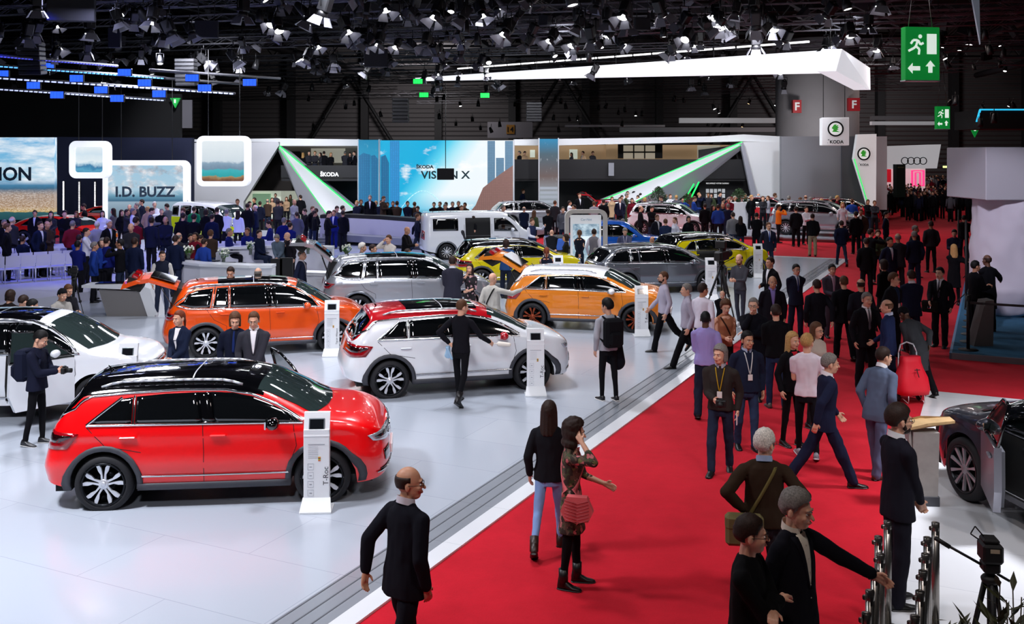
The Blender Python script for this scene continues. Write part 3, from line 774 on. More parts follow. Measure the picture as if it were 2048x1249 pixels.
    def legmesh(s, kind, vox):
        J = s.J; mb = MB(); k = s.bulk
        w = {'suit': (.088, .078, .063, .067), 'jean': (.084, .068, .052, .052), 'slim': (.076, .056, .042, .040)}[kind]
        zz = s.hip.z-.93
        rs = []
        for z, rx, ry in ((1.0, .125*k, .085*k), (.93, .145*k, .098*k), (.86, .150*k, .106*k), (.80, .145, .10)):
            rs.append([Vector((rx*math.cos(2*PI*i/16), .005+ry*math.sin(2*PI*i/16), z+zz)) for i in range(16)])
        rs[0] = [s.T((p.x, p.y, 1.0)) for p in rs[0]]
        mb.rings(rs)
        for n in 'LR':
            h, kn, an = J['hip'+n], J['kn'+n], J['an'+n]
            mb.cap(h, w[0], kn, w[1], 14, 3); e = an-(kn-an).normalized()*(.004 if kind == 'slim' else .022)
            mid = kn.lerp(e, .4); mb.cap(kn, w[1], mid, w[2]*1.12, 14, 3); mb.cap(mid, w[2]*1.12, e, w[3], 14, 2)
        me = remesh(mb, vox, 2); s.crumple(me, .007 if kind != 'slim' else .004, 11); return me
    def shoemesh(s, kind='shoe', sides='LR'):
        mb = MB()
        for n in sides:
            a = s.J['an'+n]; fd = s.J['fd'+n]; side = Vector((-fd.y, fd.x, 0)).normalized(); up = side.cross(fd)
            if up.z < 0: up = -up
            def ring(t, w, zt, zb=-.083):
                c = a+fd*t; r = []
                for i in range(12):
                    q = 2*PI*i/12; x = math.cos(q); y = math.sin(q); r.append(c+side*(w*x)+up*((zt+zb)/2+(zt-zb)/2*y if y > 0 else (zt+zb)/2+(zt-zb)/2*max(-1, y*1.6)))
                return r
            top = .06 if kind == 'boot' else .0
            mb.rings([ring(-.062, .022, -.02), ring(-.05, .036, .012+top*.6), ring(0, .041, .022+top), ring(.05, .043, -.018+top*.2), ring(.11, .046, -.040), ring(.165, .040, -.050), ring(.195, .02, -.062)], 0)
            mb.rings([[p-up*.0 for p in ring(t, w*1.08, -.068, -.088)] for t, w in ((-.066, .024), (-.05, .038), (.05, .044), (.12, .048), (.17, .042), (.20, .022))], 1, False)
            if kind == 'boot': mb.tube(a-up*.04, a+up*.13, .05, .052, 12, 0)
        return mb.mesh()
    def hairmesh(s, style):
        mb = MB(); n, k = 28, 18; HR = s.HR
        th = {'short': .011, 'crop': .005, 'full': .020, 'bald': .005, 'long': .016, 'bun': .012, 'tail': .012, 'curly': .03, 'bob': .02, 'beanie': .014, 'fringe': .016, 'mane': .028}[style]
        rs = []
        for j in range(k+1):
            el = -PI/2+PI*j/k; el = max(-1.45, min(1.52, el)); r = []
            for i in range(n):
                az = 2*PI*i/n; d = Vector((math.cos(el)*math.cos(az), math.cos(el)*math.sin(az), math.sin(el)))
                f = math.degrees(math.atan2(abs(d.x), -d.y))           # 0 in front, 180 behind
                line = .50-.22*min(1, f/55)**2 if f < 55 else (.28-.68*min(1, (f-55)/22) if f < 77 else (-.40+.36*min(1, (f-77)/8) if f < 85 else (-.04 if f < 97 else -.04-.66*min(1, (f-97)/20))))
                if style in ('fringe', 'bob', 'beanie'): line -= .14*max(0, 1-f/70)
                m = (d.z-line)/(.10 if f < 85 else .30)
                if style == 'bald':
                    lo = -.62 if f > 100 else -.1; m = min((d.z-lo)/.1, (.42-d.z)/.12, (f-72)/12)
                m = max(-1, min(1, m))
                t = th*(1+.35*max(0, d.z)) if m > 0 else 0
                if style in ('curly', 'mane'): t += .014*MN.noise(d*7)
                elif style != 'bald': t += .007*MN.noise(Vector((d.x*8, d.y*8, d.z*4)))*(m > 0)
                q = Vector((d.x*.076, d.y*.096, d.z*.097)); q *= 1+(t*max(0, m)**.5 if m > 0 else .10*m)/.09
                r.append(s.Hd(Vector((0, .012, .026))+q))
            rs.append(r)
        mb.rings(rs)
        ext = None
        if style in ('long', 'bob', 'mane'):
            dn = -.25 if style == 'long' else -.16 if style == 'mane' else -.10
            up0 = s.HR.transposed() @ Vector((0, 0, 1))
            for i in range(9):
                a = math.radians(-105+210*i/8); x = math.sin(a)*.068; y = .02+math.cos(a)*.070
                p = s.Hd((x, y, .02)); e = s.Hd((x*1.08, y+.0, .02)); e.z += dn; e = e+s.TR @ Vector((0, .01, 0))
                mb.cap(p, .030, e, .024, 8, 3)
                if style == 'mane': mb.ell(p.lerp(e, .3)+Vector((0, 0, .01*i % .03)), (.045, .045, .06)); mb.ell(p.lerp(e, .85), (.05, .045, .05))
                elif style == 'long': mb.cap(p, .03, p.lerp(e, 1.05)+(p-s.hc)*.18, .020, 8, 3)
        if style == 'tail':
            p = s.Hd((0, .105, .03)); mb.cap(p, .024, p+s.TR @ Vector((0, .03, -.10)), .026, 10, 3); mb.cap(p+s.TR @ Vector((0, .03, -.10)), .026, p+s.TR @ Vector((0, .035, -.26)), .013, 10, 3)
        if style == 'bun': mb.ell(s.Hd((0, .115, .035)), (.035, .03, .035), 12, 8)
        if style in ('long', 'bob', 'tail', 'bun', 'mane'): return remesh(mb, .011, 1)
        return mb.mesh()
    def surf(s, x, z, back=False, off=.008):
        o = s.T((x, .9 if back else -.9, z)); d = s.TR @ Vector((0, -1 if back else 1, 0))
        hit = s.bvh.ray_cast(o, d, 2)
        if hit[0] is None: return s.T((x, .082 if back else -.074, z))
        return hit[0]-d*off
    def panel(s, mb, rows, off=.008, mi=0, back=False, cols=5):
        """rows: (z, x0, x1) from top to bottom, laid on the garment"""
        g = [[s.surf(x0+(x1-x0)*i/cols, z, back, off) for i in range(cols+1)] for z, x0, x1 in rows]
        m = cols+1; vs = [v for r in g for v in r]; d = s.TR @ Vector((0, .012 if not back else -.012, 0))
        fs = [(j*m+i, j*m+i+1, (j+1)*m+i+1, (j+1)*m+i) for j in range(len(g)-1) for i in range(cols)]
        ring = list(range(m))+[j*m+m-1 for j in range(1, len(g))]+[(len(g)-1)*m+i for i in range(m-2, -1, -1)]+[j*m for j in range(len(g)-2, 0, -1)]
        k0 = len(vs); vs += [vs[i]+d for i in ring]; L = len(ring)
        fs += [(ring[i], ring[(i+1) % L], k0+(i+1) % L, k0+i) for i in range(L)]
        mb.add(vs, fs, mi, True)
def seg(a, b, n): return [(a[0]+(b[0]-a[0])*i/n, a[1]+(b[1]-a[1])*i/n) for i in range(n+1)]
VOX = {'A': (.0070, .011), 'B': (.0105, .016), 'C': (.018, .022)}
def person(label, at, yaw=0, lod='B', top=('suit', '15161d'), leg=('suit', None), shoes=('shoe', '0c0b0c'), hair=('short', 'dark'), skin='f', shirt=None, tie=None, collar=None,
           glasses=False, beard=None, lanyard=None, strap=None, z=0, group=None, link_root=True, buttons=False, topmat=None, sole=None, stripes=False, **pose):
    yw = math.radians(yaw); root = thing('person', label, 'person', at if not isinstance(at, tuple) or len(at) == 3 else G(*at, z=z), yw, group)
    s = Fig(**pose); root.scale = (s.k,)*3; vb, vc = VOX[lod]
    def put(name, me, mats, parent=root):
        return link(name, me, mats, parent)
    sk = SKIN[skin]; put('body', s.bodymesh(vb, nohands=(lod == 'C')), [sk, LIPM])
    tk, tc = top; tm = topmat or cloth(tc); nm = {'suit': 'suit_jacket', 'coat': 'coat', 'jacket': 'jacket', 'sweater': 'sweater', 'shirt': 'shirt', 'tee': 't_shirt', 'dress': 'dress', 'vest': 'waistcoat', 'fit': 'sweater'}[tk]
    if tk == 'vest' and shirt:
        put('shirt', s.topmesh('shirt', vc), cloth(shirt))
        tme = s.topmesh('vest', vc)
        for v in tme.vertices:      # waistcoat sits just over the shirt
            v.co += v.normal*.012
    else: tme = s.topmesh(tk, vc)
    to = put(nm, tme, tm)
    lk, lc = leg; lc = lc or tc
    put('trousers' if lk == 'suit' else ('jeans' if lk == 'jean' else 'leggings'), s.legmesh(lk, vc), cloth(lc))
    for q in 'LR': put('shoe', s.shoemesh(shoes[0], q), [cloth(shoes[1], 'leather'), cloth(sole or '0a0a0b', 'leather')])
    if hair and hair[0] != 'none': put('hair' if hair[0] != 'beanie' else 'beanie', s.hairmesh(hair[0]), HAIR[hair[1]] if hair[1] in HAIR else cloth(hair[1]))
    if lod != 'C':
        for q in (-1, 1):
            e = MB(); e.ell(s.Hd((q*.031, -.083, .002)), (.0125, .0075, .0075), 10, 6, s.HR, 0); e.ell(s.Hd((q*.031, -.0885, .002)), (.006, .004, .006), 8, 6, s.HR, 1); e.build('eye', [EYEW, EYED], root, fixn=False)
        if hair and (hair[1] in HAIR):
            for q in (-1, 1): e = MB(); e.cap(s.Hd((q*.014, -.098, .024)), .004, s.Hd((q*.048, -.086, .026)), .0035, 6, 2); e.build('eyebrow', HAIR[hair[1]], root, fixn=False)
    if beard:
        b = MB(); b.ell(s.Hd((0, -.044, -.078)), (.052, .052, .040), 14, 8, s.HR); b.cap(s.Hd((-.055, -.02, -.06)), .02, s.Hd((-.066, .0, -.015)), .012, 8, 2); b.cap(s.Hd((.055, -.02, -.06)), .02, s.Hd((.066, .0, -.015)), .012, 8, 2)
        b.cap(s.Hd((-.022, -.094, -.046)), .007, s.Hd((.022, -.094, -.046)), .007, 6, 2)
        b.build('beard', HAIR[beard], root, fixn=False)
    if glasses:
        g = MB()
        for q in (-1, 1):
            c = [s.Hd((q*.032+.021*math.cos(t*PI/5), -.106+.0*t, .0+.016*math.sin(t*PI/5))) for t in range(11)]; g.pipe(c, .0022, 5)
            g.pipe([s.Hd((q*.053, -.104, .004)), s.Hd((q*.080, -.07, .006)), s.Hd((q*.084, .01, .004))], .0022, 5)
        g.pipe([s.Hd((-.011, -.107, .003)), s.Hd((.011, -.107, .003))], .0022, 5); g.build('glasses', GLS, root, fixn=False)
    if collar:
        c = MB(); w = .058 if s.f else .064
        rs = []
        for zz, r in ((1.495, w+.010), (1.545, w+.003)):
            rs.append([s.T((r*math.sin(a), .012-r*.95*math.cos(a)*1.0, zz-.02*math.cos(a))) for a in [math.radians(12+336*i/20) for i in range(21)]])
        c.rings(rs, 0, True, False, False)
        rs2 = [[p+(p-s.T((0, .012, 1.5)))*.10 for p in r] for r in rs]; c.rings(rs2, 0, True, False, False); c.rings([rs[1], rs2[1]], 0, True, False, False)
        c.build('shirt_collar', cloth(collar), root)
    if tk in ('suit', 'coat', 'jacket') and shirt:
        m = MB(); zb = 1.12; rows = []
        for i in range(9):
            q = i/8; zz = 1.49-(1.49-zb)*q; w = .050*(1-q)**.8+.004; rows.append((zz, -w, w))
        s.panel(m, rows, .006); m.build('shirt_front', cloth(shirt), root)
        m = MB()
        for sg in (-1, 1):
            rows = []
            for i in range(9):
                q = i/8; zz = 1.48-(1.48-zb)*q; w = .050*(1-q)**.8+.002; rows.append((zz, sg*w, sg*(w+.012+.034*math.sin(min(1, (1-q)*1.5)*PI*.5)*(.4+.6*(1-q)))))
            s.panel(m, rows, .011, cols=2)
        m.build('lapels', tm, root)
        if tie:
            m = MB(); rows = [(1.485-.345*i/8, -(.010+.012*min(1, i/5)), .010+.012*min(1, i/5)) for i in range(9)]; s.panel(m, rows, .012, cols=2); m.build('necktie', cloth(tie), root)
    if buttons and lod == 'A':
        m = MB()
        for i in range(5):
            q = s.surf(0, 1.42-.09*i, False, .010); m.ell(q, (.005, .003, .005), 8, 5)
        m.build('shirt_buttons', cloth('c9c2b4'), root)
    if lanyard:
        m = MB()
        for sg in (-1, 1):
            pts = seg((sg*.062, 1.48), (sg*.004, 1.16), 8); s.panel(m, [(b, a-.006, a+.006) for a, b in pts], .013, cols=1)
        m.build('lanyard', cloth(lanyard), root)
        m = MB(); q = s.surf(0, 1.12, False, .02); m.rbox(-.035, -.003, -.045, .035, .003, .045, .002, M=Matrix.Translation(q)); m.build('name_badge', cloth('ddd6d2'), root)
    if strap:
        sd, col, bk = strap      # +1: over the left shoulder to the right hip
        m = MB()
        pts = seg((sd*.10, 1.46), (-sd*.15, 1.0), 12)
        for bb in (False, True):
            s.panel(m, [(b, a-.016, a+.016) for a, b in pts], .016, back=bb, cols=1)
        m.build('bag_strap', cloth(col), root)
    root['_'] = 0; del root['_']
    return root, s
def W(root, s, p):
    """a figure-space point in the world"""
    a = root.rotation_euler.z; p = Vector(p)*s.k
    return root.location+Vector((p.x*math.cos(a)-p.y*math.sin(a), p.x*math.sin(a)+p.y*math.cos(a), p.z))
# ------------------------------------------------------------------ the hall and the stands
TD = Vector((.483, 1, 0)); TD.normalize(); UD = Vector((1, -.483, 0)); UD.normalize(); TA = math.atan2(TD.x, TD.y)
def Q(q, Y, z=0):                       # aisle coordinates: q across, Y deep
    return Vector((q+.483*Y, Y, z))
def pat(name, base, fn):
    if name in MC: return MC[name]
    m = mat(name, base); fn(m, m.node_tree, m.node_tree.nodes['Principled BSDF']); return m
def carpet(m, nt, b):
    b.inputs['Roughness'].default_value = .95; b.inputs['Sheen Weight'].default_value = .05; b.inputs['Specular IOR Level'].default_value = .1
    tc = nt.nodes.new('ShaderNodeTexCoord'); n = nt.nodes.new('ShaderNodeTexNoise'); n.inputs['Scale'].default_value = 1.1; n.inputs['Detail'].default_value = 10; n.inputs['Roughness'].default_value = .75
    r = nt.nodes.new('ShaderNodeValToRGB'); c = b.inputs['Base Color'].default_value
    r.color_ramp.elements[0].position = .3; r.color_ramp.elements[1].position = .7
    r.color_ramp.elements[0].color = (c[0]*.84, c[1]*.8, c[2]*.8, 1); r.color_ramp.elements[1].color = (min(1, c[0]*1.12), c[1]*1.2, c[2]*1.2, 1)
    nt.links.new(tc.outputs['Object'], n.inputs['Vector']); nt.links.new(n.outputs['Fac'], r.inputs['Fac']); nt.links.new(r.outputs['Color'], b.inputs['Base Color'])
    n2 = nt.nodes.new('ShaderNodeTexNoise'); n2.inputs['Scale'].default_value = 60; bp = nt.nodes.new('ShaderNodeBump'); bp.inputs['Strength'].default_value = .35; bp.inputs['Distance'].default_value = .01
    nt.links.new(tc.outputs['Object'], n2.inputs['Vector']); nt.links.new(n2.outputs['Fac'], bp.inputs['Height']); nt.links.new(bp.outputs['Normal'], b.inputs['Normal'])
REDC = pat('red_carpet', 'c01628', carpet); BLUEC = pat('blue_carpet', '2a5a78', carpet)
def panels(m, nt, b):
    b.inputs['Roughness'].default_value = .22; b.inputs['Coat Weight'].default_value = .25; b.inputs['Coat Roughness'].default_value = .12
    tc = nt.nodes.new('ShaderNodeTexCoord'); mp = nt.nodes.new('ShaderNodeMapping'); mp.inputs['Rotation'].default_value = (0, 0, TA)
    br = nt.nodes.new('ShaderNodeTexBrick'); br.inputs['Scale'].default_value = 1; br.inputs['Brick Width'].default_value = 2.4; br.inputs['Row Height'].default_value = 1.2; br.inputs['Mortar Size'].default_value = .004
    c = b.inputs['Base Color'].default_value[:]
    br.inputs['Color1'].default_value = c; br.inputs['Color2'].default_value = (c[0]*.96, c[1]*.965, c[2]*.975, 1); br.inputs['Mortar'].default_value = (c[0]*.7, c[1]*.72, c[2]*.75, 1)
    nt.links.new(tc.outputs['Object'], mp.inputs['Vector']); nt.links.new(mp.outputs['Vector'], br.inputs['Vector']); nt.links.new(br.outputs['Color'], b.inputs['Base Color'])
FLOORM = pat('stand_floor', 'b4bbc6', panels); FLOORW = pat('white_stand_floor', 'e6e8ec', panels); RAMP = pat('grey_step_band', '8f949c', panels)
WHT = mat('white_lacquer', 'eceef0', .3, 0, .3); WHM = mat('matt_white', 'dfe0e4', .6); GRY = mat('mid_grey_panel', '7c7e84', .6); DGR = mat('dark_grey_panel', '45464c', .6)
BLKM = mat('matt_black', '08080a', .6); STEEL = mat('brushed_steel', '8f8b86', .28, 1); NAVY = mat('navy_drape', '0a1230', .8); CONC = mat('concrete', '9c9894', .8, noise=(6, .12)); WOOD = mat('light_oak', 'c9a878', .5, noise=(9, .15))
LEDG = mat('green_led', '20e060', .4, emit=1.1); LEDW = mat('white_led', 'ffffff', .4, emit=3.2); LEDB = mat('blue_led', '2a60ff', .4, emit=3); LEDC = mat('cyan_led', '30c0f0', .4, emit=.9)
LIT = mat('lit_white', 'f4f6fa', .5, emit=.55); SIGNG = mat('exit_green', '12a040', .5, emit=.35); SIGNW = mat('exit_white', 'f0fff4', .5, emit=.7)
def poly(name, pts, m, th, parent=None, z=None):
    pts = [Vector(p) for p in pts]; mb = MB(); mb.prism([p-Vector((0, 0, th)) for p in pts], (0, 0, th)); return mb.build(name, m, parent)
def pxpanel(name, pts, Y, m, th=.15, parent=None, dy=0):
    """upright panel outlined in the photograph and set at distance Y, with real thickness"""
    mb = MB(); mb.prism([P(x, y, Y)+Vector((0, dy, 0)) for x, y in pts], (0, th, 0)); return mb.build(name, m, parent)
# floors
struct(poly('floor', [(-60, -2, 0), (90, -2, 0), (90, 140, 0), (-60, 140, 0)], mat('hall_floor', '1c1c20', .7), .2))
struct(poly('floor_red_carpet', [Q(-6.6, 3, .012), Q(16, 3, .012), Q(16, 125, .012), Q(-20, 125, .012), Vector((10, 62, .012)), Vector((-1.6, 58, .012)), Vector((-1.6, 46, .012)), Q(-6.6, 40, .012)], REDC, .012))
E0 = Q(-5.83, 3, 0); E1 = Q(-5.83, 40.3, 0)
def band(name, q0, q1, m, z, y0=3, far=0):
    # strip along the aisle edge of the stand, then back along its far edge
    a, b = Q(q0, y0, z), Q(q1, y0, z); c, d = Q(q1, 40.3-.45*(q1+5.83)*0-(q1+5.83)*.0+(q1+5.83)*-.39*0, z), Q(q0, 40.3, z)
    return struct(poly(name, [a, b, c, d], m, .03))
band('floor_edge_white', -6.08, -5.83, FLOORW, .035)
band('floor_edge_step', -6.62, -6.08, RAMP, .034)
fe = Vector((-1, .483, 0)); c0 = Q(-6.62, 40.3, .033); c1 = Q(-5.83, 40.3, .033)
struct(poly('floor_stand', [Q(-6.62, 3, .033), c0, c0+Vector((0, 0, 0)), Vector((-13, c0.y+.483*(c0.x+13), .033)), Vector((-40, 64, .033)), Vector((-40, 3, .033))], FLOORM, .03))
struct(poly('floor_far_edge', [c0-fe*.02+Vector((0,0,.002)), c1+Vector((0,0,.002)), Vector((-2, c1.y+.483*(c1.x+2), .035)), Vector((-2, c0.y+.483*(c0.x+2), .035))], FLOORW, .03))
for k in range(3):
    q = -6.60+.18*k
    struct(poly('trim_%d' % (k+1), [Q(q, 3, .038), Q(q+.018, 3, .038), Q(q+.018, 40.2, .038), Q(q, 40.2, .038)], mat('seam_dark', '5c6068', .5), .006))
# neighbouring stand with a raised edge, the dark car's white floor and the blue platform
sk = Vector((15.9, 47.6, 0)); zz = Vector((0, 0, .2))
sp = [sk, sk+fe*33, sk+fe*33+Vector((0, 30, 0)), sk+TD*26]
struct(poly('floor_platform', [p+zz for p in sp], FLOORM, .17))
struct(poly('trim_4', [sk+zz*.7-TD*.03, sk+zz*.7+fe*33-TD*.03, sk+zz*.7+fe*33-TD*.1, sk+zz*.7-TD*.1], mat('dark_red_edge', '6a1820', .6), .12))
w0 = Vector((7.55, 18.1, .02)); struct(poly('floor_white_corner', [w0, w0-TD*14, w0-TD*14+UD*22, w0+UD*22], FLOORW, .02))
b0 = Vector((9.18, 20.9, .14)); struct(poly('floor_blue_platform', [b0+UD*.05+TD*.05, b0+UD*20+TD*.05, b0+UD*20+TD*16, b0+TD*16+UD*.05], BLUEC, .14))
struct(poly('trim_5', [b0-Vector((0,0,.002)), b0+UD*20-Vector((0,0,.002)), b0+UD*20+TD*.04-Vector((0,0,.002)), b0+TD*.04-Vector((0,0,.002))], mat('grey_platform_edge', '6c6e76', .6), .135))
struct(poly('trim_6', [b0, b0+TD*16, b0+TD*16+UD*.05, b0+UD*.05], mat('platform_side_blue', '4c7fae', .5), .135))
# seating podium with a curved front
pz = .28; fr = [G(x, y, pz) for x, y in ((-500, 660), (-200, 632), (0, 606), (70, 598), (140, 589), (210, 580), (280, 572), (345, 567), (362, 562), (372, 552))]
struct(poly('floor_podium', fr+[Vector((-10.4, 38, pz)), Vector((-9.3, 44, pz)), Vector((-9.3, 52, pz)), Vector((-40, 52, pz))], mat('podium_white', 'c9cad6', .35), .25))
# hall shell
WALLM = mat('hall_wall', '2c2b2d', .8, noise=(.3, .2))
def cor(m, nt, b):
    b.inputs['Roughness'].default_value = .7
    tc = nt.nodes.new('ShaderNodeTexCoord'); wv = nt.nodes.new('ShaderNodeTexWave'); wv.bands_direction = 'Z'; wv.inputs['Scale'].default_value = .55; wv.inputs['Distortion'].default_value = 0
    bp = nt.nodes.new('ShaderNodeBump'); bp.inputs['Distance'].default_value = .2; bp.inputs['Strength'].default_value = .8
    nt.links.new(tc.outputs['Object'], wv.inputs['Vector']); nt.links.new(wv.outputs['Fac'], bp.inputs['Height']); nt.links.new(bp.outputs['Normal'], b.inputs['Normal'])
CORR = pat('corrugated_wall', '4a4749', cor)
mb = MB(); mb.box(-60, 125, 0, 90, 125.4, 19); struct(mb.build('wall_back', CORR))
mb = MB(); mb.box(-60.4, -2, 0, -60, 125, 19); struct(mb.build('wall_left', WALLM))
mb = MB(); mb.box(90, -2, 0, 90.4, 125, 19); struct(mb.build('wall_right', WALLM))
mb = MB(); mb.box(-60, -2, 19, 90, 125.4, 19.3); struct(mb.build('ceiling', mat('roof_deck', '0e0d0f', .9)))
for i in range(13):
    x = -46+i*9.2; mb = MB(); mb.box(x-.45, 123.9, 0, x+.45, 125, 19)
    struct(mb.build('wall_column', mat('wall_column_dark', '16161a', .7)))
for i, x in enumerate((-20, 6, 30)):
    mb = MB(); mb.tube((x, 123.8, 14), (x-8, 123.8, 1), .22, n=4); mb.tube((x, 123.8, 14), (x+8, 123.8, 1), .22, n=4); struct(mb.build('wall_brace', mat('wall_column_dark', '16161a', .7)))
mb = MB(); mb.prism([P(-400, 176, 58), P(361, 188, 58), P(361, 300, 58), P(-400, 300, 58)], (0, .3, 0)); struct(mb.build('wall_drape', mat('black_drape', '050508', .9)))
mb = MB(); c = P(1660, 300, 70); mb.lathe([(2.95, 0), (2.95, 12.5)], 48, M=Matrix.Translation((c.x, 73, 0)), cap=True)
struct(mb.build('wall_column_round', mat('round_column', '8d888c', .7, noise=(.5, .06))))
for x0, y0, w, h in ((1586, 200, 17, 26), (1697, 196, 23, 26)):
    Y = 70.9 if x0 < 1600 else 70.5; Y -= 1.6*(x0 < 1600)*0
    o = thing('fire_sign', 'red sign with a white letter F on the round column, %s' % ('the narrower one' if x0 < 1600 else 'wider, above the hanging cube'), 'sign', P(x0+w/2, y0+h/2, 69.6))
    mb = MB(); s_ = FP/69.6; mb.box(-w/2/s_, 0, -h/2/s_, w/2/s_, .35, h/2/s_); mb.build('sign_board', mat('fire_red', 'a01420', .5), o)
    text('letter', 'F', (0, -.02, 0), height=h/s_*.62, m=mat('sign_white', 'e8e8e8', .5), parent=o, bold=.03)
# hanging exit signs
def exitsign(x0, y0, x1, y1, Y, label):
    c = P((x0+x1)/2, (y0+y1)/2, Y); s_ = FP/Y; w, h = (x1-x0)/s_, (y1-y0)/s_
    o = thing('exit_sign', label, 'sign', c, math.radians(8))
    mb = MB(); mb.rbox(-w/2, -.12, -h/2, w/2, .12, h/2, .015); mb.build('lightbox', SIGNG, o)
    mb = MB(); mb.box(-w/2-.01, -.13, -h/2-.03, w/2+.01, .13, -h/2); mb.build('bottom_rail', ALLOY, o)
    mb = MB(); y = -.125; X = lambda u: (u-.5)*w; Z = lambda v: (.5-v)*h
    def pl(pts): mb.prism([(X(u), y-.004, Z(v)) for u, v in pts], (0, .008, 0))
    pl([(.62, .13), (.90, .13), (.90, .51), (.62, .51)])
    pl([(.06, .78), (.20, .68), (.20, .74), (.42, .74), (.42, .82), (.20, .82), (.20, .88)])
    pl([(.72, .63), (.86, .74), (.78, .74), (.78, .86), (.66, .86), (.66, .74), (.58, .74)])
    mb.lathe([(0, 0), (.055*w, 0)], 16, M=Matrix.Translation((X(.42), y-.005, Z(.18))) @ Matrix.Rotation(PI/2, 4, 'X'), smooth=False)
    def limb(*p):
        for a, b in zip(p[:-1], p[1:]): mb.tube((X(a[0]), y, Z(a[1])), (X(b[0]), y, Z(b[1])), .032*w, n=6, fl=.2, up=(0, 1, 0))
    limb((.36, .24), (.30, .36), (.24, .40), (.08, .455)); limb((.31, .37), (.40, .42), (.38, .52)); limb((.34, .25), (.22, .25), (.15, .32)); limb((.37, .26), (.43, .33), (.52, .30))
    mb.build('escape_symbol', SIGNW, o, fixn=False)
    mb = MB()
    for q in (-.35, .35): mb.tube((q*w, 0, h/2), (q*w*.2, 0, h/2+2.2), .012, n=5)
    mb.build('hanging_wire', STEEL, o)
exitsign(1804, 55, 1877, 161, 26, 'large green hanging escape route sign, the nearer of the two')
exitsign(1870, 213, 1899, 258, 62, 'smaller green hanging escape route sign, farther down the aisle')
for x, y, Y, w in ((350, 206, 57, 10), (1950, 262, 110, 13)):
    o = thing('exit_sign', 'green down-pointing triangular escape sign %s' % ('above the grey hanging panel' if x < 999 else 'near the far end wall beyond the aisle'), 'sign', P(x, y, Y)); s_ = FP/Y
    mb = MB(); mb.prism([(-w/s_, 0, w/s_), (w/s_, 0, w/s_), (0, 0, -w/s_)], (0, .15, 0)); mb.build('lightbox', SIGNG, o)
    mb = MB(); mb.box(-.15*w/s_, -.03, 0, .15*w/s_, .0, .7*w/s_); mb.build('escape_symbol', SIGNW, o)
# --- left show wall: screens
def screenmat(name, build):
    if name in MC: return MC[name]
    m = mat(name, '000000', .4); nt = m.node_tree; b = nt.nodes['Principled BSDF']
    tc = nt.nodes.new('ShaderNodeTexCoord'); sx = nt.nodes.new('ShaderNodeSeparateXYZ'); nt.links.new(tc.outputs['Generated'], sx.inputs[0])
    col = build(nt, tc, sx); nt.links.new(col, b.inputs['Emission Color']); b.inputs['Emission Strength'].default_value = 1.0; m.cycles.emission_sampling = 'NONE'; return m
def ramp(nt, src, stops, interp='LINEAR'):
    r = nt.nodes.new('ShaderNodeValToRGB'); e = r.color_ramp; e.interpolation = interp
    while len(e.elements) < len(stops): e.elements.new(.5)
    for el, (p, c) in zip(e.elements, stops): el.position = p; el.color = lin(c)+(1,)
    nt.links.new(src, r.inputs['Fac']); return r.outputs['Color']
def mth(nt, op, a, b=None, c=None):
    n = nt.nodes.new('ShaderNodeMath'); n.operation = op
    for i, v in enumerate((a, b, c)):
        if v is None: continue
        if isinstance(v, (int, float)): n.inputs[i].default_value = v
        else: nt.links.new(v, n.inputs[i])
    return n.outputs[0]
def nz(nt, tc, scale, detail=6, stretch=(1, 1, 1), rough=.6):
    mp = nt.nodes.new('ShaderNodeMapping'); mp.inputs['Scale'].default_value = stretch; n = nt.nodes.new('ShaderNodeTexNoise')
    n.inputs['Scale'].default_value = scale; n.inputs['Detail'].default_value = detail; n.inputs['Roughness'].default_value = rough
    nt.links.new(tc.outputs['Generated'], mp.inputs[0]); nt.links.new(mp.outputs[0], n.inputs['Vector']); return n.outputs['Fac']
def mixc(nt, f, a, b, mode='MIX'):
    n = nt.nodes.new('ShaderNodeMix'); n.data_type = 'RGBA'; n.blend_type = mode
    (nt.links.new(f, n.inputs[0]) if not isinstance(f, (int, float)) else setattr(n.inputs[0], 'default_value', f))
    nt.links.new(a, n.inputs[6]); nt.links.new(b, n.inputs[7]); return n.outputs[2]
def sky(stops, cl, cscale=3, amt=(.42, .62), stretch=(1, 1, 2)):
    def f(nt, tc, sx):
        base = ramp(nt, sx.outputs['Z'], stops); c = ramp(nt, nz(nt, tc, cscale, 8, stretch), [(amt[0], '000000'), (amt[1], 'ffffff')])
        w = nt.nodes.new('ShaderNodeRGB'); w.outputs[0].default_value = lin(cl)+(1,)
        return mixc(nt, c, base, w.outputs[0])
    return f
def lake(nt, tc, sx):
    base = ramp(nt, sx.outputs['Z'], [(0, '4e5a66'), (.12, '6d8496'), (.34, '93aabb'), (.36, '3a6480'), (.46, '6a9cb4'), (.56, 'a9c8da'), (1, '9cc4dc')])
    c = ramp(nt, nz(nt, tc, 3, 8, (1.5, 1, 2)), [(.45, '000000'), (.6, 'ffffff')]); up = ramp(nt, sx.outputs['Z'], [(.45, '000000'), (.55, 'ffffff')])
    w = ramp(nt, nz(nt, tc, 5, 5), [(.3, '6b6a7c'), (.6, 'f2f4f8')]); return mixc(nt, mixc(nt, 1.0, c, up, 'MULTIPLY'), base, w)
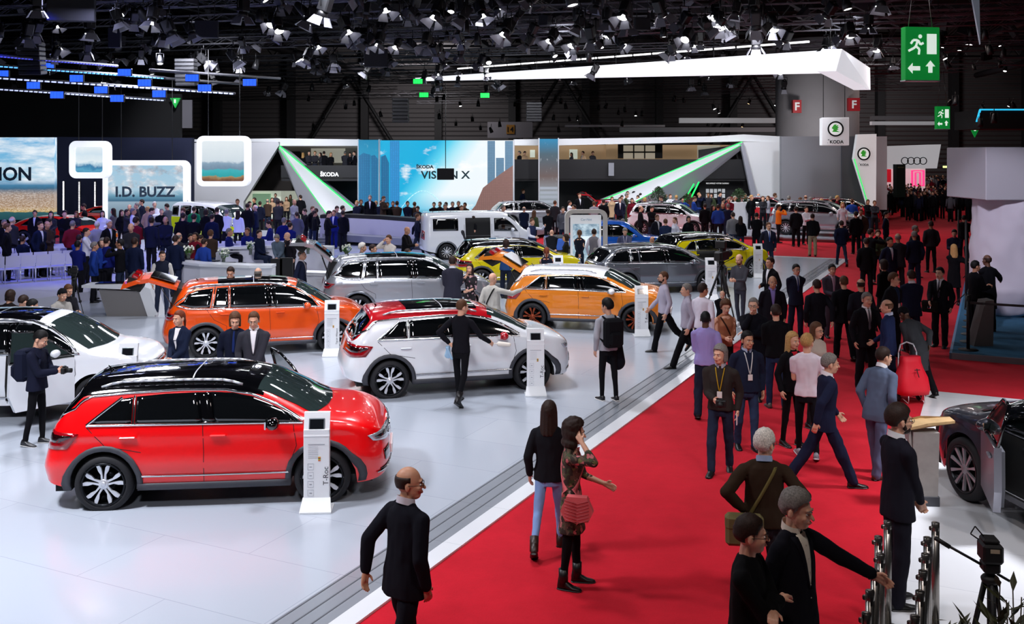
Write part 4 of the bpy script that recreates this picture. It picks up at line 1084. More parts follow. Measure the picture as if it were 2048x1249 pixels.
def city(nt, tc, sx):
    h = mth(nt, 'ADD', sx.outputs['Z'], mth(nt, 'MULTIPLY', mth(nt, 'SUBTRACT', nz(nt, tc, 14, 4), .5), .05))
    base = ramp(nt, h, [(0, '1e4650'), (.09, '2c5a60'), (.10, 'c8a860'), (.16, 'b09070'), (.30, 'a8968c'), (.38, '3f6a88'), (.44, '4a88b0'), (.52, '9cc8e0'), (1, '2ca0d8')])
    c = ramp(nt, nz(nt, tc, 2.6, 9, (1, 1, 2.4)), [(.40, '000000'), (.58, 'ffffff')]); up = ramp(nt, sx.outputs['Z'], [(.42, '000000'), (.5, 'ffffff')])
    w = ramp(nt, nz(nt, tc, 5, 4), [(.3, 'c8dcec'), (.6, 'f6fbff')]); sk_ = mixc(nt, mixc(nt, 1.0, c, up, 'MULTIPLY'), base, w)
    v = nt.nodes.new('ShaderNodeTexVoronoi'); v.inputs['Scale'].default_value = 105; mp = nt.nodes.new('ShaderNodeMapping'); mp.inputs['Scale'].default_value = (1, 1, 1.6)
    nt.links.new(tc.outputs['Generated'], mp.inputs[0]); nt.links.new(mp.outputs[0], v.inputs['Vector'])
    hs = ramp(nt, v.outputs['Color'], [(.2, '5a4a40'), (.5, 'b09478'), (.75, 'f4f0ec')]); m_ = ramp(nt, sx.outputs['Z'], [(.09, '000000'), (.11, 'a0a0a0'), (.32, '909090'), (.38, '000000')])
    return mixc(nt, m_, sk_, hs)
def coast(nt, tc, sx):
    h = mth(nt, 'ADD', sx.outputs['Z'], mth(nt, 'MULTIPLY', mth(nt, 'SUBTRACT', nz(nt, tc, 4, 8), .5), .22))
    return ramp(nt, h, [(0, '5a3a24'), (.08, '8a6040'), (.13, 'a08a60'), (.15, '28a0a4'), (.28, '40b0b8'), (.31, '708aa0'), (.45, '8aa4b8'), (.5, 'd0dce4'), (1, 'e6eef2')])
def mountain(nt, tc, sx):
    h = mth(nt, 'ADD', sx.outputs['Z'], mth(nt, 'MULTIPLY', mth(nt, 'SUBTRACT', nz(nt, tc, 2.5, 8), .5), .5))
    return ramp(nt, h, [(0, '4a90b0'), (.12, '5aa4c4'), (.25, '3a7ca8'), (.34, 'b4d0e0'), (.42, 'e2edf2'), (.7, 'cfe2ee'), (1, 'e8f0f4')])
def city2(nt, tc, sx):
    a = mth(nt, 'ADD', mth(nt, 'MULTIPLY', sx.outputs['X'], .8), mth(nt, 'MULTIPLY', sx.outputs['Z'], -.35))
    base = ramp(nt, a, [(0, '18b0e0'), (.08, '5fd4f2'), (.16, 'b4ecfa'), (.27, 'f0faff'), (.55, 'f2f8fc'), (.75, '9ab8c8')])
    lo = ramp(nt, sx.outputs['Z'], [(0, '4a8494'), (.08, '6ab4cc'), (.12, '9ad8ec'), (.3, 'ffffff')]); b2 = mixc(nt, 1.0, base, lo, 'MULTIPLY')
    c = ramp(nt, nz(nt, tc, 3.4, 9, (1, 1, 1.2)), [(.56, '000000'), (.66, 'ffffff')]); w = nt.nodes.new('ShaderNodeRGB'); w.outputs[0].default_value = (1, 1, 1, 1)
    return mixc(nt, c, b2, w.outputs[0])
SCR = {k: screenmat('screen_'+k, f) for k, f in (('lake', lake), ('city', city), ('coast', coast), ('mountain', mountain), ('cityscape', city2))}
def rrect(x0, z0, x1, z1, r, n=6):
    out = []
    for cx, cz, a0 in ((x1-r, z1-r, 0), (x0+r, z1-r, 90), (x0+r, z0+r, 180), (x1-r, z0+r, 270)):
        for i in range(n+1):
            a = math.radians(a0+90*i/n); out.append((cx+r*math.cos(a), cz+r*math.sin(a)))
    return out
def ring_frame(mb, outer, inner, y0, y1, mi=0):
    n = len(outer); rs = [[(x, y0, z) for x, z in outer], [(x, y0, z) for x, z in inner], [(x, y1, z) for x, z in inner], [(x, y1, z) for x, z in outer], [(x, y0, z) for x, z in outer]]
    return mb.rings(rs, mi, False, False)
o = thing('led_screen', 'huge lit screen of a lakeside town under clouds, cut by the left edge', 'screen', P(-60, 440, 46)); s_ = FP/46
mb = MB(); mb.box(-3, 0, 0, 168/s_, .3, 165/s_); mb.build('screen_panel', SCR['city'], o)
t_ = text('screen_lettering', 'I.D. VIZZION', (53/s_, -.03, 92/s_), height=28/s_, m=mat('screen_text', '2c4050', .5), parent=o, bold=.03)
t_.location.x = (123/s_)-max(v.co.x for v in t_.data.vertices)
mb = MB(); mb.prism([P(104, 274, 52), P(384, 276, 52), P(384, 470, 52), P(104, 470, 52)], (0, .4, 0)); struct(mb.build('wall_navy', NAVY))
def frame_screen(x0, y0, x1, y1, Y, sm, label, fr=11, cable=True, txt=None):
    s_ = FP/Y; w, h = (x1-x0)/s_, (y1-y0)/s_; o = thing('framed_screen', label, 'screen', P(x0, y1, Y)); mb = MB(); r = 14/s_; f = fr/s_
    ring_frame(mb, rrect(0, 0, w, h, r), rrect(f, f, w-f, h-f, r*.35), 0, .45); mb.build('screen_frame', LIT, o)
    mb = MB(); mb.box(f*.9, .06, f*.9, w-f*.9, .14, h-f*.9); mb.build('screen_panel', sm, o)
    if txt: text('screen_lettering', txt, (w*.5, .03, h*.52), width=w*.70, m=mat('screen_text', '2c3a48', .5), parent=o, bold=.035)
    if cable:
        mb = MB()
        for q in (.2, .8): mb.tube((w*q, .2, h), (w*q, .2, h+4), .02, n=5)
        mb.build('hanging_wire', BLKM, o)
frame_screen(205, 321, 376, 452, 49, SCR['lake'], 'wide white-framed screen lettered I.D. BUZZ over a lake picture', 10, True, 'I.D. BUZZ')
frame_screen(138, 282, 217, 357, 47.5, SCR['mountain'], 'small square white-framed screen with a pale mountain picture', 12)
frame_screen(393, 272, 498, 373, 46, SCR['coast'], 'square white-framed screen showing a turquoise bay, hanging before the grey gable', 10)
for i, x in enumerate((127, 158.5, 190)):
    o = thing('light_column', 'thin vertical strip of white lights on the navy wall, %s of three' % ('leftmost and brightest', 'middle', 'rightmost')[i], 'light', P(x, 440, 51)); mb = MB(); s_ = FP/51
    mb.box(-.05, 0, 0, .05, .08, 78/s_); mb.build('housing', BLKM, o)
    mb = MB()
    for k in range(26): mb.box(-.028, -.02, 3/s_+k*.073, .028, 0, 3/s_+k*.073+(.07 if i == 0 else .035))
    b_ = mb.build('light_strip', LEDW, o)
# grey hanging panel under the roof on the left
o = thing('hanging_billboard', 'blank pale grey board hanging high beside a green triangle sign', 'panel', P(298, 257, 62)); s_ = FP/62
mb = MB(); mb.box(0, 0, 0, 54/s_, .12, 58/s_); mb.box(55/s_, 0, .02, 86/s_, .12, 57/s_); mb.build('board', mat('grey_board', '7a7880', .7), o)
mb = MB(); [mb.tube((x/s_, .05, 58/s_), (x/s_, .05, 58/s_+3), .02, n=5) for x in (4, 50, 82)]; mb.build('hanging_wire', BLKM, o)
# --- exhibition building behind: white fascia, two gables, upper deck
YB = 60.0
bd = thing('stand_building', 'two-storey white exhibition stand with triangular gables and green light lines', 'building', (0, 0, 0))
pxpanel('roof_fascia', [(378, 284), (378, 279), (560, 277), (716, 279), (716, 292), (560, 292), (560, 284)], YB, WHT, 3, bd)
pxpanel('roof_fascia', [(1027, 279), (1078, 278.5), (1078, 291), (1027, 291)], YB, WHT, 3, bd)
pxpanel('roof_fascia', [(1116, 278), (1420, 273), (1487, 269), (1563, 273), (1563, 285), (1487, 283), (1116, 291)], YB, WHT, 3, bd)
pxpanel('gable_wall', [(378, 286), (556, 284), (558, 291), (487, 404), (487, 450), (378, 450)], YB-.3, mat('gable_grey_white', 'd6d7dc', .5), .5, bd)
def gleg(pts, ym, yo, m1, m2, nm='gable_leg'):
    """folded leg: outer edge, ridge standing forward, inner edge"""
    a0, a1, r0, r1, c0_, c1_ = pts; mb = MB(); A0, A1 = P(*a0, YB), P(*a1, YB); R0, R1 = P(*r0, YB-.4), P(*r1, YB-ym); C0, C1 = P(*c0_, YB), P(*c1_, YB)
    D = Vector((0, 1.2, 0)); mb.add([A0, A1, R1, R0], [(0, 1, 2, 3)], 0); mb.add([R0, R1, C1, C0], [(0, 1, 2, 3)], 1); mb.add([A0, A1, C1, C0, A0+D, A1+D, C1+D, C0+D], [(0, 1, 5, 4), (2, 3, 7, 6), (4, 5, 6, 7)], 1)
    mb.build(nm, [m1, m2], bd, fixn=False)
    mb = MB(); mb.tube(A0+Vector((0, -.06, 0)), A1+Vector((0, -.06, 0)), .035, n=6); mb.tube(R0-Vector((0, .05, 0)), R1-Vector((0, .05, 0)), .022, n=6); mb.build('light_line', LEDG, bd)
gleg([(559, 291), (712, 420), (558, 296), (655, 430), (557, 303), (612, 436)], 1.5, 0, mat('gable_lit', 'e8eaee', .5), mat('gable_shaded', 'cfd0d8', .5))  # lit and shaded facets of one white leg, tone put into the colours
gleg([(1484, 284), (1196, 404), (1486, 288), (1262, 408), (1482, 300), (1352, 404)], 2.2, 0, mat('gable_lit', 'e8eaee', .5), mat('gable_shaded', 'cfd0d8', .5))
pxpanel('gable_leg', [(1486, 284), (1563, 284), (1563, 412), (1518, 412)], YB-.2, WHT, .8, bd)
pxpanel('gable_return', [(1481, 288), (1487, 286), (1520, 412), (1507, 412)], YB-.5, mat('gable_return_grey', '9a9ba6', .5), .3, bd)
mb = MB(); mb.tube(P(1388, 368, YB-.8), P(1366, 406, YB-.8), .05, n=6); mb.tube(P(1398, 364, YB-.8), P(1378, 404, YB-.8), .05, n=6); mb.build('light_line', LEDG, bd)
ROOM = mat('warm_room_wall', 'a88a68', .7, emit=.35); ROOMG = mat('lit_room_wall', 'dfe6d4', .7, emit=.5); DECK = mat('deck_black', '101014', .4)
# upper deck: back wall, floor, black parapet
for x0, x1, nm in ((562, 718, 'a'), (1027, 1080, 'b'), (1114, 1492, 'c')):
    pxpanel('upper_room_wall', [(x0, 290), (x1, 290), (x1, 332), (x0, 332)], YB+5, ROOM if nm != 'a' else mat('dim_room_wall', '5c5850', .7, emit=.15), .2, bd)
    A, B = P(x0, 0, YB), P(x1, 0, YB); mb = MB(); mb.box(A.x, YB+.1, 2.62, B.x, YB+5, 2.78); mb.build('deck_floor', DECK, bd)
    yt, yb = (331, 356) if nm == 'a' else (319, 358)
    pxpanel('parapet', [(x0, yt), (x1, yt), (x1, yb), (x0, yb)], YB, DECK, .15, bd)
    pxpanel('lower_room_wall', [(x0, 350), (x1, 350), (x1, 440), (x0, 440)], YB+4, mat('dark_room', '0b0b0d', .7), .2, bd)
for x0, x1, y0, y1, m_ in ((622, 690, 297, 326, mat('pale_room_panel', 'b8b4a4', .7, emit=.45)), (1139, 1155, 299, 318, ROOMG), (1212, 1245, 286, 319, ROOM), (1395, 1440, 291, 316, mat('pale_room_panel', 'b8b4a4', .7, emit=.45)), (1060, 1070, 300, 315, ROOMG)):
    pxpanel('room_panel', [(x0, y0), (x1, y0), (x1, y1), (x0, y1)], YB+4.6, m_, .1, bd)
pxpanel('picture_wall', [(1236, 288), (1325, 288), (1325, 317), (1236, 317)], YB+3.5, BLKM, .1, bd)
for i in range(3):
    for j in range(2):
        x = 1247+i*22; y = 291+j*15; pxpanel('lit_picture', [(x, y), (x+19, y), (x+19, y+12), (x, y+12)], YB+3.4, mat('lit_picture_face', 'b4a894', .5, emit=.5), .05, bd)
pxpanel('white_banner', [(1217, 326), (1228, 326), (1228, 352), (1217, 352)], YB-.25, mat('soft_grey_banner', '8e9098', .6), .05, bd)
pxpanel('tent_room_wall', [(490, 380), (640, 380), (640, 445), (490, 445)], YB+4, ROOMG, .2, bd)
pxpanel('tent_room_shelf', [(505, 388), (540, 388), (540, 414), (505, 414)], YB+3.6, mat('pale_green_shelf', '9ac4a0', .6, emit=.4), .3, bd)
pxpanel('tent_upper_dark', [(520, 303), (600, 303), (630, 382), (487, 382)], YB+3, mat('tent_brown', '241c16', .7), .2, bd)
text('wall_lettering', '\u0160KODA', (P(659, 348, YB-.1)), width=37/33.2, m=mat('sign_white_lit', 'f0f0f2', .5, emit=.8), parent=bd, bold=.035)
pxpanel('gift_wall', [(1398, 300), (1478, 290), (1508, 400), (1398, 400)], YB+1.5, mat('gift_wall_dark', '1d1c1e', .5), .2, bd)
text('wall_lettering', 'RECUPEREZ VOTRE CADEAU', P(1435, 367, YB+1.3), width=46/33, m=mat('sign_white_lit', 'f0f0f2', .5, emit=.8), parent=bd, bold=.02)
for i in range(5):
    for j in range(2):
        x = 1412+i*8; y = 378+j*10; pxpanel('gift_poster', [(x, y), (x+6, y), (x+6, y+8), (x, y+8)], YB+1.35, mat('poster_white', 'd8dadc', .6, emit=.3), .03, bd)
# upright display walls
def dwall(x0, y0, x1, y1, Y, sm, label, th=.5):
    o = thing('display_wall', label, 'screen', P(x0, y1, Y)); s_ = FP/Y; mb = MB(); mb.box(0, 0, 0, (x1-x0)/s_, th, (y1-y0)/s_); mb.build('screen_panel', sm, o)
    mb = MB(); mb.box(-.06, 0, 0, 0, th+.1, (y1-y0)/s_+.05); mb.box((x1-x0)/s_, 0, 0, (x1-x0)/s_+.06, th+.1, (y1-y0)/s_+.05); mb.build('screen_edge', ALLOY, o); return o, s_
TW = mat('tower_blue', '2a7ab0', .5, emit=.9, ecol='2a86bc'); TW2 = mat('tower_teal', '1c5a80', .5, emit=.9, ecol='1e6a94'); TW3 = mat('tower_brown', '6a4c48', .5, emit=.7, ecol='8a6a60'); TW4 = mat('tower_slate', '4a6478', .5, emit=.8, ecol='5c8098')
def winpat(m):
    nt = m.node_tree; b = nt.nodes['Principled BSDF']; tc = nt.nodes.new('ShaderNodeTexCoord'); br = nt.nodes.new('ShaderNodeTexBrick'); mp = nt.nodes.new('ShaderNodeMapping'); mp.inputs['Rotation'].default_value = (PI/2, 0, 0)
    br.inputs['Scale'].default_value = 1; br.offset = 0; br.inputs['Brick Width'].default_value = .12; br.inputs['Row Height'].default_value = .1; br.inputs['Mortar Size'].default_value = .02
    c = b.inputs['Emission Color'].default_value[:]; br.inputs['Color1'].default_value = c; br.inputs['Color2'].default_value = [x*.8 for x in c[:3]]+[1]; br.inputs['Mortar'].default_value = [x*.55 for x in c[:3]]+[1]
    nt.links.new(tc.outputs['Object'], mp.inputs[0]); nt.links.new(mp.outputs[0], br.inputs[0]); nt.links.new(br.outputs['Color'], b.inputs['Emission Color'])
for m_ in (TW, TW2, TW3, TW4): winpat(m_)
STB = screenmat('screen_blue', sky([(0, '3a6c80'), (.1, '5aa0b8'), (.5, '34a8d0'), (1, '1488b4')], 'a8dcec', 3, (.6, .8)))
o, s_ = dwall(717, 280, 757, 436, 58.6, STB, 'narrow display wall with a curved blue tower picture, left of the main screen')
mb = MB(); mb.prism([(1/s_, -.03, 28/s_), (24/s_, -.03, 28/s_), (24/s_, -.03, 126/s_), (10/s_, -.03, 130/s_), (1/s_, -.03, 124/s_)], (0, .03, 0)); mb.prism([(25/s_, -.03, 28/s_), (39/s_, -.03, 28/s_), (39/s_, -.03, 118/s_), (32/s_, -.03, 126/s_), (25/s_, -.03, 124/s_)], (0, .03, 0)); mb.build('tower_picture', TW2, o)
o, s_ = dwall(761, 281, 1027, 436, 59, SCR['cityscape'], 'main display wall lettered VISION X with a bright city sky')
mb = MB(); mb.prism([(1/s_, -.03, 22/s_), (17/s_, -.03, 22/s_), (17/s_, -.03, 110/s_), (10/s_, -.03, 126/s_), (1/s_, -.03, 122/s_)], (0, .03, 0)); mb.build('tower_picture', TW2, o)
mb = MB(); mb.prism([(19/s_, -.03, 16/s_), (38/s_, -.03, 16/s_), (38/s_, -.03, 154/s_), (19/s_, -.03, 154/s_)], (0, .03, 0)); mb.build('tower_picture', TW, o)
mb = MB()
for x0, x1, h in ((214, 229, 154), (231, 247, 120), (249, 265, 154)): mb.prism([(x0/s_, -.03, 40/s_), (x1/s_, -.03, 40/s_), (x1/s_, -.03, h/s_), (x0/s_, -.03, h/s_)], (0, .03, 0))
mb.build('tower_picture', TW4, o)
mb = MB(); mb.prism([(170/s_, -.035, 1/s_), (265/s_, -.035, 1/s_), (265/s_, -.035, 105/s_), (240/s_, -.035, 88/s_), (205/s_, -.035, 60/s_), (190/s_, -.035, 25/s_)], (0, .02, 0)); mb.build('tower_picture', TW3, o)
mb = MB(); mb.pipe([Vector(((40+90*i/14)/s_, -.05, (18+36*math.sin(PI*i/14))/s_)) for i in range(15)], .025, 5); mb.build('bridge_picture', mat('bridge_line', 'a8d4e4', .5, emit=.8), o)
TXD = mat('screen_text_dark', '14343c', .5)
text('screen_lettering', '\u0160KODA', (89/s_, -.05, 103/s_), width=35/s_, height=9/s_, m=TXD, parent=o, bold=.045); text('screen_lettering', 'VISION X', (130/s_, -.05, 86/s_), width=99/s_, height=16/s_, m=TXD, parent=o, bold=.022)
o, s_ = dwall(1079, 278, 1116, 428, 58.3, screenmat('screen_stairs', sky([(0, '6a7078'), (.25, '98a0a8'), (.5, '6a5a58'), (.8, '4a6270'), (1, '1c86b4')], 'c0c8cc', 6, (.6, .8))), 'narrow display wall with a grey quayside picture, right of the main screen')
mb = MB(); [mb.box(1/s_, -.03, (4+k*9)/s_, 36/s_, 0, (9+k*9)/s_) for k in range(6)]; mb.build('steps_picture', mat('steps_pic', '8a9098', .5, emit=.5), o)
o = thing('hanging_monitor', 'small black monitor back hanging in front of the main display wall', 'monitor', P(891, 360, 52)); s_ = FP/52
mb = MB(); mb.rbox(-17/s_, 0, 0, 17/s_, .15, 23/s_, .02); mb.build('monitor_case', BLKM, o); mb = MB(); mb.tube((0, .07, 23/s_), (0, .07, 23/s_+4.5), .02, n=6); mb.build('hanging_pole', BLKM, o)
# tall grey wall, logo boards
def badge(parent, x, y, z, r, word=True, white=False):
    mb = MB(); M = Matrix.Translation((x, y, z)) @ Matrix.Rotation(PI/2, 4, 'X')
    mb.lathe([(r*.80, .0), (r*.80, .05), (r, .05), (r, 0)], 40, M=M, smooth=False); mb.build('emblem_ring', mat('emblem_black', '0c0f0c', .3), parent)
    mb = MB(); mb.lathe([(0, .02), (r*.78, .02)], 40, M=M, smooth=False); mb.build('emblem_field', mat('emblem_white', 'f0f2f0', .4, emit=.5), parent)
    mb = MB(); e = lambda a, b: (x+a*r, y-.03, z+b*r)
    mb.prism([e(*p) for p in ((-.5, .1), (-.2, .55), (.15, .60), (.05, .40), (.38, .50), (.22, .25), (.45, .25), (.2, 0), (.4, -.05), (.1, -.2), (.55, -.42), (-.45, -.38), (-.25, -.1))], (0, .012, 0)); mb.build('winged_arrow', mat('emblem_green', '3aaa35', .4, emit=.3), parent)
    if word: text('brand_lettering', '\u0160KODA', (x, y-.02, z-r*1.62), width=r*(2.0 if r > .38 else 1.55), m=mat('emblem_black', '0c0f0c', .3), parent=parent, bold=.03)
o = thing('partition_wall', 'tall plain grey wall with a darker right third, behind the hanging emblem cube', 'wall panel', (0, 0, 0)); YW = 57
pxpanel('wall_face', [(1563, 273), (1684, 273), (1684, 420), (1563, 420)], YW, GRY, .4, o)
pxpanel('wall_face_dark', [(1684, 273), (1746, 273), (1746, 420), (1684, 420)], YW-.15, DGR, .5, o)
o = thing('emblem_board', 'angular white upright board with a round green emblem', 'sign', P(1727, 420, 56.2)); s_ = FP/56.2
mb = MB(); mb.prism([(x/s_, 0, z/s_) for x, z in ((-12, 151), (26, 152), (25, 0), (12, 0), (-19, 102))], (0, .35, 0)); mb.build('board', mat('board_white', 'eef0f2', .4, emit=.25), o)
mb = MB(); mb.tube((-19/s_, -.02, 102/s_), (12/s_, -.02, 0), .03, n=5); mb.build('light_line', LEDG, o)
badge(o, 0, -.03, 112/s_, 13/s_)
o = thing('emblem_cube', 'white hanging cube with a round green emblem in front of the round column', 'sign', P(1671, 291, 50), math.radians(-12)); s_ = FP/50; w_ = 26/s_
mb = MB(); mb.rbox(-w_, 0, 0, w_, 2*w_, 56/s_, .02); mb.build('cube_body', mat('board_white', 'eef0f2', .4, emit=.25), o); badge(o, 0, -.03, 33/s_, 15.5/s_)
mb = MB(); [mb.tube((q*w_*.8, w_, 56/s_), (q*w_*.8, w_, 56/s_+3), .02, n=5) for q in (-1, 1)]; mb.build('hanging_wire', BLKM, o)
mb = MB()
o = thing('white_cabinet_wall', 'plain white wall end standing beside the emblem board', 'wall panel', P(1760, 420, 61)); s_ = FP/61; mb.box(-14/s_, 0, 0, 14/s_, 2, 147/s_); mb.build('wall_face', WHM, o)
# far stands
o = thing('far_stand', 'white exhibition stand with four linked rings at the far end of the aisle', 'building', P(1774, 385, 88)); s_ = FP/88
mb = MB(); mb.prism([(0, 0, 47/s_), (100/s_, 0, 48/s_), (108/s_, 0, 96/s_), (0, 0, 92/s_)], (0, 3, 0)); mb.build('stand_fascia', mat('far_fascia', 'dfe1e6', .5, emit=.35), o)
mb = MB()
for k in range(4):
    M = Matrix.Translation(((35+k*12.2)/s_, -.05, 63/s_)) @ Matrix.Rotation(PI/2, 4, 'X'); mb.lathe([(6.2/s_, 0), (6.2/s_, .06), (7.6/s_, .06), (7.6/s_, 0)], 28, M=M, smooth=False)
mb.build('ring_emblem', BLKM, o)
mb = MB(); mb.box(0, 3, 0, 105/s_, 3.2, 47/s_); mb.build('inner_wall', mat('bright_room', 'd8c8cc', .5, emit=.5), o)
mb = MB(); ring_frame(mb, [(x/s_, z/s_) for x, z in ((55, 12), (80, 12), (80, 44), (55, 44))], [(x/s_, z/s_) for x, z in ((57, 14), (78, 14), (78, 42), (57, 42))], .5, .8); ring_frame(mb, [(x/s_, z/s_) for x, z in ((62, 12), (73, 12), (73, 40), (62, 40))], [(x/s_, z/s_) for x, z in ((63.5, 13), (71.5, 13), (71.5, 38.5), (63.5, 38.5))], .5, .8)
mb.build('pink_light_frame', mat('pink_led', 'ff3070', .4, emit=1.5), o)
mb = MB(); mb.box(0, .4, 20/s_, 12/s_, 1, 46/s_); mb.build('red_panel', mat('red_lit', 'c01828', .5, emit=.6), o)
o = thing('dark_pillar', 'dark green advertising pillar rising out of the far crowd', 'pillar', P(1802, 395, 66)); s_ = FP/66; mb = MB(); mb.box(-9/s_, 0, 0, 9/s_, .6, 66/s_); mb.build('pillar_body', mat('dark_green', '16261f', .5), o); text('pillar_lettering', 'BENTLEY', (0, -.02, 60/s_), width=13/s_, m=mat('gold', 'a09060', .4), parent=o)
for i, (x0, x1, y0, y1) in enumerate(((1888, 1918, 332, 336), (1922, 1945, 332, 336), (1958, 1975, 332, 336))):
    o = thing('strip_light', 'yellow-green strip light at the far hall doors, %s of three' % ('left', 'middle', 'right')[i], 'light', P(x0, y1, 110)); s_ = FP/110; mb = MB(); mb.box(0, 0, 0, (x1-x0)/s_, .3, (y1-y0)/s_); mb.build('tube', mat('door_light', 'd8f090', .4, emit=1.6), o)
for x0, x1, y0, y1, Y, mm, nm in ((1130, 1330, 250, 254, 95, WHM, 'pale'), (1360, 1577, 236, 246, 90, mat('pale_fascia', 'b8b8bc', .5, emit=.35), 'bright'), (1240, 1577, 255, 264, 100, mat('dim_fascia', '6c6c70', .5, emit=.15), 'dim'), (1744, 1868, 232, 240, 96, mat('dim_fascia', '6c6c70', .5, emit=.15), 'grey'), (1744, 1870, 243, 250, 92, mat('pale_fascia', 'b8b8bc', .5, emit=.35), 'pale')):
    o = thing('hanging_fascia', 'long %s hanging fascia of a far stand %s the round column' % (nm, 'right of' if x0 > 1700 else 'left of'), 'fascia', P(x0, y1, Y)); s_ = FP/Y; mb = MB(); mb.box(0, 0, 0, (x1-x0)/s_, .6, (y1-y0)/s_); mb.build('fascia_board', mm, o)
o = thing('gate_sign_board', 'grey wall board with a yellow square numbered 14 high on the back wall', 'sign', P(975, 276, 115)); s_ = FP/115; mb = MB(); mb.box(0, 0, 0, 90/s_, .3, 32/s_); mb.build('board', mat('grey_board', '7a7880', .7), o)
mb = MB(); mb.box(38/s_, -.1, 8/s_, 54/s_, 0, 26/s_); mb.build('number_field', mat('sign_ochre', '9a6a20', .6), o); text('number', '14', (46/s_, -.15, 17/s_), height=11/s_, m=BLKM, parent=o, bold=.005)
# cyan lit box upper right and draped pillar
o = thing('neon_box', 'cyan neon edge on a dark hanging box beside the far aisle', 'light', P(1960, 258, 52)); s_ = FP/52
mb = MB(); mb.box(0, 0, 0, 7, 3, 38/s_); mb.build('dark_box', BLKM, o); mb = MB(); mb.box(-.02, -.08, 37/s_, 7, 0, 40/s_); mb.prism([(-8/s_, -.05, 14/s_), (-5/s_, -.05, 14/s_), (2/s_, -.05, 39/s_), (-1/s_, -.05, 39/s_)], (0, .1, 0)); mb.build('neon_edge', LEDC, o)
o = thing('draped_pillar', 'tall pillar wrapped in crumpled white sheet under a white box top', 'pillar', (0, 0, 0)); dc = G(2062, 655); dc.y += 1.2; o.location = dc
mb = MB(); mb.rbox(-1.05, -1.05, 3.15, 1.6, 1.2, 4.48, .02); mb.build('box_top', mat('greyish_white', 'b4b4bc', .6), o)
mb = MB(); rs = []
for j in range(40):
    t = j/39; z = .35+2.85*t; r0 = .95+.12*(1-t) if t > .25 else (.62+.45*(t/.25)**.6); r = []
    for i in range(72):
        a = 2*PI*i/72; w = MN.noise(Vector((math.cos(a)*3, math.sin(a)*3, z*1.3)))*.07+MN.noise(Vector((math.cos(a)*8, math.sin(a)*8, z*4)))*.03
        r.append((.15+(r0+w)*math.cos(a), (r0+w)*math.sin(a), z+.25*math.cos(a-.6)*(1-t)))
    rs.append(r)
mb.rings(rs); mb.build('draped_sheet', mat('sheet_white', 'c9c6d2', .8), o)
mb = MB(); mb.lathe([(.45, 0), (.45, .9)], 24, cap=True); mb.build('pillar_core', BLKM, o)
# purple-lit low wall and dark table tops behind it
o = thing('low_wall', 'low pale curved wall lit violet, below the raised tables', 'wall panel', (0, 0, 0)); mb = MB(); pts = [G(640, 489), G(672, 488), G(700, 488), G(760, 492), G(836, 500), G(900, 508)]
for a, b in zip(pts[:-1], pts[1:]): mb.prism([a, b, b+Vector((0, .25, 0)), a+Vector((0, .25, 0))], (0, 0, 1.22))
mb.build('wall_face', mat('violet_grey_wall', 'b4b2c0', .6), o)
mb = MB()
for a, b in zip(pts[:-1], pts[1:]): mb.prism([a+Vector((0, .05, 1.23)), b+Vector((0, .05, 1.23)), b+Vector((0, .9, 1.23)), a+Vector((0, .9, 1.23))], (0, 0, .16))
mb.build('dark_counter_top', mat('counter_dark', '141418', .5), o)
struct(poly('floor_stage', [pts[0]+Vector((-.3, .3, .5)), pts[-1]+Vector((0, .3, .5)), Vector((2.5, 52, .5)), Vector((4.0, 59, .5)), Vector((-12, 59, .5)), Vector((-12, 50, .5))], mat('stage_grey', '7a7c84', .5), .3))
for k in range(3):
    struct(poly('trim_%d' % (7+k), [Vector((-11.2-k*.35, 46.2-k*.3, .34-.11*k)), Vector((-8.2, 46.6-k*.3, .34-.11*k)), Vector((-8.2, 52, .34-.11*k)), Vector((-11.6-k*.35, 52, .34-.11*k))], mat('step_grey', '6c6e78', .5), .1))
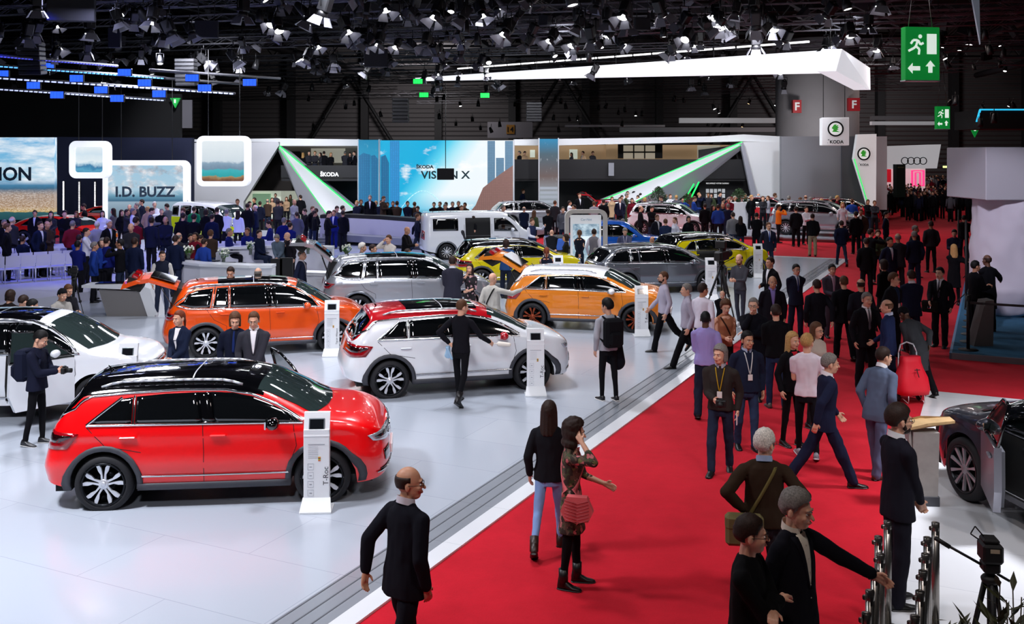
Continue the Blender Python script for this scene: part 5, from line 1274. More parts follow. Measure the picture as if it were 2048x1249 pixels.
# --- furniture of the stand
def totem(px, py, name_, label, rz=0, s=1.0, scr=True):
    loc = G(px, py, .033); o = thing('info_totem', label, 'info stand', loc, math.radians(rz)); o.scale = (s,)*3; w = .155
    mb = MB(); mb.rbox(-.19, -.16, 0, .19, .16, .02, .004); mb.prism([(-.19, -.16, .02), (.19, -.16, .02), (.165, -.045, .16), (-.165, -.045, .16)], (0, .02, 0)); mb.build('base_plate', WHT, o)
    mb = MB(); mb.rbox(-w, -.045, .02, w, .045, .98, .006); mb.prism([(-w, -.05, .90), (w, -.05, .90), (w, .03, 1.17), (-w, .03, 1.17)], (0, .05, 0)); mb.build('column', WHT, o)
    M = Matrix.Translation((0, -.053, .90)) @ Matrix.Rotation(-math.atan2(.08, .27), 4, 'X')
    if scr:
        mb = MB(); mb.rbox(-.095, -.006, .07, .095, .004, .21, .004, M=M); so = mb.build('tablet', mat('tablet_frame', '7c868c', .3, .5), o)
        mb = MB(); mb.box(-.082, -.009, .085, .082, -.005, .198, M=M); mb.build('display', mat('display_dark', '14161a', .1, 0, 1), so)
    t = text('column_lettering', name_, (.11, -.048, .42), height=None, width=.16+.012*len(name_), m=mat('print_dark', '303236', .5), parent=o); t.rotation_euler = (PI/2, -PI/2, 0)
    mb = MB(); mb.box(-.10, -.048, .795, .10, -.044, .803); 
    for k in range(7): mb.box(-.10, -.048, .77-k*.022, .02, -.0455, .772-k*.022)
    mb.build('price_lines', mat('print_grey', '9a9ca4', .5), o)
    mb = MB(); [mb.box(.02, -.048, .60+k*.011, .05+k*.0, -.045, .609+k*.011, mi=k % 3) for k in range(5)]; mb.build('energy_label', [mat('label_red', 'd04030', .5), mat('label_yellow', 'e0c030', .5), mat('label_green', '50a040', .5)], o)
    for k in range(4):
        mb = MB(); z0 = .10+k*.105+.08; ring_frame(mb, [(-.105, z0), (-.035, z0), (-.035, z0+.075), (-.105, z0+.075)], [(-.103, z0+.002), (-.037, z0+.002), (-.037, z0+.073), (-.103, z0+.073)], -.048, -.045); mb.box(-.085, -.048, z0+.03, -.055, -.045, z0+.04); mb.build('feature_icon', mat('print_grey', '9a9ca4', .5), o)
    return o
totem(634, 1020, 'T-Roc', 'white info totem with tablet standing before the red car\'s front wheel', 3)
totem(1071, 790, 'T-Roc', 'white info totem with tablet at the front wheel of the white red-roofed car', 3, 1.0)
totem(664, 712, 'Tiguan Allspace', 'white info totem in front of the orange seven-window car\'s nose', 3, 1.0)
totem(1283, 672, 'T-Roc', 'white info totem in front of the orange white-roofed car', 3)
totem(1422, 600, 'Golf', 'white info totem beside the grey estate car and the big film camera', 3, 1.05)
totem(1516, 556, 'T-Roc', 'white info totem at the front wheel of the rightmost yellow car', 5, 1.0)
totem(256, 830, 'Tiguan', 'white info totem beside the bonnet of the white car with its door open', 3)
totem(1116, 588, 'T-Roc', 'white info totem over the white roof of the orange car, before the yellow one', 3)
totem(1318, 512, 'Amarok', 'white info totem at the nose of the blue pickup', 3, 1.0)
for x, y, l in ((1366, 458, 'green-topped white totem in front of the far white car with its nose to the right'), (1247, 446, 'white totem beside the far red cars at the foot of the long gable leg'), (1508, 452, 'white totem with yellow top by the far red off-roader'), (1653, 448, 'white totem with yellow edge between the far red cars')):
    o = totem(x, y, '4x4', l, 0, 1.15, scr=False)
# big framed kiosk
o = thing('display_kiosk', 'tall rounded beige frame around a lit touchscreen, before the blue pickup', 'display', G(1172, 545), math.radians(4)); mb = MB(); w = .77; h = 2.28
ring_frame(mb, rrect(-w, 0, w, h, .28, 8), rrect(-w+.14, -.0, w-.14, h-.14, .18, 8), -.12, .12); mb.build('kiosk_frame', mat('warm_white_frame', 'c4beb8', .5), o)
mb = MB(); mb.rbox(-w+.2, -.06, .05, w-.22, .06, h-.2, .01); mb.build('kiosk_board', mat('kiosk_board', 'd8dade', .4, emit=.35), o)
mb = MB(); mb.box(-w+.28, -.08, .4, w-.3, -.06, h-.52); mb.build('kiosk_screen', screenmat('screen_kiosk', sky([(0, '9ab4c4'), (.5, '86a4b8'), (1, '5e7c94')], 'c8dce8', 3)), o)
mb = MB(); mb.box(-.22, -.1, 1.0, .22, -.085, 1.32); mb.build('kiosk_card', mat('card_lit', 'e4f4fa', .5, emit=.6), o)
text('kiosk_lettering', 'Car-Net', (0, -.075, h-.36), width=.4, m=mat('print_blue', '5a90b0', .5), parent=o)
# slanting white counter
o = thing('show_counter', 'slanting white counter with black glass top beside the seating podium', 'counter', G(262, 636)); s_ = FP/G(262, 636).y
def cp(x, y, d=0): return Vector(((x-262)/s_, d, (636-y)/s_))
mb = MB(); mb.prism([cp(163, 576), cp(163, 571), cp(272, 569), cp(300, 578), cp(316, 636), cp(296, 636), cp(278, 583), cp(262, 580)], (0, .62, 0)); mb.build('counter_shell', WHT, o)
mb = MB(); mb.prism([cp(196, 580, .05), cp(278, 584, .05), cp(296, 636, .05), cp(212, 634, .05)], (0, .5, 0)); mb.build('counter_front', mat('stone_grey', '7e7b7a', .7), o)
mb = MB(); z = cp(0, 570).z+.02; mb.prism([cp(186, 570, .12)*1, cp(268, 568.5, .12), cp(268, 568.5, .5), cp(186, 570, .5)], (0, 0, .02)); mb.build('glass_top', BLK, o)
# reception counters
def counter(name, label, line, h, depth, top, front):
    o = thing(name, label, 'counter', (0, 0, 0)); mb = MB()
    for a, b in zip(line[:-1], line[1:]):
        mb.prism([a, b, b+Vector((0, depth*.7, 0)), a+Vector((0, depth*.7, 0))], (0, 0, h-.09))
    mb.build('counter_body', front, o); mb = MB(); up = Vector((0, -.10, h-.08)); dp = Vector((0, depth, 0))
    for a, b in zip(line[:-1], line[1:]): mb.prism([a+up, b+up, b+up+dp, a+up+dp], (0, 0, .08))
    mb.build('counter_top', top, o); return o
fc = [G(350, 590), G(368, 597), G(400, 602), G(450, 605), G(500, 607), G(545, 607)]
counter('reception_counter', 'long white curved reception counter with flower vases and brochures', fc, 1.1, .55, WHT, WHM)
bc = [G(350, 583), G(380, 572), G(430, 567), G(520, 563), G(600, 563), G(655, 566)]
counter('reception_counter', 'rear white reception counter nearest the rows of chairs', [p+Vector((0, .9, 0)) for p in bc], 1.12, .5, WHT, WHM)
rc = [G(603, 625), G(650, 627), G(700, 628)]
counter('reception_counter', 'short grey-white counter section behind the silver car\'s raised tailgate', rc, 1.1, .5, WHT, WHM)
random.seed(3)
def vase(px, ty, Yc, label):
    b = P(px, ty, Yc); o = thing('flower_vase', label, 'vase', b); mb = MB(); mb.lathe([(.0, 0), (.055, 0), (.05, .12), (.07, .22), (.064, .22), (.045, .12), (.045, .01), (0, .01)], 16); mb.build('vase_glass', mat('vase_glass', 'b8c4b4', .05, trans=.8), o)
    mb = MB(); hd = MB()
    for k in range(16):
        a = random.uniform(0, 2*PI); r = random.uniform(.04, .17); z = random.uniform(.30, .44); t = Vector((r*math.cos(a), r*math.sin(a), z)); mb.tube((0, 0, .02), t, .005, n=4); hd.ell(t, (.035, .035, .028), 8, 5)
        l = Vector((r*1.1*math.cos(a+.5), r*1.1*math.sin(a+.5), z-.1)); mb.prism([t*.6, l, l+Vector((.02, 0, .05))], (0, .01, 0))
    mb.build('stems', mat('leaf_green', '3a6a24', .6), o); hd.build('blossoms', mat('white_petal', 'e8ecd8', .6), o)
vase(377, 521, 30.2, 'glass vase of white flowers, leftmost on the reception counter'); vase(447, 527, 30.0, 'glass vase of white flowers on the front counter above the brochures'); vase(501, 510, 33.6, 'glass vase of white flowers in the middle of the rear counter')
vase(616, 508, 33.0, 'glass vase of white flowers half behind the silver car\'s raised tailgate'); vase(693, 516, 33.0, 'vase of white flowers behind the silver car\'s roof')
for i, (x, y) in enumerate(((376, 521), (402, 522), (428, 523), (460, 527), (480, 528), (501, 529), (404, 510), (432, 509), (468, 507), (528, 507))):
    Yc = 30.15 if i < 6 else 34; mb = MB()
    for k in range(3): mb.box(-.16, -.10, .012*k, .16, .10, .012*k+.01, M=Matrix.Rotation(.12*(k-1), 4, 'Z'))
    tag(mb.build('brochure_stack', mat('brochure_navy', '20222e', .4), None, P(x, y, Yc)), 'small stack of dark brochures lying on the %s' % ('front reception counter' if i < 6 else 'rear reception counter'), 'brochures', 'brochures on the counters')
for x, y, w, h in ((553, 566, 24, 48), (572, 560, 26, 44)):
    o = thing('counter_monitor', 'black monitor and desk unit inside the counter ring, %s' % ('left' if x < 560 else 'right'), 'monitor', P(x, y, 30.6)); s_ = FP/30.6; mb = MB(); mb.rbox(-w/2/s_, 0, 0, w/2/s_, .1, h/s_, .01); mb.build('case', BLKM, o)
    mb = MB(); mb.box(-.12, -.1, -.02, .12, .2, 0); mb.build('foot', BLKM, o)
# chairs
CH = mat('chair_lilac_white', 'd6d6e6', .5)
def make_chair():
    t = thing('stacking_chair', 'x', 'chair')
    mb = MB(); mb.rbox(-.21, -.22, .43, .21, .20, .46, .008); mb.build('seat', CH, t)
    mb = MB(); rs = []
    for z, y in ((.50, -.215), (.62, -.235), (.75, -.25), (.86, -.262)): rs.append([(-.20, y-.012, z), (.20, y-.012, z), (.20, y+.012, z), (-.20, y+.012, z)])
    mb.rings(rs, 0, False); mb.build('backrest', CH, t)
    for sx in (-1, 1):
        mb = MB(); mb.tube((sx*.2, -.21, .5), (sx*.22, -.25, 0), .013, n=5); mb.tube((sx*.2, -.21, .44), (sx*.2, -.235, .6), .012, n=5); mb.build('leg', ALLOY, t)
        mb = MB(); mb.tube((sx*.2, .18, .44), (sx*.22, .22, 0), .013, n=5); mb.build('leg', ALLOY, t)
    return t
ch = make_chair(); first = True; n_ch = 0
def place_chair(loc, rz, lab, grp):
    global first
    if first: ch.location = loc; ch.rotation_euler = (0, 0, rz); ch['label'] = lab; ch['group'] = grp; first = False
    else: copy_tree(ch, loc, rz, label=lab, group=grp)
a0 = G(-40, 571, pz); dx = (G(170, 556, pz)-a0); dx = dx/7.0
for r in range(5):
    for k in range(-1, 8 if r < 2 else 9):
        if r == 0 and k > 7: continue
        nrm_ = Vector((-dx.y, dx.x, 0)).normalized(); loc = a0+dx*k+nrm_*(.92*r)+dx*(.25*r)
        place_chair(loc, math.atan2(dx.y, dx.x), 'empty lilac-white stacking chair in the left rows facing the red show car', 'chairs in the left seating block')
for r in range(3):
    for k in range(9 if r else 6):
        loc = Vector((-11.3+.50*k-(.5 if r == 0 else 0), 34.3+r*.95+.03*k, pz)) if r else Vector((-12.9+.5*k, 33.6, pz))
        if loc.x > -12.7 and r == 0: continue
        place_chair(loc, .05, 'empty lilac-white stacking chair in the block behind the reception counter', 'chairs behind the reception counter')
struct(poly('floor_podium_right', [Vector((-10.6, 33.4, pz+.004)), Vector((-6.4, 33.7, pz+.004)), Vector((-6.6, 37.5, pz+.004)), Vector((-10.4, 37.5, pz+.004))], mat('podium_white', 'c9cad6', .35), .25))
# barrier posts
def post_at(px, ty, label, grp, chrome=True):
    Y = FP*(HC-1.0)/(ty-YH); x = (px-1024)*Y/FP; o = thing('barrier_post', label, 'barrier post', (x, Y, .02), 0, grp)
    mb = MB(); mb.lathe([(.16, 0), (.16, .015), (.05, .03), (.032, .035), (.032, .02)], 20); mb.build('base', STEEL, o)
    mb = MB(); mb.tube((0, 0, .02), (0, 0, .93), .034, n=18); mb.build('tube', STEEL, o)
    mb = MB(); mb.lathe([(.0345, .93), (.0345, .998), (.031, 1.0), (0, 1.0)], 18); mb.rbox(-.050, -.014, .93, -.03, .014, .965, .004); mb.build('belt_head', BLKM if not chrome else [STEEL, BLKM][0], o)
    mb = MB(); mb.rbox(-.056, -.012, .93, -.034, .012, .962, .004); mb.box(-.010, -.037, .90, .010, -.033, .96); mb.build('belt_clip', BLKM, o)
for i, (x, y) in enumerate(((1775, 1047), (1757, 1078), (1761, 1113), (1750, 1147), (1740, 1187), (1733, 1232))): post_at(x, y, ('steel barrier post in the left cluster, farthest and tallest in view', 'steel barrier post second from the far end of the left cluster', 'steel barrier post in the left cluster with a black clip showing', 'steel barrier post in the left cluster just behind the pointing hand', 'steel barrier post under the hand of the grey-haired man', 'nearest steel barrier post of the left cluster')[i], None)
for i, (x, y) in enumerate(((1871, 1050), (1855, 1080), (1851, 1113), (1846, 1147), (1840, 1188), (1830, 1238))): post_at(x, y, 'steel barrier post in the right cluster, %s' % ('farthest and rightmost', 'second from the far end', 'third from the far end', 'third from the near end', 'second from the near end', 'nearest and lowest in view')[i], None)
# wedge lectern, tripod, plants
o = thing('lectern', 'slim concrete-look lectern with an oak top by the dark grey car', 'lectern', G(1846, 1008, .02), math.radians(-6)); 
mb = MB(); mb.rbox(-.16, -.1, 0, .17, .14, .12, .004); mb.build('plinth', DGR, o)
mb = MB(); mb.prism([(-.15, -.09, .12), (.15, -.09, .12), (.17, -.09, .90), (-.14, -.09, .90)], (0, .22, 0)); mb.prism([(-.15, -.09, .12), (-.15, .13, .12), (-.19, .2, .97), (-.19, -.05, .97)], (.03, 0, 0)); mb.build('column', CONC, o)
mb = MB(); mb.prism([(-.20, -.12, .93), (.02, -.12, .99), (.38, .0, 1.0), (.38, .2, 1.0), (.02, .2, 1.0), (-.20, .2, .94)], (0, 0, .03)); mb.build('oak_top', WOOD, o)
def tripod(loc, h, label, cam='small', rz=0, big=1.0):
    o = thing('camera_tripod', label, 'tripod', loc, rz); 
    for k in range(3):
        a = 2*PI*k/3+.5; mb = MB(); f = Vector((.42*big*math.cos(a), .42*big*math.sin(a), 0)); m_ = f*.5+Vector((0, 0, h*.45)); t = Vector((.04*math.cos(a), .04*math.sin(a), h*.86))
        mb.tube(t, m_, .021*big, n=8); mb.tube(m_, f, .014*big, n=8); mb.tube(t+Vector((.02, .02, -.04)), m_+Vector((.02, .02, 0)), .010, n=6); mb.rbox(m_.x-.03, m_.y-.03, m_.z-.03, m_.x+.03, m_.y+.03, m_.z+.03, .008); mb.ell(f+Vector((0, 0, .015)), (.025, .025, .015)); mb.build('leg', BLKM, o)
    mb = MB(); mb.tube((0, 0, h*.5), (0, 0, h*.92), .022, n=10); mb.ell((0, 0, h*.87), (.065, .065, .04)); mb.rbox(-.06, -.06, h*.91, .06, .06, h*.97, .015); mb.tube((-.02, 0, h*.93), (-.34, .10, h*1.04), .010, n=6); mb.tube((-.26, .075, h*1.01), (-.36, .105, h*1.05), .017, n=8); mb.tube((.05, 0, h*.9), (.13, -.02, h*.87), .01, n=6); mb.build('pan_head', BLKM, o)
    q = thing('camera', {'small': 'compact video camera on the slim tripod' if Vector(loc).y > 12 else 'compact black video camera by the barrier posts', 'big': 'large broadcast camera on the tall tripod'}[cam], 'camera', Vector(loc)+Vector((0, 0, h*.97)), rz)
    b = big; mb = MB()
    if cam == 'small':
        q.scale = (.8, .62, .95)
        mb.rbox(-.09, -.14, 0, .09, .12, .15, .02); mb.rbox(-.085, -.12, .15, .06, .06, .19, .015); mb.build('camera_body', BLKM, q); mb = MB(); mb.tube((0, .10, .075), (0, .24, .075), .045, n=16); mb.build('lens', BLKM, q); mb = MB(); mb.pipe([Vector((-.05, 0, .18)), Vector((-.13, .0, .26)), Vector((-.17, 0, .20)), Vector((-.1, 0, .16))], .006, 5); mb.build('cable', BLKM, q)
        mb = MB(); mb.box(-.03, -.145, .09, .05, -.139, .12); mb.build('maker_plate', mat('plate_cream', 'b8a890', .5), q)
    else:
        mb.rbox(-.11, -.3, .02, .11, .25, .26, .02); mb.build('camera_body', BLKM, q); mb = MB(); mb.tube((0, -.3, .15), (0, -.52, .15), .075, n=16); mb.tube((0, -.52, .15), (0, -.6, .15), .10, n=16); mb.build('lens', BLKM, q)
        mb = MB(); mb.rbox(-.09, -.1, .26, -.01, .16, .34, .01); mb.rbox(-.15, .02, .34, .10, .2, .52, .01); mb.build('viewfinder', BLKM, q); mb = MB(); mb.rbox(-.08, .25, .04, .08, .36, .24, .01); mb.build('battery', BLKM, q)
Yt = FP*(HC-1.42)/(1100-YH)
tripod(((1980-1024)*Yt/FP, Yt, .02), 1.36, 'black tripod with a compact video camera before the dark grey car', 'small', math.radians(-8), .72)
gl = G(1443, 650); tripod((gl.x, gl.y, .033), 1.62, 'tall broadcast tripod with a large camera beside the grey estate car', 'big', math.radians(150), 1.3)
gl = G(148, 655); tripod((gl.x, gl.y, .033), 1.35, 'slim tripod with a small camera behind the seated group at the left edge', 'small', math.radians(100), .7)
def leafplant(name, label, loc, n, h, sp, col, leaf=(.012, .16), grp=None, cone=False):
    o = thing(name, label, 'plant', loc, 0, grp); st = MB(); lf = MB()
    for k in range(n):
        a = random.uniform(0, 2*PI); tip = Vector((sp*math.cos(a)*random.random(), sp*math.sin(a)*random.random(), h*random.uniform(.75, 1))); st.tube((tip.x*.3, tip.y*.3, 0), tip, .008, .004, n=5)
        for j in range(9):
            q = tip*(.45+.6*j/9); b = random.uniform(0, 2*PI); d = Vector((math.cos(b), math.sin(b), random.uniform(.4, 1.4))).normalized()*leaf[1]; sd = d.cross(Vector((0, 0, 1))).normalized()*leaf[0]
            lf.add([q, q+d*.5+sd, q+d, q+d*.5-sd, q+d*.5+Vector((0, 0, .004))], [(0, 1, 4), (1, 2, 4), (2, 3, 4), (3, 0, 4)])
    st.build('stems', mat('stem_brown', '3a3020', .7), o); lf.build('foliage', mat(name+'_leaf', col, .6), o, fixn=False)
for x, y, n in ((1915, 1172, 5), (1975, 1140, 8), (2015, 1160, 9), (2045, 1180, 8)):
    Yp = 6.2; b = P(x, y, Yp); leafplant('potted_bamboo', 'leafy dark green stems rising at the %s of the lower right corner' % ('left', 'middle', 'right', 'far right')[(1915, 1975, 2015, 2045).index(x)], (b.x, b.y, .02), n, b.z+.02, .16, '3a3c20', leaf=(.022, .17))
for x, by, ty, Y, l in ((1375, 428, 391, 55, 'tall dark conifer shrub in a pale planter near the far white car'), (1317, 405, 376, 54, 'conifer shrub before the long sloping gable leg'), (1478, 405, 380, 54, 'conifer shrub beside the right-hand gable opening')):
    b = P(x, by, Y); t = P(x, ty, Y); h = t.z-b.z; o = thing('conifer_shrub', l, 'plant', b); lf = MB(); random.seed(x)
    for k in range(900):
        z = random.random()**.8*h; r = .62*(1-z/h)**.6*math.sqrt(random.random()); a = random.uniform(0, 2*PI); q = Vector((r*math.cos(a), r*math.sin(a), z)); d = Vector((random.uniform(-1, 1), random.uniform(-1, 1), random.uniform(0, 1)))*.09
        lf.add([q, q+d, q+d+Vector((.03, 0, .04))], [(0, 1, 2)])
    lf.build('foliage', mat('conifer_leaf', '24401c', .7), o, fixn=False); mb = MB(); mb.tube((0, 0, -.1), (0, 0, h*.7), .05, n=6); mb.build('trunk', mat('bark', '2a2018', .8), o); mb = MB(); mb.rbox(-.5, -.3, -(b.z-.2), .5, .3, .02, .02); mb.build('planter', WHM, o)
# black queue posts and a wedge plinth on the blue platform
def bpost(p, h, label, grp=None):
    o = thing('queue_post', label, 'barrier post', p, TA*-1, grp); mb = MB(); mb.lathe([(0, 0), (.20, 0), (.20, .012), (.04, .03)], 20, cap=False); mb.build('base', BLKM, o); mb = MB(); mb.tube((0, 0, .01), (0, 0, h), .035, n=12); mb.build('tube', BLKM, o); mb = MB(); mb.lathe([(.045, h-.10), (.045, h), (0, h)], 14); mb.build('belt_head', BLKM, o)
for k in range(8):
    p = b0+UD*.35+TD*(.5+1.0*k); p.z = .14; bpost(p, 1.05 if k else 1.15, 'black queue post on the edge of the blue platform' if k else 'nearest black queue post on the corner of the blue platform', 'black queue posts along the platform edge' if k else None)
mb = MB(); a_ = b0+UD*.35+TD*.5; a_.z = 1.12; b_ = a_+UD*9; mb.prism([a_, b_, b_+Vector((0, 0, .05)), a_+Vector((0, 0, .05))], (0, .01, 0)); tag(mb.build('queue_belt', BLKM), 'long black belt stretched across the blue platform at waist height', 'barrier belt')
o = thing('wedge_plinth', 'dark grey wedge-shaped plinth on the blue platform', 'plinth', P(1968, 690, 21.6)); o.location.z = .14; mb = MB(); mb.prism([(-.22, 0, 0), (.20, 0, 0), (.22, 0, 1.0), (.03, 0, .98)], (0, .35, 0)); mb.build('plinth_body', mat('plinth_grey', '55504e', .7), o)
o = thing('strip_light', 'short white strip light lying on the blue platform', 'light', P(1951, 593, 27.5)); mb = MB(); mb.box(-.22, 0, 0, .22, .06, .05); mb.build('tube', LEDW, o)
for i, (x, y0, y1, Y) in enumerate(((1932, 440, 640, 27), (1948, 395, 560, 33), (1917, 420, 560, 36))):
    o = thing('light_stand', 'tall thin black lighting pole among the camera crew, %s' % ('nearest', 'middle', 'farthest')[i], 'stand', P(x, y1, Y)); o.location.z = .14; h = P(x, y0, Y).z-.14; mb = MB(); mb.tube((0, 0, 0), (0, 0, h), .03, n=8); mb.build('pole', BLKM, o)
    mb = MB(); [mb.tube((0, 0, .4), (.4*math.cos(a), .4*math.sin(a), .01), .015, n=6) for a in (0, 2.1, 4.2)]; mb.build('foot_spreader', BLKM, o)
# ------------------------------------------------------------------ overhead rig
random.seed(11)
TRM = mat('truss_metal', '5a5a60', .5, .5); TRB = mat('truss_black', '1c1c20', .5); HOUS = mat('lamp_housing', '17171a', .45); BARN = mat('barn_door', '84848e', .4, .3)
HOT = mat('lamp_face_white', 'ffffff', .4, emit=9); WARM = mat('lamp_face_warm', 'ffe2b0', .4, emit=5, ecol='ffd9a0'); BLU = mat('lamp_face_blue', '3060ff', .4, emit=1.5, ecol='2858ff'); GRN = mat('lamp_face_green', '20d050', .4, emit=2.5, ecol='18d048')
def truss_mesh(L, w=.3, st=.6, r=.022):
    mb = MB(); h = w
    for y, z in ((-w/2, 0), (w/2, 0), (-w/2, h), (w/2, h)): mb.tube((0, y, z), (L, y, z), r, n=4, smooth=False)
    n = int(L/st)
    for i in range(n):
        x0, x1 = i*st, (i+1)*st; s = 1 if i % 2 else -1
        mb.tube((x0, -w/2, 0 if s > 0 else h), (x1, -w/2, h if s > 0 else 0), r*.55, n=3, smooth=False); mb.tube((x0, w/2, 0 if s > 0 else h), (x1, w/2, h if s > 0 else 0), r*.55, n=3, smooth=False)
        mb.tube((x0, -w/2 if s > 0 else w/2, 0), (x1, w/2 if s > 0 else -w/2, 0), r*.55, n=3, smooth=False)
    return mb.mesh()
TL = truss_mesh(24); TL.materials.append(TRM); TL2 = truss_mesh(24, .22, .5, .016); TL2.materials.append(TRB)
UA = math.atan2(UD.y, UD.x); TA2 = math.atan2(TD.y, TD.x)
trusses = []
def truss(p, ang, me, lab, grp):
    d = Vector((math.cos(ang), math.sin(ang), 0)); q = Vector((22.4, 73, p[2]))-Vector(p); t = max(0, min(24, q.dot(d)))
    if (q-d*t).length < 3.5: return
    o = link('lighting_truss', me, None, None, p, ang); tag(o, lab, 'truss', grp); trusses.append((Vector(p), ang)); return o
LB = 'bare aluminium lighting truss running across the roof above the stands'; LG = 'lighting trusses across the roof'
LB2 = 'thin black lighting truss running lengthways under the roof'; LG2 = 'lengthways trusses under the roof'
for i in range(26):
    y0 = 30+i*3.2; z = 9.8+random.uniform(0, 1.7)
    for k in range(3):
        x0 = -34+k*24+random.uniform(-2, 2); a = Vector((x0, y0-.483*(x0)*.55+random.uniform(-.4, .4), z))
        if a.y > 118 or a.y < 22: continue
        if (Vector((22.4, 73, 0))-Vector((a.x+12, a.y-3, 0))).length < 15 and abs(a.y-73-.27*(22.4-a.x)*-1) < 6: continue
        truss(a, UA*.6+random.uniform(-.03, .03), TL, LB, LG)
for i in range(22):
    for k in range(2):
        q = -34+i*3.3; Y0 = 26+k*24; p = Vector((q+.3*Y0, Y0, 11.9+random.uniform(0, 1.1))); truss(p, TA2+.15, TL2, LB2, LG2)
# roof structure high above
for i in range(9):
    y = 34+i*10; mb = MB(); mb.box(-58, y-.15, 16.2, 88, y+.15, 16.9); mb.box(-58, y-.1, 14.3, 88, y+.1, 14.5)
    for k in range(48): mb.tube((-58+3*k, y, 14.4), (-56.5+3*k, y, 16.3), .06, n=3); mb.tube((-56.5+3*k, y, 16.3), (-55+3*k, y, 14.4), .06, n=3)
    o = mb.build('ceiling_beam', mat('roof_steel', '2c2a2e', .7)); struct(o)
for i in range(8):
    x = -30+i*12; mb = MB(); mb.tube((x, 30, 13.65), (x+14, 120, 13.65), .35, n=10); struct(mb.build('ceiling_duct', mat('duct_grey', '33323a', .5, .5)))
# fixtures
def fixture_meshes():
    """profile lamp pointing to -z in its own frame, hung by a yoke"""
    h = MB(); h.rbox(-.13, -.15, -.12, .13, .15, .26, .03); h.tube((0, 0, -.10), (0, 0, -.26), .12, .15, 14); h.tube((0, 0, .25), (0, 0, .33), .07, .05, 10)
    f = MB(); f.lathe([(0, -.268), (.135, -.268), (.145, -.262)], 16)
    b = MB()
    for k in range(4):
        M = Matrix.Rotation(k*PI/2, 4, 'Z'); w = .16 if k % 2 else .13
        b.prism([M @ Vector(p) for p in ((-w*.85, .15, -.25), (w*.85, .15, -.25), (w*1.3, .27, -.46), (-w*1.3, .27, -.46))], M @ Vector((0, .008, 0)))
    y = MB(); y.pipe([Vector((-.17, 0, 0)), Vector((-.17, 0, .42)), Vector((.17, 0, .42)), Vector((.17, 0, 0))], .014, 5); y.tube((0, 0, .42), (0, 0, .62), .02, n=6)
    return [m.mesh() for m in (h, f, b, y)]
def par_meshes():
    h = MB(); h.lathe([(.04, .30), (.09, .26), (.13, .05), (.145, -.16), (.13, -.16), (.12, -.12)], 18); h.lathe([(0, .31), (.04, .30)], 12)
    f = MB(); f.lathe([(0, -.13), (.125, -.13)], 18)
    y = MB(); y.pipe([Vector((-.16, 0, 0)), Vector((-.16, 0, .34)), Vector((.16, 0, .34)), Vector((.16, 0, 0))], .012, 5); y.tube((0, 0, .34), (0, 0, .55), .02, n=6)
    return [m.mesh() for m in (h, f, y)]
FX = fixture_meshes(); PX = par_meshes()
for m, t in zip(FX, (HOUS, HOT, BARN, HOUS)): m.materials.append(t)
for m, t in zip(PX, (HOUS, HOT, HOUS)): m.materials.append(t)
def fixture(p, tilt, rz, kind, face=None, lab='', grp=None, sc=1.0):
    o = thing('stage_light', lab, 'spotlight', p, rz, grp); o.scale = (sc,)*3
    ms = FX if kind == 'f' else PX; nm = ('lamp_body', 'lamp_face', 'barn_doors', 'yoke') if kind == 'f' else ('lamp_body', 'lamp_face', 'yoke')
    for m, n in zip(ms, nm):
        c = link(n, m, None, o)
        if n != 'yoke': c.rotation_euler = (tilt, 0, 0)
        if n == 'lamp_face' and face: c.material_slots[0].link = 'OBJECT'; c.material_slots[0].material = face
    return o
nf = 0
hot = [(768, 5), (830, 5), (876, 20), (1000, 62), (1015, 55), (632, 85), (484, 85), (545, 40), (555, 50), (75, 55), (52, 84), (920, 75), (1105, 72), (1065, 60), (1148, 82), (1150, 98), (1250, 20), (1320, 15), (1375, 70), (1388, 82), (1512, 40), (1545, 48), (1575, 72), (1215, 60), (1108, 108), (977, 122), (870, 100), (795, 88), (760, 78), (1178, 116), (175, 96), (112, 104), (282, 107), (320, 122), (385, 117), (220, 114), (590, 115), (478, 125), (1700, 60), (1690, 65), (1755, 90), (1780, 140), (1345, 98), (1430, 25), (1660, 20), (1440, 42), (1240, 85), (960, 18), (1160, 40), (690, 50)]
for x, y in hot:
    z = random.uniform(8.4, 9.6); Y = FP*(z-HC)/(YH-y) if y < YH else 60
    fixture(P(x, y, Y), random.choice((-1, 1))*random.uniform(.35, .85), random.uniform(-.9, .9), 'f' if y < 100 or random.random() < .5 else 'p', HOT, 'lit black stage spotlight with open barn doors high on the rig', 'lit spotlights on the rig', 1.15 if y < 75 else 1.0); nf += 1
for i in range(195):
    x = random.uniform(-20, 1790) if i % 5 else random.uniform(560, 1560)
    y = random.choice((random.uniform(-6, 130), random.uniform(100, 185), random.uniform(-6, 90)))
    if x < 360: y = random.uniform(0, 172)
    z = random.uniform(8.4, 10.2); Y = FP*(z-HC)/(YH-y)
    if Y > 75: z = HC+75*(YH-y)/FP; Y = 75
    on = random.random() < .42
    fixture(P(x, y, Y), random.uniform(-.9, .9), random.uniform(-2, 2), random.choice('ffp'), HOT if on else HOUS, 'lit black stage spotlight with open barn doors high on the rig' if on else 'unlit black stage lamp hanging from the rig', 'lit spotlights on the rig' if on else 'unlit lamps on the rig', random.uniform(.85, 1.25))
for i in range(46):
    x = random.uniform(600, 1560); y = random.uniform(212, 262) if i < 30 else random.uniform(196, 210); Y = random.uniform(80, 108); fixture(P(x, y, Y), random.uniform(-.5, .5), random.uniform(-2, 2), 'p', random.choice((HOT, HOT, WARM)) if x > 1150 or y < 211 else HOUS, 'tiny lit spotlight over the distant stands', 'far spotlights', 1.1)
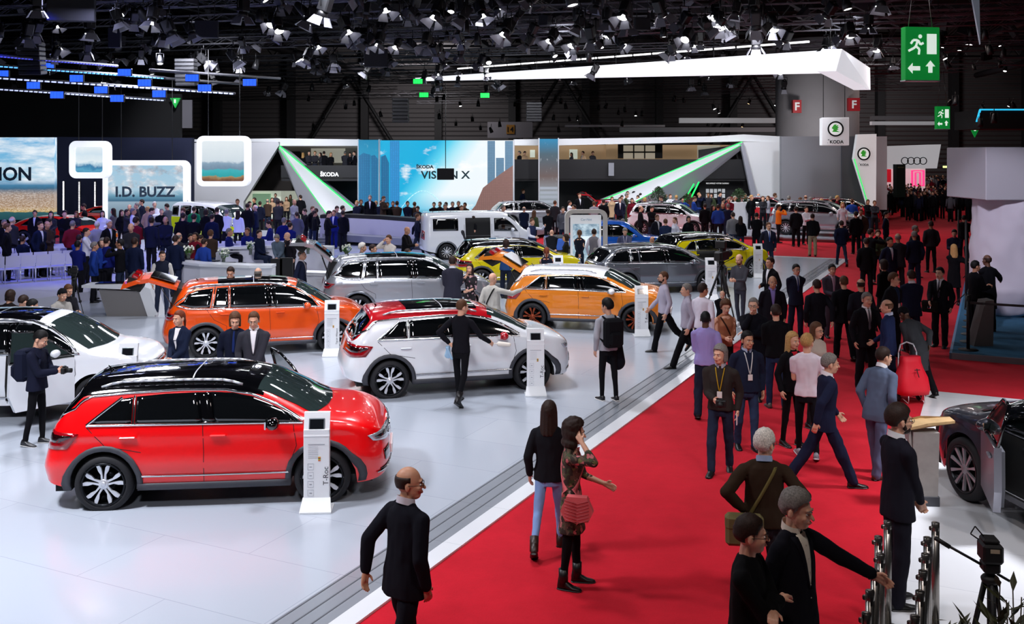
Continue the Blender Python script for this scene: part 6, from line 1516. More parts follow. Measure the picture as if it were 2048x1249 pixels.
for i in range(40):
    x = random.uniform(1860, 2048); y = random.choice((random.uniform(60, 150), random.uniform(200, 250))); Y = random.uniform(45, 80); fixture(P(x, y, Y), random.uniform(-.5, .5), random.uniform(-2, 2), 'p', HOT if random.random() < .7 else HOUS, 'small lit spotlight in the cluster at the upper right', 'spotlights at the upper right', 1.0)
# blue video panels and light bars over the left stage
BP = MB(); BP.rbox(-.30, -.05, -.16, .30, .05, .16, .02); bpm = BP.mesh(); bpm.materials.append(HOUS); FPn = MB(); [FPn.box(-.28+.14*k, -.06, -.14, -.15+.14*k, -.05, .14) for k in range(4)]; fpm = FPn.mesh(); fpm.materials.append(BLU)
for x, y in ((96, 133), (68, 171), (115, 190), (154, 157), (250, 145), (203, 180), (235, 197), (290, 166), (319, 188), (385, 156), (410, 176), (500, 165), (5, 148)):
    Y = 42; o = thing('wash_light', 'rectangular blue wash light glowing above the left stage', 'stage light', P(x, y, Y), 0, 'blue wash lights over the left stage'); link('lamp_body', bpm, None, o); link('lamp_face', fpm, None, o)
for x, y, Y in ((836, 163, 60), (848, 190, 62), (970, 191, 62)):
    o = thing('wash_light', 'small rectangular green wash light above the main display wall', 'stage light', P(x, y, Y), 0, 'green wash lights'); link('lamp_body', bpm, None, o); c = link('lamp_face', fpm, None, o); c.material_slots[0].link = 'OBJECT'; c.material_slots[0].material = GRN
for i, (x0, y0, x1, y1, m_) in enumerate(((-20, 110, 235, 132, 'b'), (-20, 130, 330, 156, 'c'), (-20, 154, 470, 187, 'w'), (-20, 176, 330, 200, 'w'), (110, 140, 480, 168, 'd'), (300, 140, 560, 157, 'd'))):
    a, b = P(x0, y0, 38+i), P(x1, y1, 44+i*1.5); o = thing('light_bar', 'long horizontal rig bar with %s above the left stage, %s from the top' % ({'b': 'violet-blue glowing line', 'c': 'cyan dotted line', 'w': 'pale lit line', 'd': 'dim grey edge'}[m_], ('first', 'second', 'third', 'fourth', 'fifth', 'sixth')[i]), 'light bar', (0, 0, 0)); mb = MB(); mb.tube(a, b, .07, n=6); mb.build('bar', TRM, o)
    d = (b-a); mb = MB(); n = 40
    if m_ != 'd':
        for k in range(n): mb.tube(a+d*(k/n)-Vector((0, .08, .03)), a+d*((k+.7)/n)-Vector((0, .08, .03)), .035, n=4)
        mb.build('light_line', mat('bar_'+m_, {'b': '4a50e0', 'c': '60b8ff', 'w': 'c8d4ff'}[m_], .4, emit={'b': .9, 'c': 1.2, 'w': 1.0}[m_]), o)
# suspended screens, boxes and speaker arrays
for x0, y0, x1, y1, Y, l, c in ((95, -20, 186, 42, 32, 'large grey square softbox seen from below at the top left', '2e2e30'), (728, 98, 775, 134, 42, 'dark grey square panel hanging in the rig above the main display wall', '2c2c30'), (216, 55, 240, 95, 40, 'small blue-grey panel hanging in the rig on the left', '26283a'), (1480, -15, 1515, 8, 33, 'dark box among the lamps at the top right of centre', '202024'), (390, 40, 435, 75, 40, 'tilted grey panel left of the two brightest lamps', '2c2c34'), (1270, 35, 1302, 60, 36, 'tilted black lamp housing above the white canopy', '1c1c20')):
    s_ = FP/Y; o = thing('rig_softbox', l, 'panel', P((x0+x1)/2, y1, Y), .15); mb = MB(); w = (x1-x0)/2/s_; h = (y1-y0)/s_; mb.rbox(-w, 0, 0, w, .25, h, .02); mb.build('panel_body', mat('panel_'+c, c, .8), o); mb = MB(); mb.tube((-w*.7, .1, h), (-w*.7, .1, h+2), .015, n=5); mb.tube((w*.7, .1, h), (w*.7, .1, h+2), .015, n=5); mb.build('hanging_wire', BLKM, o)
for x, y0, y1, Y, l in ((62, 84, 150, 40, 'curved black line-array speaker at the upper left'), (372, 118, 172, 46, 'curved black line-array speaker right of the blue lamps'), (1068, 205, 243, 58, 'dark line-array speaker under the white canopy tip'), (801, 196, 245, 56, 'narrow dark speaker column above the narrow display wall')):
    s_ = FP/Y; o = thing('speaker_array', l, 'speaker', P(x, y0, Y)); n = 7; h = (y1-y0)/s_/n
    for k in range(n):
        t = .02+.07*k; mb = MB(); mb.rbox(-.45, -.3, -h*(k+1)+.015, .45, .3, -h*k, .03, M=Matrix.Rotation(t*.3, 4, 'X')); mb.build('speaker_box', mat('speaker_black', '18181c', .6), o)
# the white canopy: a wedge-shaped fascia with a return wing and tubes along the top
o = thing('light_canopy', 'huge bright white wedge-shaped canopy fascia hanging across the rig', 'canopy', (0, 0, 0)); A, B, Cc = 70, 42, 50
mb = MB(); a0, a1 = P(830, 156, A), P(832, 160, A); b0_, b1_ = P(1684, 98, B), P(1672, 142, B); D = Vector((.3, 1.2, 0))
mb.add([a0, a1, b1_, b0_, a0+D, a1+D, b1_+D, b0_+D], [(0, 1, 2, 3), (7, 6, 5, 4), (0, 3, 7, 4), (1, 5, 6, 2), (0, 4, 5, 1), (3, 2, 6, 7)]); mb.build('fascia', mat('canopy_white', 'f2f4fa', .5, emit=1.05), o)
mb = MB(); c0_, c1_ = P(1740, 136, Cc), P(1741, 180, Cc); D = Vector((-.8, .1, 0)); mb.add([b0_, b1_, c1_, c0_, b0_+D, b1_+D, c1_+D, c0_+D], [(0, 1, 2, 3), (7, 6, 5, 4), (0, 3, 7, 4), (1, 5, 6, 2), (3, 2, 6, 7)]); mb.build('return_wing', mat('canopy_wing', 'dcdee6', .5, emit=.8), o)
for k in range(20):
    t0, t1 = (k+.06)/20*.82+.15, (k+.94)/20*.82+.15; u = Vector((0, 1.5, .55)); mb = MB(); mb.tube(a0.lerp(b0_, t0)+u, a0.lerp(b0_, t1)+u, .05, n=6); mb.build('tube_light', mat('tube_white', 'ffffff', .4, emit=2), o)
mb = MB()
for t in (.2, .4, .6, .8, .99): q = a0.lerp(b0_, t)+Vector((0, .6, 0)); mb.tube(q, q+Vector((0, 0, 1.6)), .02, n=5)
mb.build('hanging_wire', BLKM, o)
o = thing('fabric_sail', 'thin pale triangular fabric blade hanging at the top right', 'banner', (0, 0, 0)); mb = MB(); mb.prism([P(1938, -40, 34), P(1958, -40, 34), P(1961, 88, 34)], (.1, .3, 0)); mb.build('fabric', mat('sail_grey', '9aa4b4', .6, emit=.15), o)
for y in (5, 50, 118):
    p = P(2000, y+12, 40); truss(p, 0, TL, 'bright aluminium truss crossing the top right corner', 'trusses at the top right')
# loose dark gear among the trusses
random.seed(5)
for i in range(60):
    x = random.uniform(-20, 2060); y = random.uniform(-10, 140); z = random.uniform(9.5, 12.5); Y = min(90, FP*(z-HC)/(YH-y)); z = HC+Y*(YH-y)/FP
    mb = MB(); w = random.uniform(.15, .5); M = Euler((random.uniform(-.7, .7), random.uniform(-.6, .6), random.uniform(0, 3))).to_matrix().to_4x4(); mb.rbox(-w, -.12, -.25, w, .12, .25, .02, M=M); mb.tube((0, 0, .2), (0, 0, 1.2), .02, n=5)
    tag(mb.build('rig_box', mat('rig_dark_%d' % (i % 3), ('1e1e24', '2c2b33', '17171c')[i % 3], .7), None, P(x, y, Y)), 'dark equipment box hung among the roof trusses', 'equipment box', 'equipment boxes in the rig')
# ------------------------------------------------------------------ light
def lamp(kind, loc, energy, col='ffffff', size=1.0, target=None, spot=None, sy=None, blend=.6, spread=None):
    l = bpy.data.lights.new('l', kind); l.energy = energy; l.color = lin(col)
    if kind == 'AREA':
        l.shape = 'RECTANGLE' if sy else 'DISK'; l.size = size
        if sy: l.size_y = sy
    else: l.shadow_soft_size = size
    if spread: l.spread = math.radians(spread)
    if spot: l.spot_size = math.radians(spot); l.spot_blend = blend
    o = bpy.data.objects.new('light', l); C.objects.link(o); o.location = loc
    t = Vector(target) if target is not None else Vector(loc)-Vector((0, 0, 1)); o.rotation_euler = (t-Vector(loc)).to_track_quat('-Z', 'Y').to_euler(); return o
EXP = .68
for x, y, e in ((-7.5, 9.5, 1600), (-1.5, 12, 330), (-8, 19, 800), (-1, 20, 620), (-5, 27, 650), (3, 27, 620), (7, 34, 520), (-1, 36, 560), (3, 43, 450)):
    lamp('AREA', (x, y, 9.0), e*EXP*.68, 'f4f6ff', 1.3, spread=118)
lamp('AREA', (9.5, 11.5, 8.5), 900*EXP, 'f8f8ff', 1.3, target=(9.5, 12, 0), spread=80); lamp('SPOT', (4.5, 5, 9), 1500*EXP, 'f8f8ff', .4, target=(5.6, 11, 0), spot=48); lamp('SPOT', (-2, 2.5, 8.5), 1500*EXP, 'f6f6ff', .5, target=(-4.5, 13, .6), spot=62)  # the last is an unseen camera-side spot added for the red car's flank
lamp('SPOT', (1, 4, 9.0), 900*EXP, 'fff0ea', .4, target=(2.5, 8.5, 0), spot=75)
lamp('SPOT', (8, 6, 9.5), 800*EXP, 'fff0ea', .4, target=(4.5, 15, 0), spot=75)
lamp('SPOT', (.5, 8, 9), 2000*EXP, 'f8f8ff', .5, target=(0, 19, .5), spot=58); lamp('SPOT', (-5, 11, 9), 1600*EXP, 'f8f8ff', .5, target=(-5.5, 22, .5), spot=52); lamp('SPOT', (2, 18, 9), 2200*EXP, 'f8f8ff', .5, target=(3, 31, .5), spot=60)  # more unseen spots from the camera side, added to brighten the car flanks
lamp('SPOT', (9, 36, 9), 5000*EXP, 'f8f8ff', .5, target=(9, 56, .8), spot=62)  # spot added to offset the pink carpet bounce on the far cars
lamp('AREA', (8.5, 27, 9.5), 110*EXP, 'ffeef0', 1.4); lamp('AREA', (14, 36, 9.5), 130*EXP, 'ffeef0', 1.6); lamp('AREA', (20, 50, 10), 330*EXP, 'ffe8e0', 2); lamp('AREA', (30, 72, 11), 420*EXP, 'ffe8e0', 3)
lamp('AREA', (0, 54, 9.0), 1100*EXP, 'f6f8ff', 2.5); lamp('AREA', (10, 53, 9.0), 1200*EXP, 'f6f8ff', 2.5); lamp('AREA', (-9, 52, 9), 700*EXP, 'f6f8ff', 2.5)
lamp('SPOT', (14, 42, 10.5), 5000*EXP, 'f4f6ff', .6, target=(19, 58, 2.5), spot=60); lamp('SPOT', (2, 44, 10), 2600*EXP, 'f4f6ff', .6, target=(8, 60, 3), spot=60); lamp('SPOT', (-14, 44, 10), 14000*EXP, 'f4f6ff', .6, target=(-16, 60, 3), spot=56)
lamp('SPOT', (19, 62, 5.6), 2600*EXP, 'ffffff', .6, target=(23, 72, 8.5), spot=80)
for x, y, e in ((-15, 34, 2600), (-10, 38, 2200), (-19, 40, 2200), (-8.5, 43, 1800)): lamp('SPOT', (x, y-3, 9), e*EXP, '2434ff', .5, target=(x, y+1, 0), spot=72)
lamp('SPOT', (-9, 22, 9), 3600*EXP, 'e4e4ff', .5, target=(-13, 37, .8), spot=55); lamp('SPOT', (-20, 26, 9), 2200*EXP, 'd4d4ff', .5, target=(-17, 37, .8), spot=55)  # frontal spots added to lift the dark left crowd and chairs
lamp('AREA', (-16, 44, 9), 1100*EXP, 'e8ecff', 2); lamp('AREA', (-9, 44, 9), 700*EXP, 'f0f2ff', 2); lamp('AREA', (-13, 31, 9), 200*EXP, 'c8ccff', 2)
lamp('AREA', (-10, 108, 15), 3600*EXP, 'f0eaea', 6, target=(-12, 125, 9)); lamp('AREA', (40, 108, 14), 2400*EXP, 'f0eaea', 6, target=(45, 125, 8))  # unseen area lamps added to brighten the back wall
lamp('AREA', (26, 92, 10), 900*EXP, 'fff0f0', 4)
lamp('SPOT', (6, 15, 8.4), 6500*EXP, 'f2ecff', .4, target=(12.4, 25, 2.2), spot=22)  # spot added to brighten the draped pillar
lamp('AREA', (0, 60, 13), 3600*EXP, 'c8c8e0', 30, target=(0, 60, 20), sy=60)      # unseen up-facing panel added to brighten the roof
w = bpy.data.worlds.new('world'); bpy.context.scene.world = w; w.use_nodes = True; w.node_tree.nodes['Background'].inputs[0].default_value = (.5, .5, .6, 1); w.node_tree.nodes['Background'].inputs[1].default_value = .03
cam = bpy.data.cameras.new('camera'); co = bpy.data.objects.new('camera', cam); C.objects.link(co); co.location = (0, 0, HC); co.rotation_euler = (PI/2, 0, 0)
cam.sensor_width = 36; cam.lens = 36*FP/2048; cam.shift_y = -(624.5-YH)/2048; cam.clip_end = 400; cam.clip_start = .5; bpy.context.scene.camera = co
sc = bpy.context.scene; sc.view_settings.view_transform = 'Standard'; sc.view_settings.look = 'None'; sc.view_settings.exposure = 0; sc.view_settings.gamma = 1
sc.cycles.use_denoising = True; sc.cycles.max_bounces = 6; sc.cycles.diffuse_bounces = 3; sc.cycles.glossy_bounces = 3; sc.cycles.transmission_bounces = 4; sc.cycles.sample_clamp_indirect = 6; sc.cycles.caustics_reflective = False; sc.cycles.caustics_refractive = False
# ------------------------------------------------------------------ the cars on show
pm = lambda n, c, r=.22, met=0: mat('paint_'+n, c, r, met, 1)
RED, WHI, ORA, ORL, GREY, YEL, BLUE, SILV, PWHT = pm('red', 'f20008', .3), pm('white', 'eceef2'), pm('orange', 'e8500c', .25, .15), pm('amber', 'e88420', .25, .15), pm('grey', '70747c', .25, .6), pm('yellow', 'd8c80c'), pm('blue', '0c58c0', .25, .3), pm('silver', 'b0b4bc', .25, .6), pm('pearl', 'f2f2f4')
REDR = pm('red_roof', 'b40818'); DAUDI = pm('gunmetal', '3a3c46', .28, .6); REDB = mat('rim_orange', '8a3818', .35, .5)
R_ = math.radians
TROC['nose'] = .26; TROC['grille'] = [([(2.17, .80), (2.262, .80)], [(2.17, .68), (2.262, .68)]), ([(1.98, .61), (2.13, .63)], [(2.0, .47), (2.12, .46)]), ([(1.92, .395), (2.262, .41)], [(1.96, .33), (2.262, .30)])]; TROC['gbar'] = [[(1.88, .355), (2.262, .37)], [(2.17, .74), (2.262, .74)]]; TROC['ar'] = .36
TROC['top'] = [(-2.3, .99), (-2.06, 1.03), (-1.98, 1.10), (-1.62, 1.47), (-1.50, 1.525), (-1.0, 1.565), (-.3, 1.575), (.25, 1.55), (.50, 1.49), (.85, 1.30), (1.18, 1.12), (1.30, 1.085), (1.6, 1.05), (1.95, .95), (2.13, .85), (2.4, .83)]
TROC['tailp'] = ([(-2.18, 1.0), (-1.95, .99), (-1.60, .95)], [(-2.18, .80), (-1.95, .77), (-1.74, .78)])
TROC['head'] = ([(1.78, .83), (2.05, .86), (2.28, .84)], [(1.84, .76), (2.08, .71), (2.28, .72)])
car('crossover_car', 'red crossover with a gloss black roof, its far front door open', TROC, (211, 1022), 6, RED, roofpaint=BLK)
rw, cw = car('crossover_car', 'white crossover with red roof, being dusted by a man in black', TROC, (779, 799), 15, WHI, roofpaint=REDR, rimcol=RIMD)
car('suv_car', 'orange seven-window family car with its tailgate raised', TIG, (412, 718), 15, ORA, scale=.955, gate=(-1.98, 1.60, R_(18)))
car('suv_car', 'silver-grey seven-window family car with its tailgate raised', TIG, (716, 645), 12, SILV, gate=(-1.98, 1.60, R_(38)), clad=GREY, lower=GREY)
car('crossover_car', 'orange crossover with white roof, amber rims and open tailgate', scaled(TROC, sun=None), (1066, 660), -12, ORL, roofpaint=PWHT, scale=.965, gate=(-1.62, 1.50, R_(30)), spoke=REDB, rimcol=RIMD)
car('estate_car', 'dark grey estate car with roof rails behind the orange white-roofed car', GOLF, (1252, 592), 14, GREY)
car('crossover_car', 'yellow crossover with black roof behind the orange tailgate', TROC, (962, 583), 14, YEL, roofpaint=BLK)
ry, cy = car('crossover_car', 'yellow crossover with an open rear door and a seated person', TROC, (1376, 564), 22, YEL, roofpaint=BLK, style='multi')
rv, cv = car('van', 'white passenger van with its sliding side door open', VAN, (893, 521), 14, WHI, clad=GREY, style='multi', scale=.97)
rp, cp_ = car('pickup_truck', 'blue double-cab pickup truck behind the kiosk', PICK, (1148, 532), 8, BLUE, scale=.93)
m = MB(); m.rbox(-2.45, -.78, 1.10, -1.02, .78, 1.155, .01); m.build('bed_shade_panel', UNDER, rp)  # dark panel stands in for the shade of the open load bed
rl, cl_ = car('suv_car', 'white family car with its front door wide open beside the rucksack man', TIG, (-160, 846), 5, WHI, clad=None)
car('estate_car', 'silver estate car on the neighbouring stand beyond the white van', GOLF, (1022, 457), 14, SILV, z=.2, style='multi')
car('suv_car', 'far white car in front of the dark conifer shrub', TIG, (1285, 468), -22, WHI, z=.2, scale=.94, style='multi')
car('suv_car', 'far red car with raised tailgate at the foot of the long gable leg', scaled(TIG), (1214, 450), 10, pm('deep_red', 'a80818'), z=.2, scale=.86, gate=(-1.98, 1.60, R_(38)), style='multi')
car('suv_car', 'red off-roader behind the crowd on the far stand', TIG, (1478, 452), -6, pm('deep_red', 'a80818'), z=.2, style='multi')
car('suv_car', 'silver off-roader turned with its grille to the aisle', TIG, (1572, 470), -30, SILV, z=.2, scale=1.04, style='multi')
car('suv_car', 'farthest red car half hidden behind the silver off-roader', TIG, (1640, 452), -10, pm('deep_red', 'a80818'), z=.2, scale=.95, style='multi')
CONC_ = scaled(GOLF, H=1.42, top=[(-2.5, .9), (-2.28, .95), (-2.0, 1.05), (-1.4, 1.30), (-.7, 1.42), (0, 1.45), (.5, 1.36), (1.0, 1.15), (1.5, .95), (1.9, .85), (2.2, .76), (2.5, .74)], R=.40,
    win=[([(-1.2, 1.22), (-.5, 1.33), (0, 1.34), (.5, 1.24)], [(-1.5, 1.02), (-.6, .99), (.2, .98), (.95, .96)])], pillar=[], wline=[], rw=(-1.9, -1.3), sun=(-1.0, .3), rails=None, handles=(), sill=.2)
rc_, cc_ = car('concept_car', 'low red concept car with huge wheels below the town screen', CONC_, (50, 500), -14, pm('concept_red', 'e01c14'), style='blade', clad=None, z=pz)
BUZZ = scaled(VAN, nose=.3, af=.7, top=[(-2.7, 1.4), (-2.46, 1.6), (-2.3, 1.82), (-1.9, 1.93), (0, 1.96), (.9, 1.92), (1.3, 1.78), (1.9, 1.35), (2.2, 1.18), (2.42, 1.05), (2.7, 1.0)], roofj=0,
    win=[([(-2.15, 1.70), (-1.6, 1.74)], [(-2.2, 1.2), (-1.6, 1.2)]), ([(-1.45, 1.74), (-.6, 1.76)], [(-1.45, 1.2), (-.6, 1.2)]), ([(-.45, 1.76), (.4, 1.75)], [(-.45, 1.2), (.4, 1.2)]), ([(.55, 1.74), (1.1, 1.66), (1.4, 1.45)], [(.55, 1.2), (1.1, 1.2), (1.6, 1.18)])], roofx=(-2.7, 2.0), ws=(lambda q: 1.2, lambda q: 2.05-.06*q))
rb, cb = car('electric_van', 'retro-styled electric van, white above and lime yellow below', BUZZ, (360, 478), -34, pm('lime', 'c8d818'), roofpaint=PWHT, style='blade', clad=None, z=pz, scale=.9)
rz_, cz_ = car('concept_car', 'small red concept car behind the crowd with its door raised', CONC_, (182, 466), -10, pm('concept_red', 'e01c14'), style='blade', clad=None, z=pz)
car('concept_car', 'lime yellow show car on the stage in front of the main display wall', TROC, (886, 424), 8, pm('lime', 'c8d818'), style='multi', z=.5, scale=.85, clad=None)
car('suv_car', 'lime green car beside the narrow blue display wall', TROC, (700, 420), 60, pm('lime', 'c8d818'), style='multi', z=.3, clad=None)
# opened doors; dark panels on the flanks paint the shaded interiors
def side_shade_panel(c, root, x0, x1, z0, z1, sgn=-1):
    m = MB(); n = 6; T = [(x0+(x1-x0)*i/n, z1) for i in range(n+1)]; B = [(x0+(x1-x0)*i/n, z0) for i in range(n+1)]; c.patch(m, T, B, 6, .012, sides=(-sgn if sgn > 0 else sgn,) if False else (sgn,)); return m.build('door_shade_panel', UNDER, root)
def car_door(c, root, paint, xh, x0, z0, zb, win_pts, ang, sgn=-1, glass=WSG):
    """front-hinged door at x=xh reaching back to x0; swings outwards"""
    d = thing_part('open_door', root, (xh, sgn*(c.W-.03), 0)); d.rotation_euler = (0, 0, -sgn*math.radians(ang))
    def pl(pts, y0, y1, mm, nm):
        mb = MB(); a = [Vector((x-xh, sgn*y0, z)) for x, z in pts]; mb.prism(a, (0, sgn*(y1-y0), 0)); return mb.build(nm, mm, d)
    L = x0-xh; low = [(xh, z0), (x0+.08, z0), (x0-.02, z0+.25), (x0, zb), (xh, zb-.03)]
    pl(low, -.05, .03, paint, 'door_skin'); pl([(x*1.0+(.04 if x < xh-.5 else -.04), z+(.05 if z < .6 else -.05)) for x, z in low], -.09, -.05, mat('door_card', '5c5e66', .5), 'door_lining')
    mb = MB(); fr_ = [Vector((x-xh, sgn*(-.01-.28*max(0, z-zb)), z)) for x, z in win_pts]; mb.pipe(fr_+[fr_[0]], .022, 6); mb.build('window_frame', BLK, d)
    mb = MB(); mb.prism(fr_, (0, sgn*.008, 0)); mb.build('door_glass', glass, d)
    mb = MB(); mb.rbox(L+.12, sgn*.05-.02, zb-.16, L+.32, sgn*.05+.02, zb-.13, .01); mb.build('door_handle', paint, d); return d
def seat(root, x, y):
    mb = MB(); mb.rbox(x-.28, y-.24, .45, x+.28, y+.24, .62, .05); mb.rbox(-.09, y-.23, 0, .05, y+.23, .68, .05, M=Matrix.Translation((x-.28, 0, .6)) @ Matrix.Rotation(-.3, 4, 'Y')); mb.rbox(-.06, y-.13, .68, .04, y+.13, .88, .04, M=Matrix.Translation((x-.28, 0, .6)) @ Matrix.Rotation(-.3, 4, 'Y')); return mb.build('seat', SEATM, root)
side_shade_panel(cl_, rl, -.02, 1.02, .34, 1.06)
car_door(cl_, rl, WHI, 1.04, .02, .32, 1.06, [(1.0, 1.08), (.75, 1.30), (.45, 1.50), (.1, 1.55), (.02, 1.08)], 46)
side_shade_panel(cy, ry, -1.0, -.16, .34, 1.02)
car_door(cy, ry, YEL, -.14, -.98, .32, 1.02, [(-.18, 1.04), (-.2, 1.46), (-.6, 1.46), (-.95, 1.05)], 62)
side_shade_panel(cv, rv, -.70, .36, .40, 1.74); seat(rv, -.35, -.70)
# far-side door of the red car, seen above its roof line
red = [o for o in bpy.data.objects if o.name.startswith('crossover_car')][0]
class _R: W = .91
car_door(_R, red, RED, .98, .02, .32, 1.0, [(.95, 1.02), (.62, 1.30), (.3, 1.44), (.02, 1.46), (0, 1.02)], 58, sgn=1)
car_door(_R, rb, pm('lime', 'c8d818'), 1.5, .6, .4, 1.15, [(1.45, 1.2), (1.25, 1.55), (1.0, 1.68), (.62, 1.72), (.62, 1.2)], 60, sgn=-1)
# dark grey car cut by the right edge, facing away to the left, front door open
AUD = scaled(TIG, W=1.94, H=1.62, xf=2.42, xr=-2.45, wx=(-1.46, 1.46), R=.385, nose=.24, sill=.28, roofj=4, rails=None,
    top=[(-2.6, 1.0), (-2.3, 1.10), (-1.8, 1.40), (-1.0, 1.58), (-.2, 1.62), (.4, 1.56), (.8, 1.38), (1.25, 1.16), (1.4, 1.12), (1.9, 1.06), (2.3, .94), (2.45, .86), (2.7, .84)],
    ws=(lambda q: .62-.03*q, lambda q: 1.3-.05*q), tailp=None)
gl = G(1938, 1004); ra, ca = car('dark_car', 'dark gunmetal car with its front door open by the lectern', AUD, (1940, 1000), 99, DAUDI, front=True, side=1, spoke=mat('rim_silver_dark', 'a4a4ac', .35, .2), style='ten', clad=None, z=.02)
side_shade_panel(ca, ra, -.02, 1.02, .36, 1.05, sgn=1)
car_door(ca, ra, mat('door_inner_silver', '8a8b96', .35, .5, .5), 1.06, .02, .32, 1.06, [(1.0, 1.08), (.75, 1.32), (.45, 1.50), (.1, 1.52), (.02, 1.08)], 27, sgn=1)
seat(ra, .1, .50)
# tailgate struts need the boots behind them: solid dark blocks painted as their shade
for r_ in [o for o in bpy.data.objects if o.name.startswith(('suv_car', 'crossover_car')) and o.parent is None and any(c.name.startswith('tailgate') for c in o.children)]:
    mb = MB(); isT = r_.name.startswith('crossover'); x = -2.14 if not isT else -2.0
    mb.add([(x+.0, -.56, .72), (x, .56, .72), (x+.30 if not isT else x+.42, .52, 1.50 if not isT else 1.40), (x+.30 if not isT else x+.42, -.52, 1.50 if not isT else 1.40), (x-.12, -.56, .74), (x-.12, .56, .74), (x+.10, .5, 1.56 if not isT else 1.46), (x+.10, -.5, 1.56 if not isT else 1.46)], [(0, 1, 2, 3), (7, 6, 5, 4), (0, 4, 5, 1), (1, 5, 6, 2), (2, 6, 7, 3), (3, 7, 4, 0)]); mb.build('boot_shade_block', UNDER, r_)
# ------------------------------------------------------------------ visitors and staff
def gz(v):
    q = v.x-.483*v.y
    if v.y > 33 and v.x < -9.3 and v.y < 50: return pz
    if v.x < -10.6 and v.y > 30.5 and v.y < 52: return pz
    if -12 < v.x < 3.6 and 46.5 < v.y < 59 and v.y > 47.5-.3*v.x*0+(.9*(v.x+4) if v.x > -4 else 0): return .5
    if (v-sk).dot(TD) > 0 and (v-sk).dot(UD) < 0 and v.x > -3: return .2
    if (v-b0).dot(TD) > 0 and (v-b0).dot(UD) > 0 and v.y < 40: return .14
    if (v-w0).dot(TD) < 0 and (v-w0).dot(UD) > 0: return .02
    return .033 if q < -5.83 else .012
def Hp(px, yh, h, z=None):
    zz = .03 if z is None else z
    for _ in range(4):
        s = (yh-YH)/(HC-zz-h); v = Vector(((px-1024)/s, FP/s, 0))
        if z is None: zz = gz(v)
    v.z = zz; return v
def pp(label, px, yh, yaw, z=None, **k):
    h = k.get('h', 1.76); k['h'] = h*.985
    lk = k.get('hair', ('short', 'dark'))
    return person(label, Hp(px, yh, h, z), yaw, **k)
S, SW, SH, CO, JK, TE, DR, FI = 'suit', 'sweater', 'shirt', 'coat', 'jacket', 'tee', 'dress', 'fit'
BL = '0c0c10'; NV = '1a2036'; CH_ = '2c2c34'; GR_ = '5a5a62'; LT = 'd8d6dc'; JE = '2c3c58'
floral = pat('floral_dress_cloth', '3a2c22', lambda m, nt, b: None)
def florpat(m, cols, sc=26):
    nt = m.node_tree; b = nt.nodes['Principled BSDF']; b.inputs['Roughness'].default_value = .85
    tc = nt.nodes.new('ShaderNodeTexCoord'); v = nt.nodes.new('ShaderNodeTexVoronoi'); v.inputs['Scale'].default_value = sc; v.inputs['Randomness'].default_value = 1; n = nt.nodes.new('ShaderNodeTexNoise'); n.inputs['Scale'].default_value = sc*.6
    mx = nt.nodes.new('ShaderNodeVectorMath'); mx.operation = 'ADD'; sc_ = nt.nodes.new('ShaderNodeVectorMath'); sc_.operation = 'SCALE'; sc_.inputs[3].default_value = .08
    nt.links.new(tc.outputs['Object'], n.inputs['Vector']); nt.links.new(n.outputs['Color'], sc_.inputs[0]); nt.links.new(tc.outputs['Object'], mx.inputs[0]); nt.links.new(sc_.outputs[0], mx.inputs[1]); nt.links.new(mx.outputs[0], v.inputs['Vector'])
    nt.links.new(ramp(nt, v.outputs['Color'], cols, 'CONSTANT'), b.inputs['Base Color'])
florpat(floral, [(0, '2e241c'), (.35, '5a4436'), (.5, 'c0686c'), (.58, '3c4428'), (.68, '2e241c'), (.78, '6a6a3c'), (.86, 'b08a80'), (.92, '2e241c')])
floral2 = mat('dark_floral_cloth', '1a1418', .85); florpat(floral2, [(0, '1c161a'), (.62, '1c161a'), (.70, 'c8a0a8'), (.78, '1c161a'), (.88, 'a06a78'), (.93, '1c161a')], 22)
# foreground
a_ = Vector((-.88, 8.0, .012)); person('bald man in a black suit with glasses walking along the carpet edge', Vector((-.86, 8.0, .03)), 135, lod='A', h=1.80, bulk=1.12, top=(S, '101018'), hair=('bald', 'dark'), skin='m', glasses=True, collar='c8c4cc', L='swingb', R='hang', legs=(14, 4, -16, 14), head=(-42, 0), lean=2)
pp('woman in black quilted jacket and light blue jeans walking away', 1098, 797, 168, lod='A', female=True, h=1.66, top=(JK, '17171c'), leg=('slim', '7f9ed0'), shoes=('boot', '2c1a14'), hair=('long', 'dark'), legs=(-20, 16, 14, 4), L='hang', R='swingf')
r1, s1 = person('curly-haired woman in a flowered dress phoning, pink bag at her hip', G(1143, 1172, .012), 78, lod='A', female=True, h=1.66, top=(DR, '4a3628'), topmat=floral, leg=('slim', '0c0b0e'), shoes=('boot', '0c0a0b'), hair=('mane', 'dark'), R='phone', L=((.12, -.34, 1.08), (.3, .5, -.8)), head=(8, 8), strap=(1, 'd86a70', 0), legs=(4, 2, -4, 2))
r2, s2 = person('grey-haired man in black blazer and open white shirt pointing at a barrier post', Vector((2.08, 7.35, .012)), 42, lod='A', h=1.84, bulk=1.12, top=(S, '12121a'), shirt='ddd4c4', collar='ddd4c4', hair=('full', 'grey'), skin='f', L=((.62, -.44, 1.05), (.5, .6, -.5)), R='hang', head=(8, 6), buttons=True, leg=(S, '101018'))
person('dark-haired man with glasses and folded arms in a black zip top', Vector((1.66, 7.0, .012)), 62, lod='A', h=1.78, bulk=1.1, top=(SW, '0c0c0f'), leg=(S, '0e0e12'), hair=('short', 'dark'), skin='f', glasses=True, L='fold', R='fold', head=(22, 2))
text('sleeve_lettering', 'ER', (1.45, 6.80, 1.28), width=.10, m=mat('print_light', 'c8c8cc', .6), rz=math.radians(-20), ry=0).parent = None
tl = bpy.data.objects['sleeve_lettering']; bpy.data.objects.remove(tl)
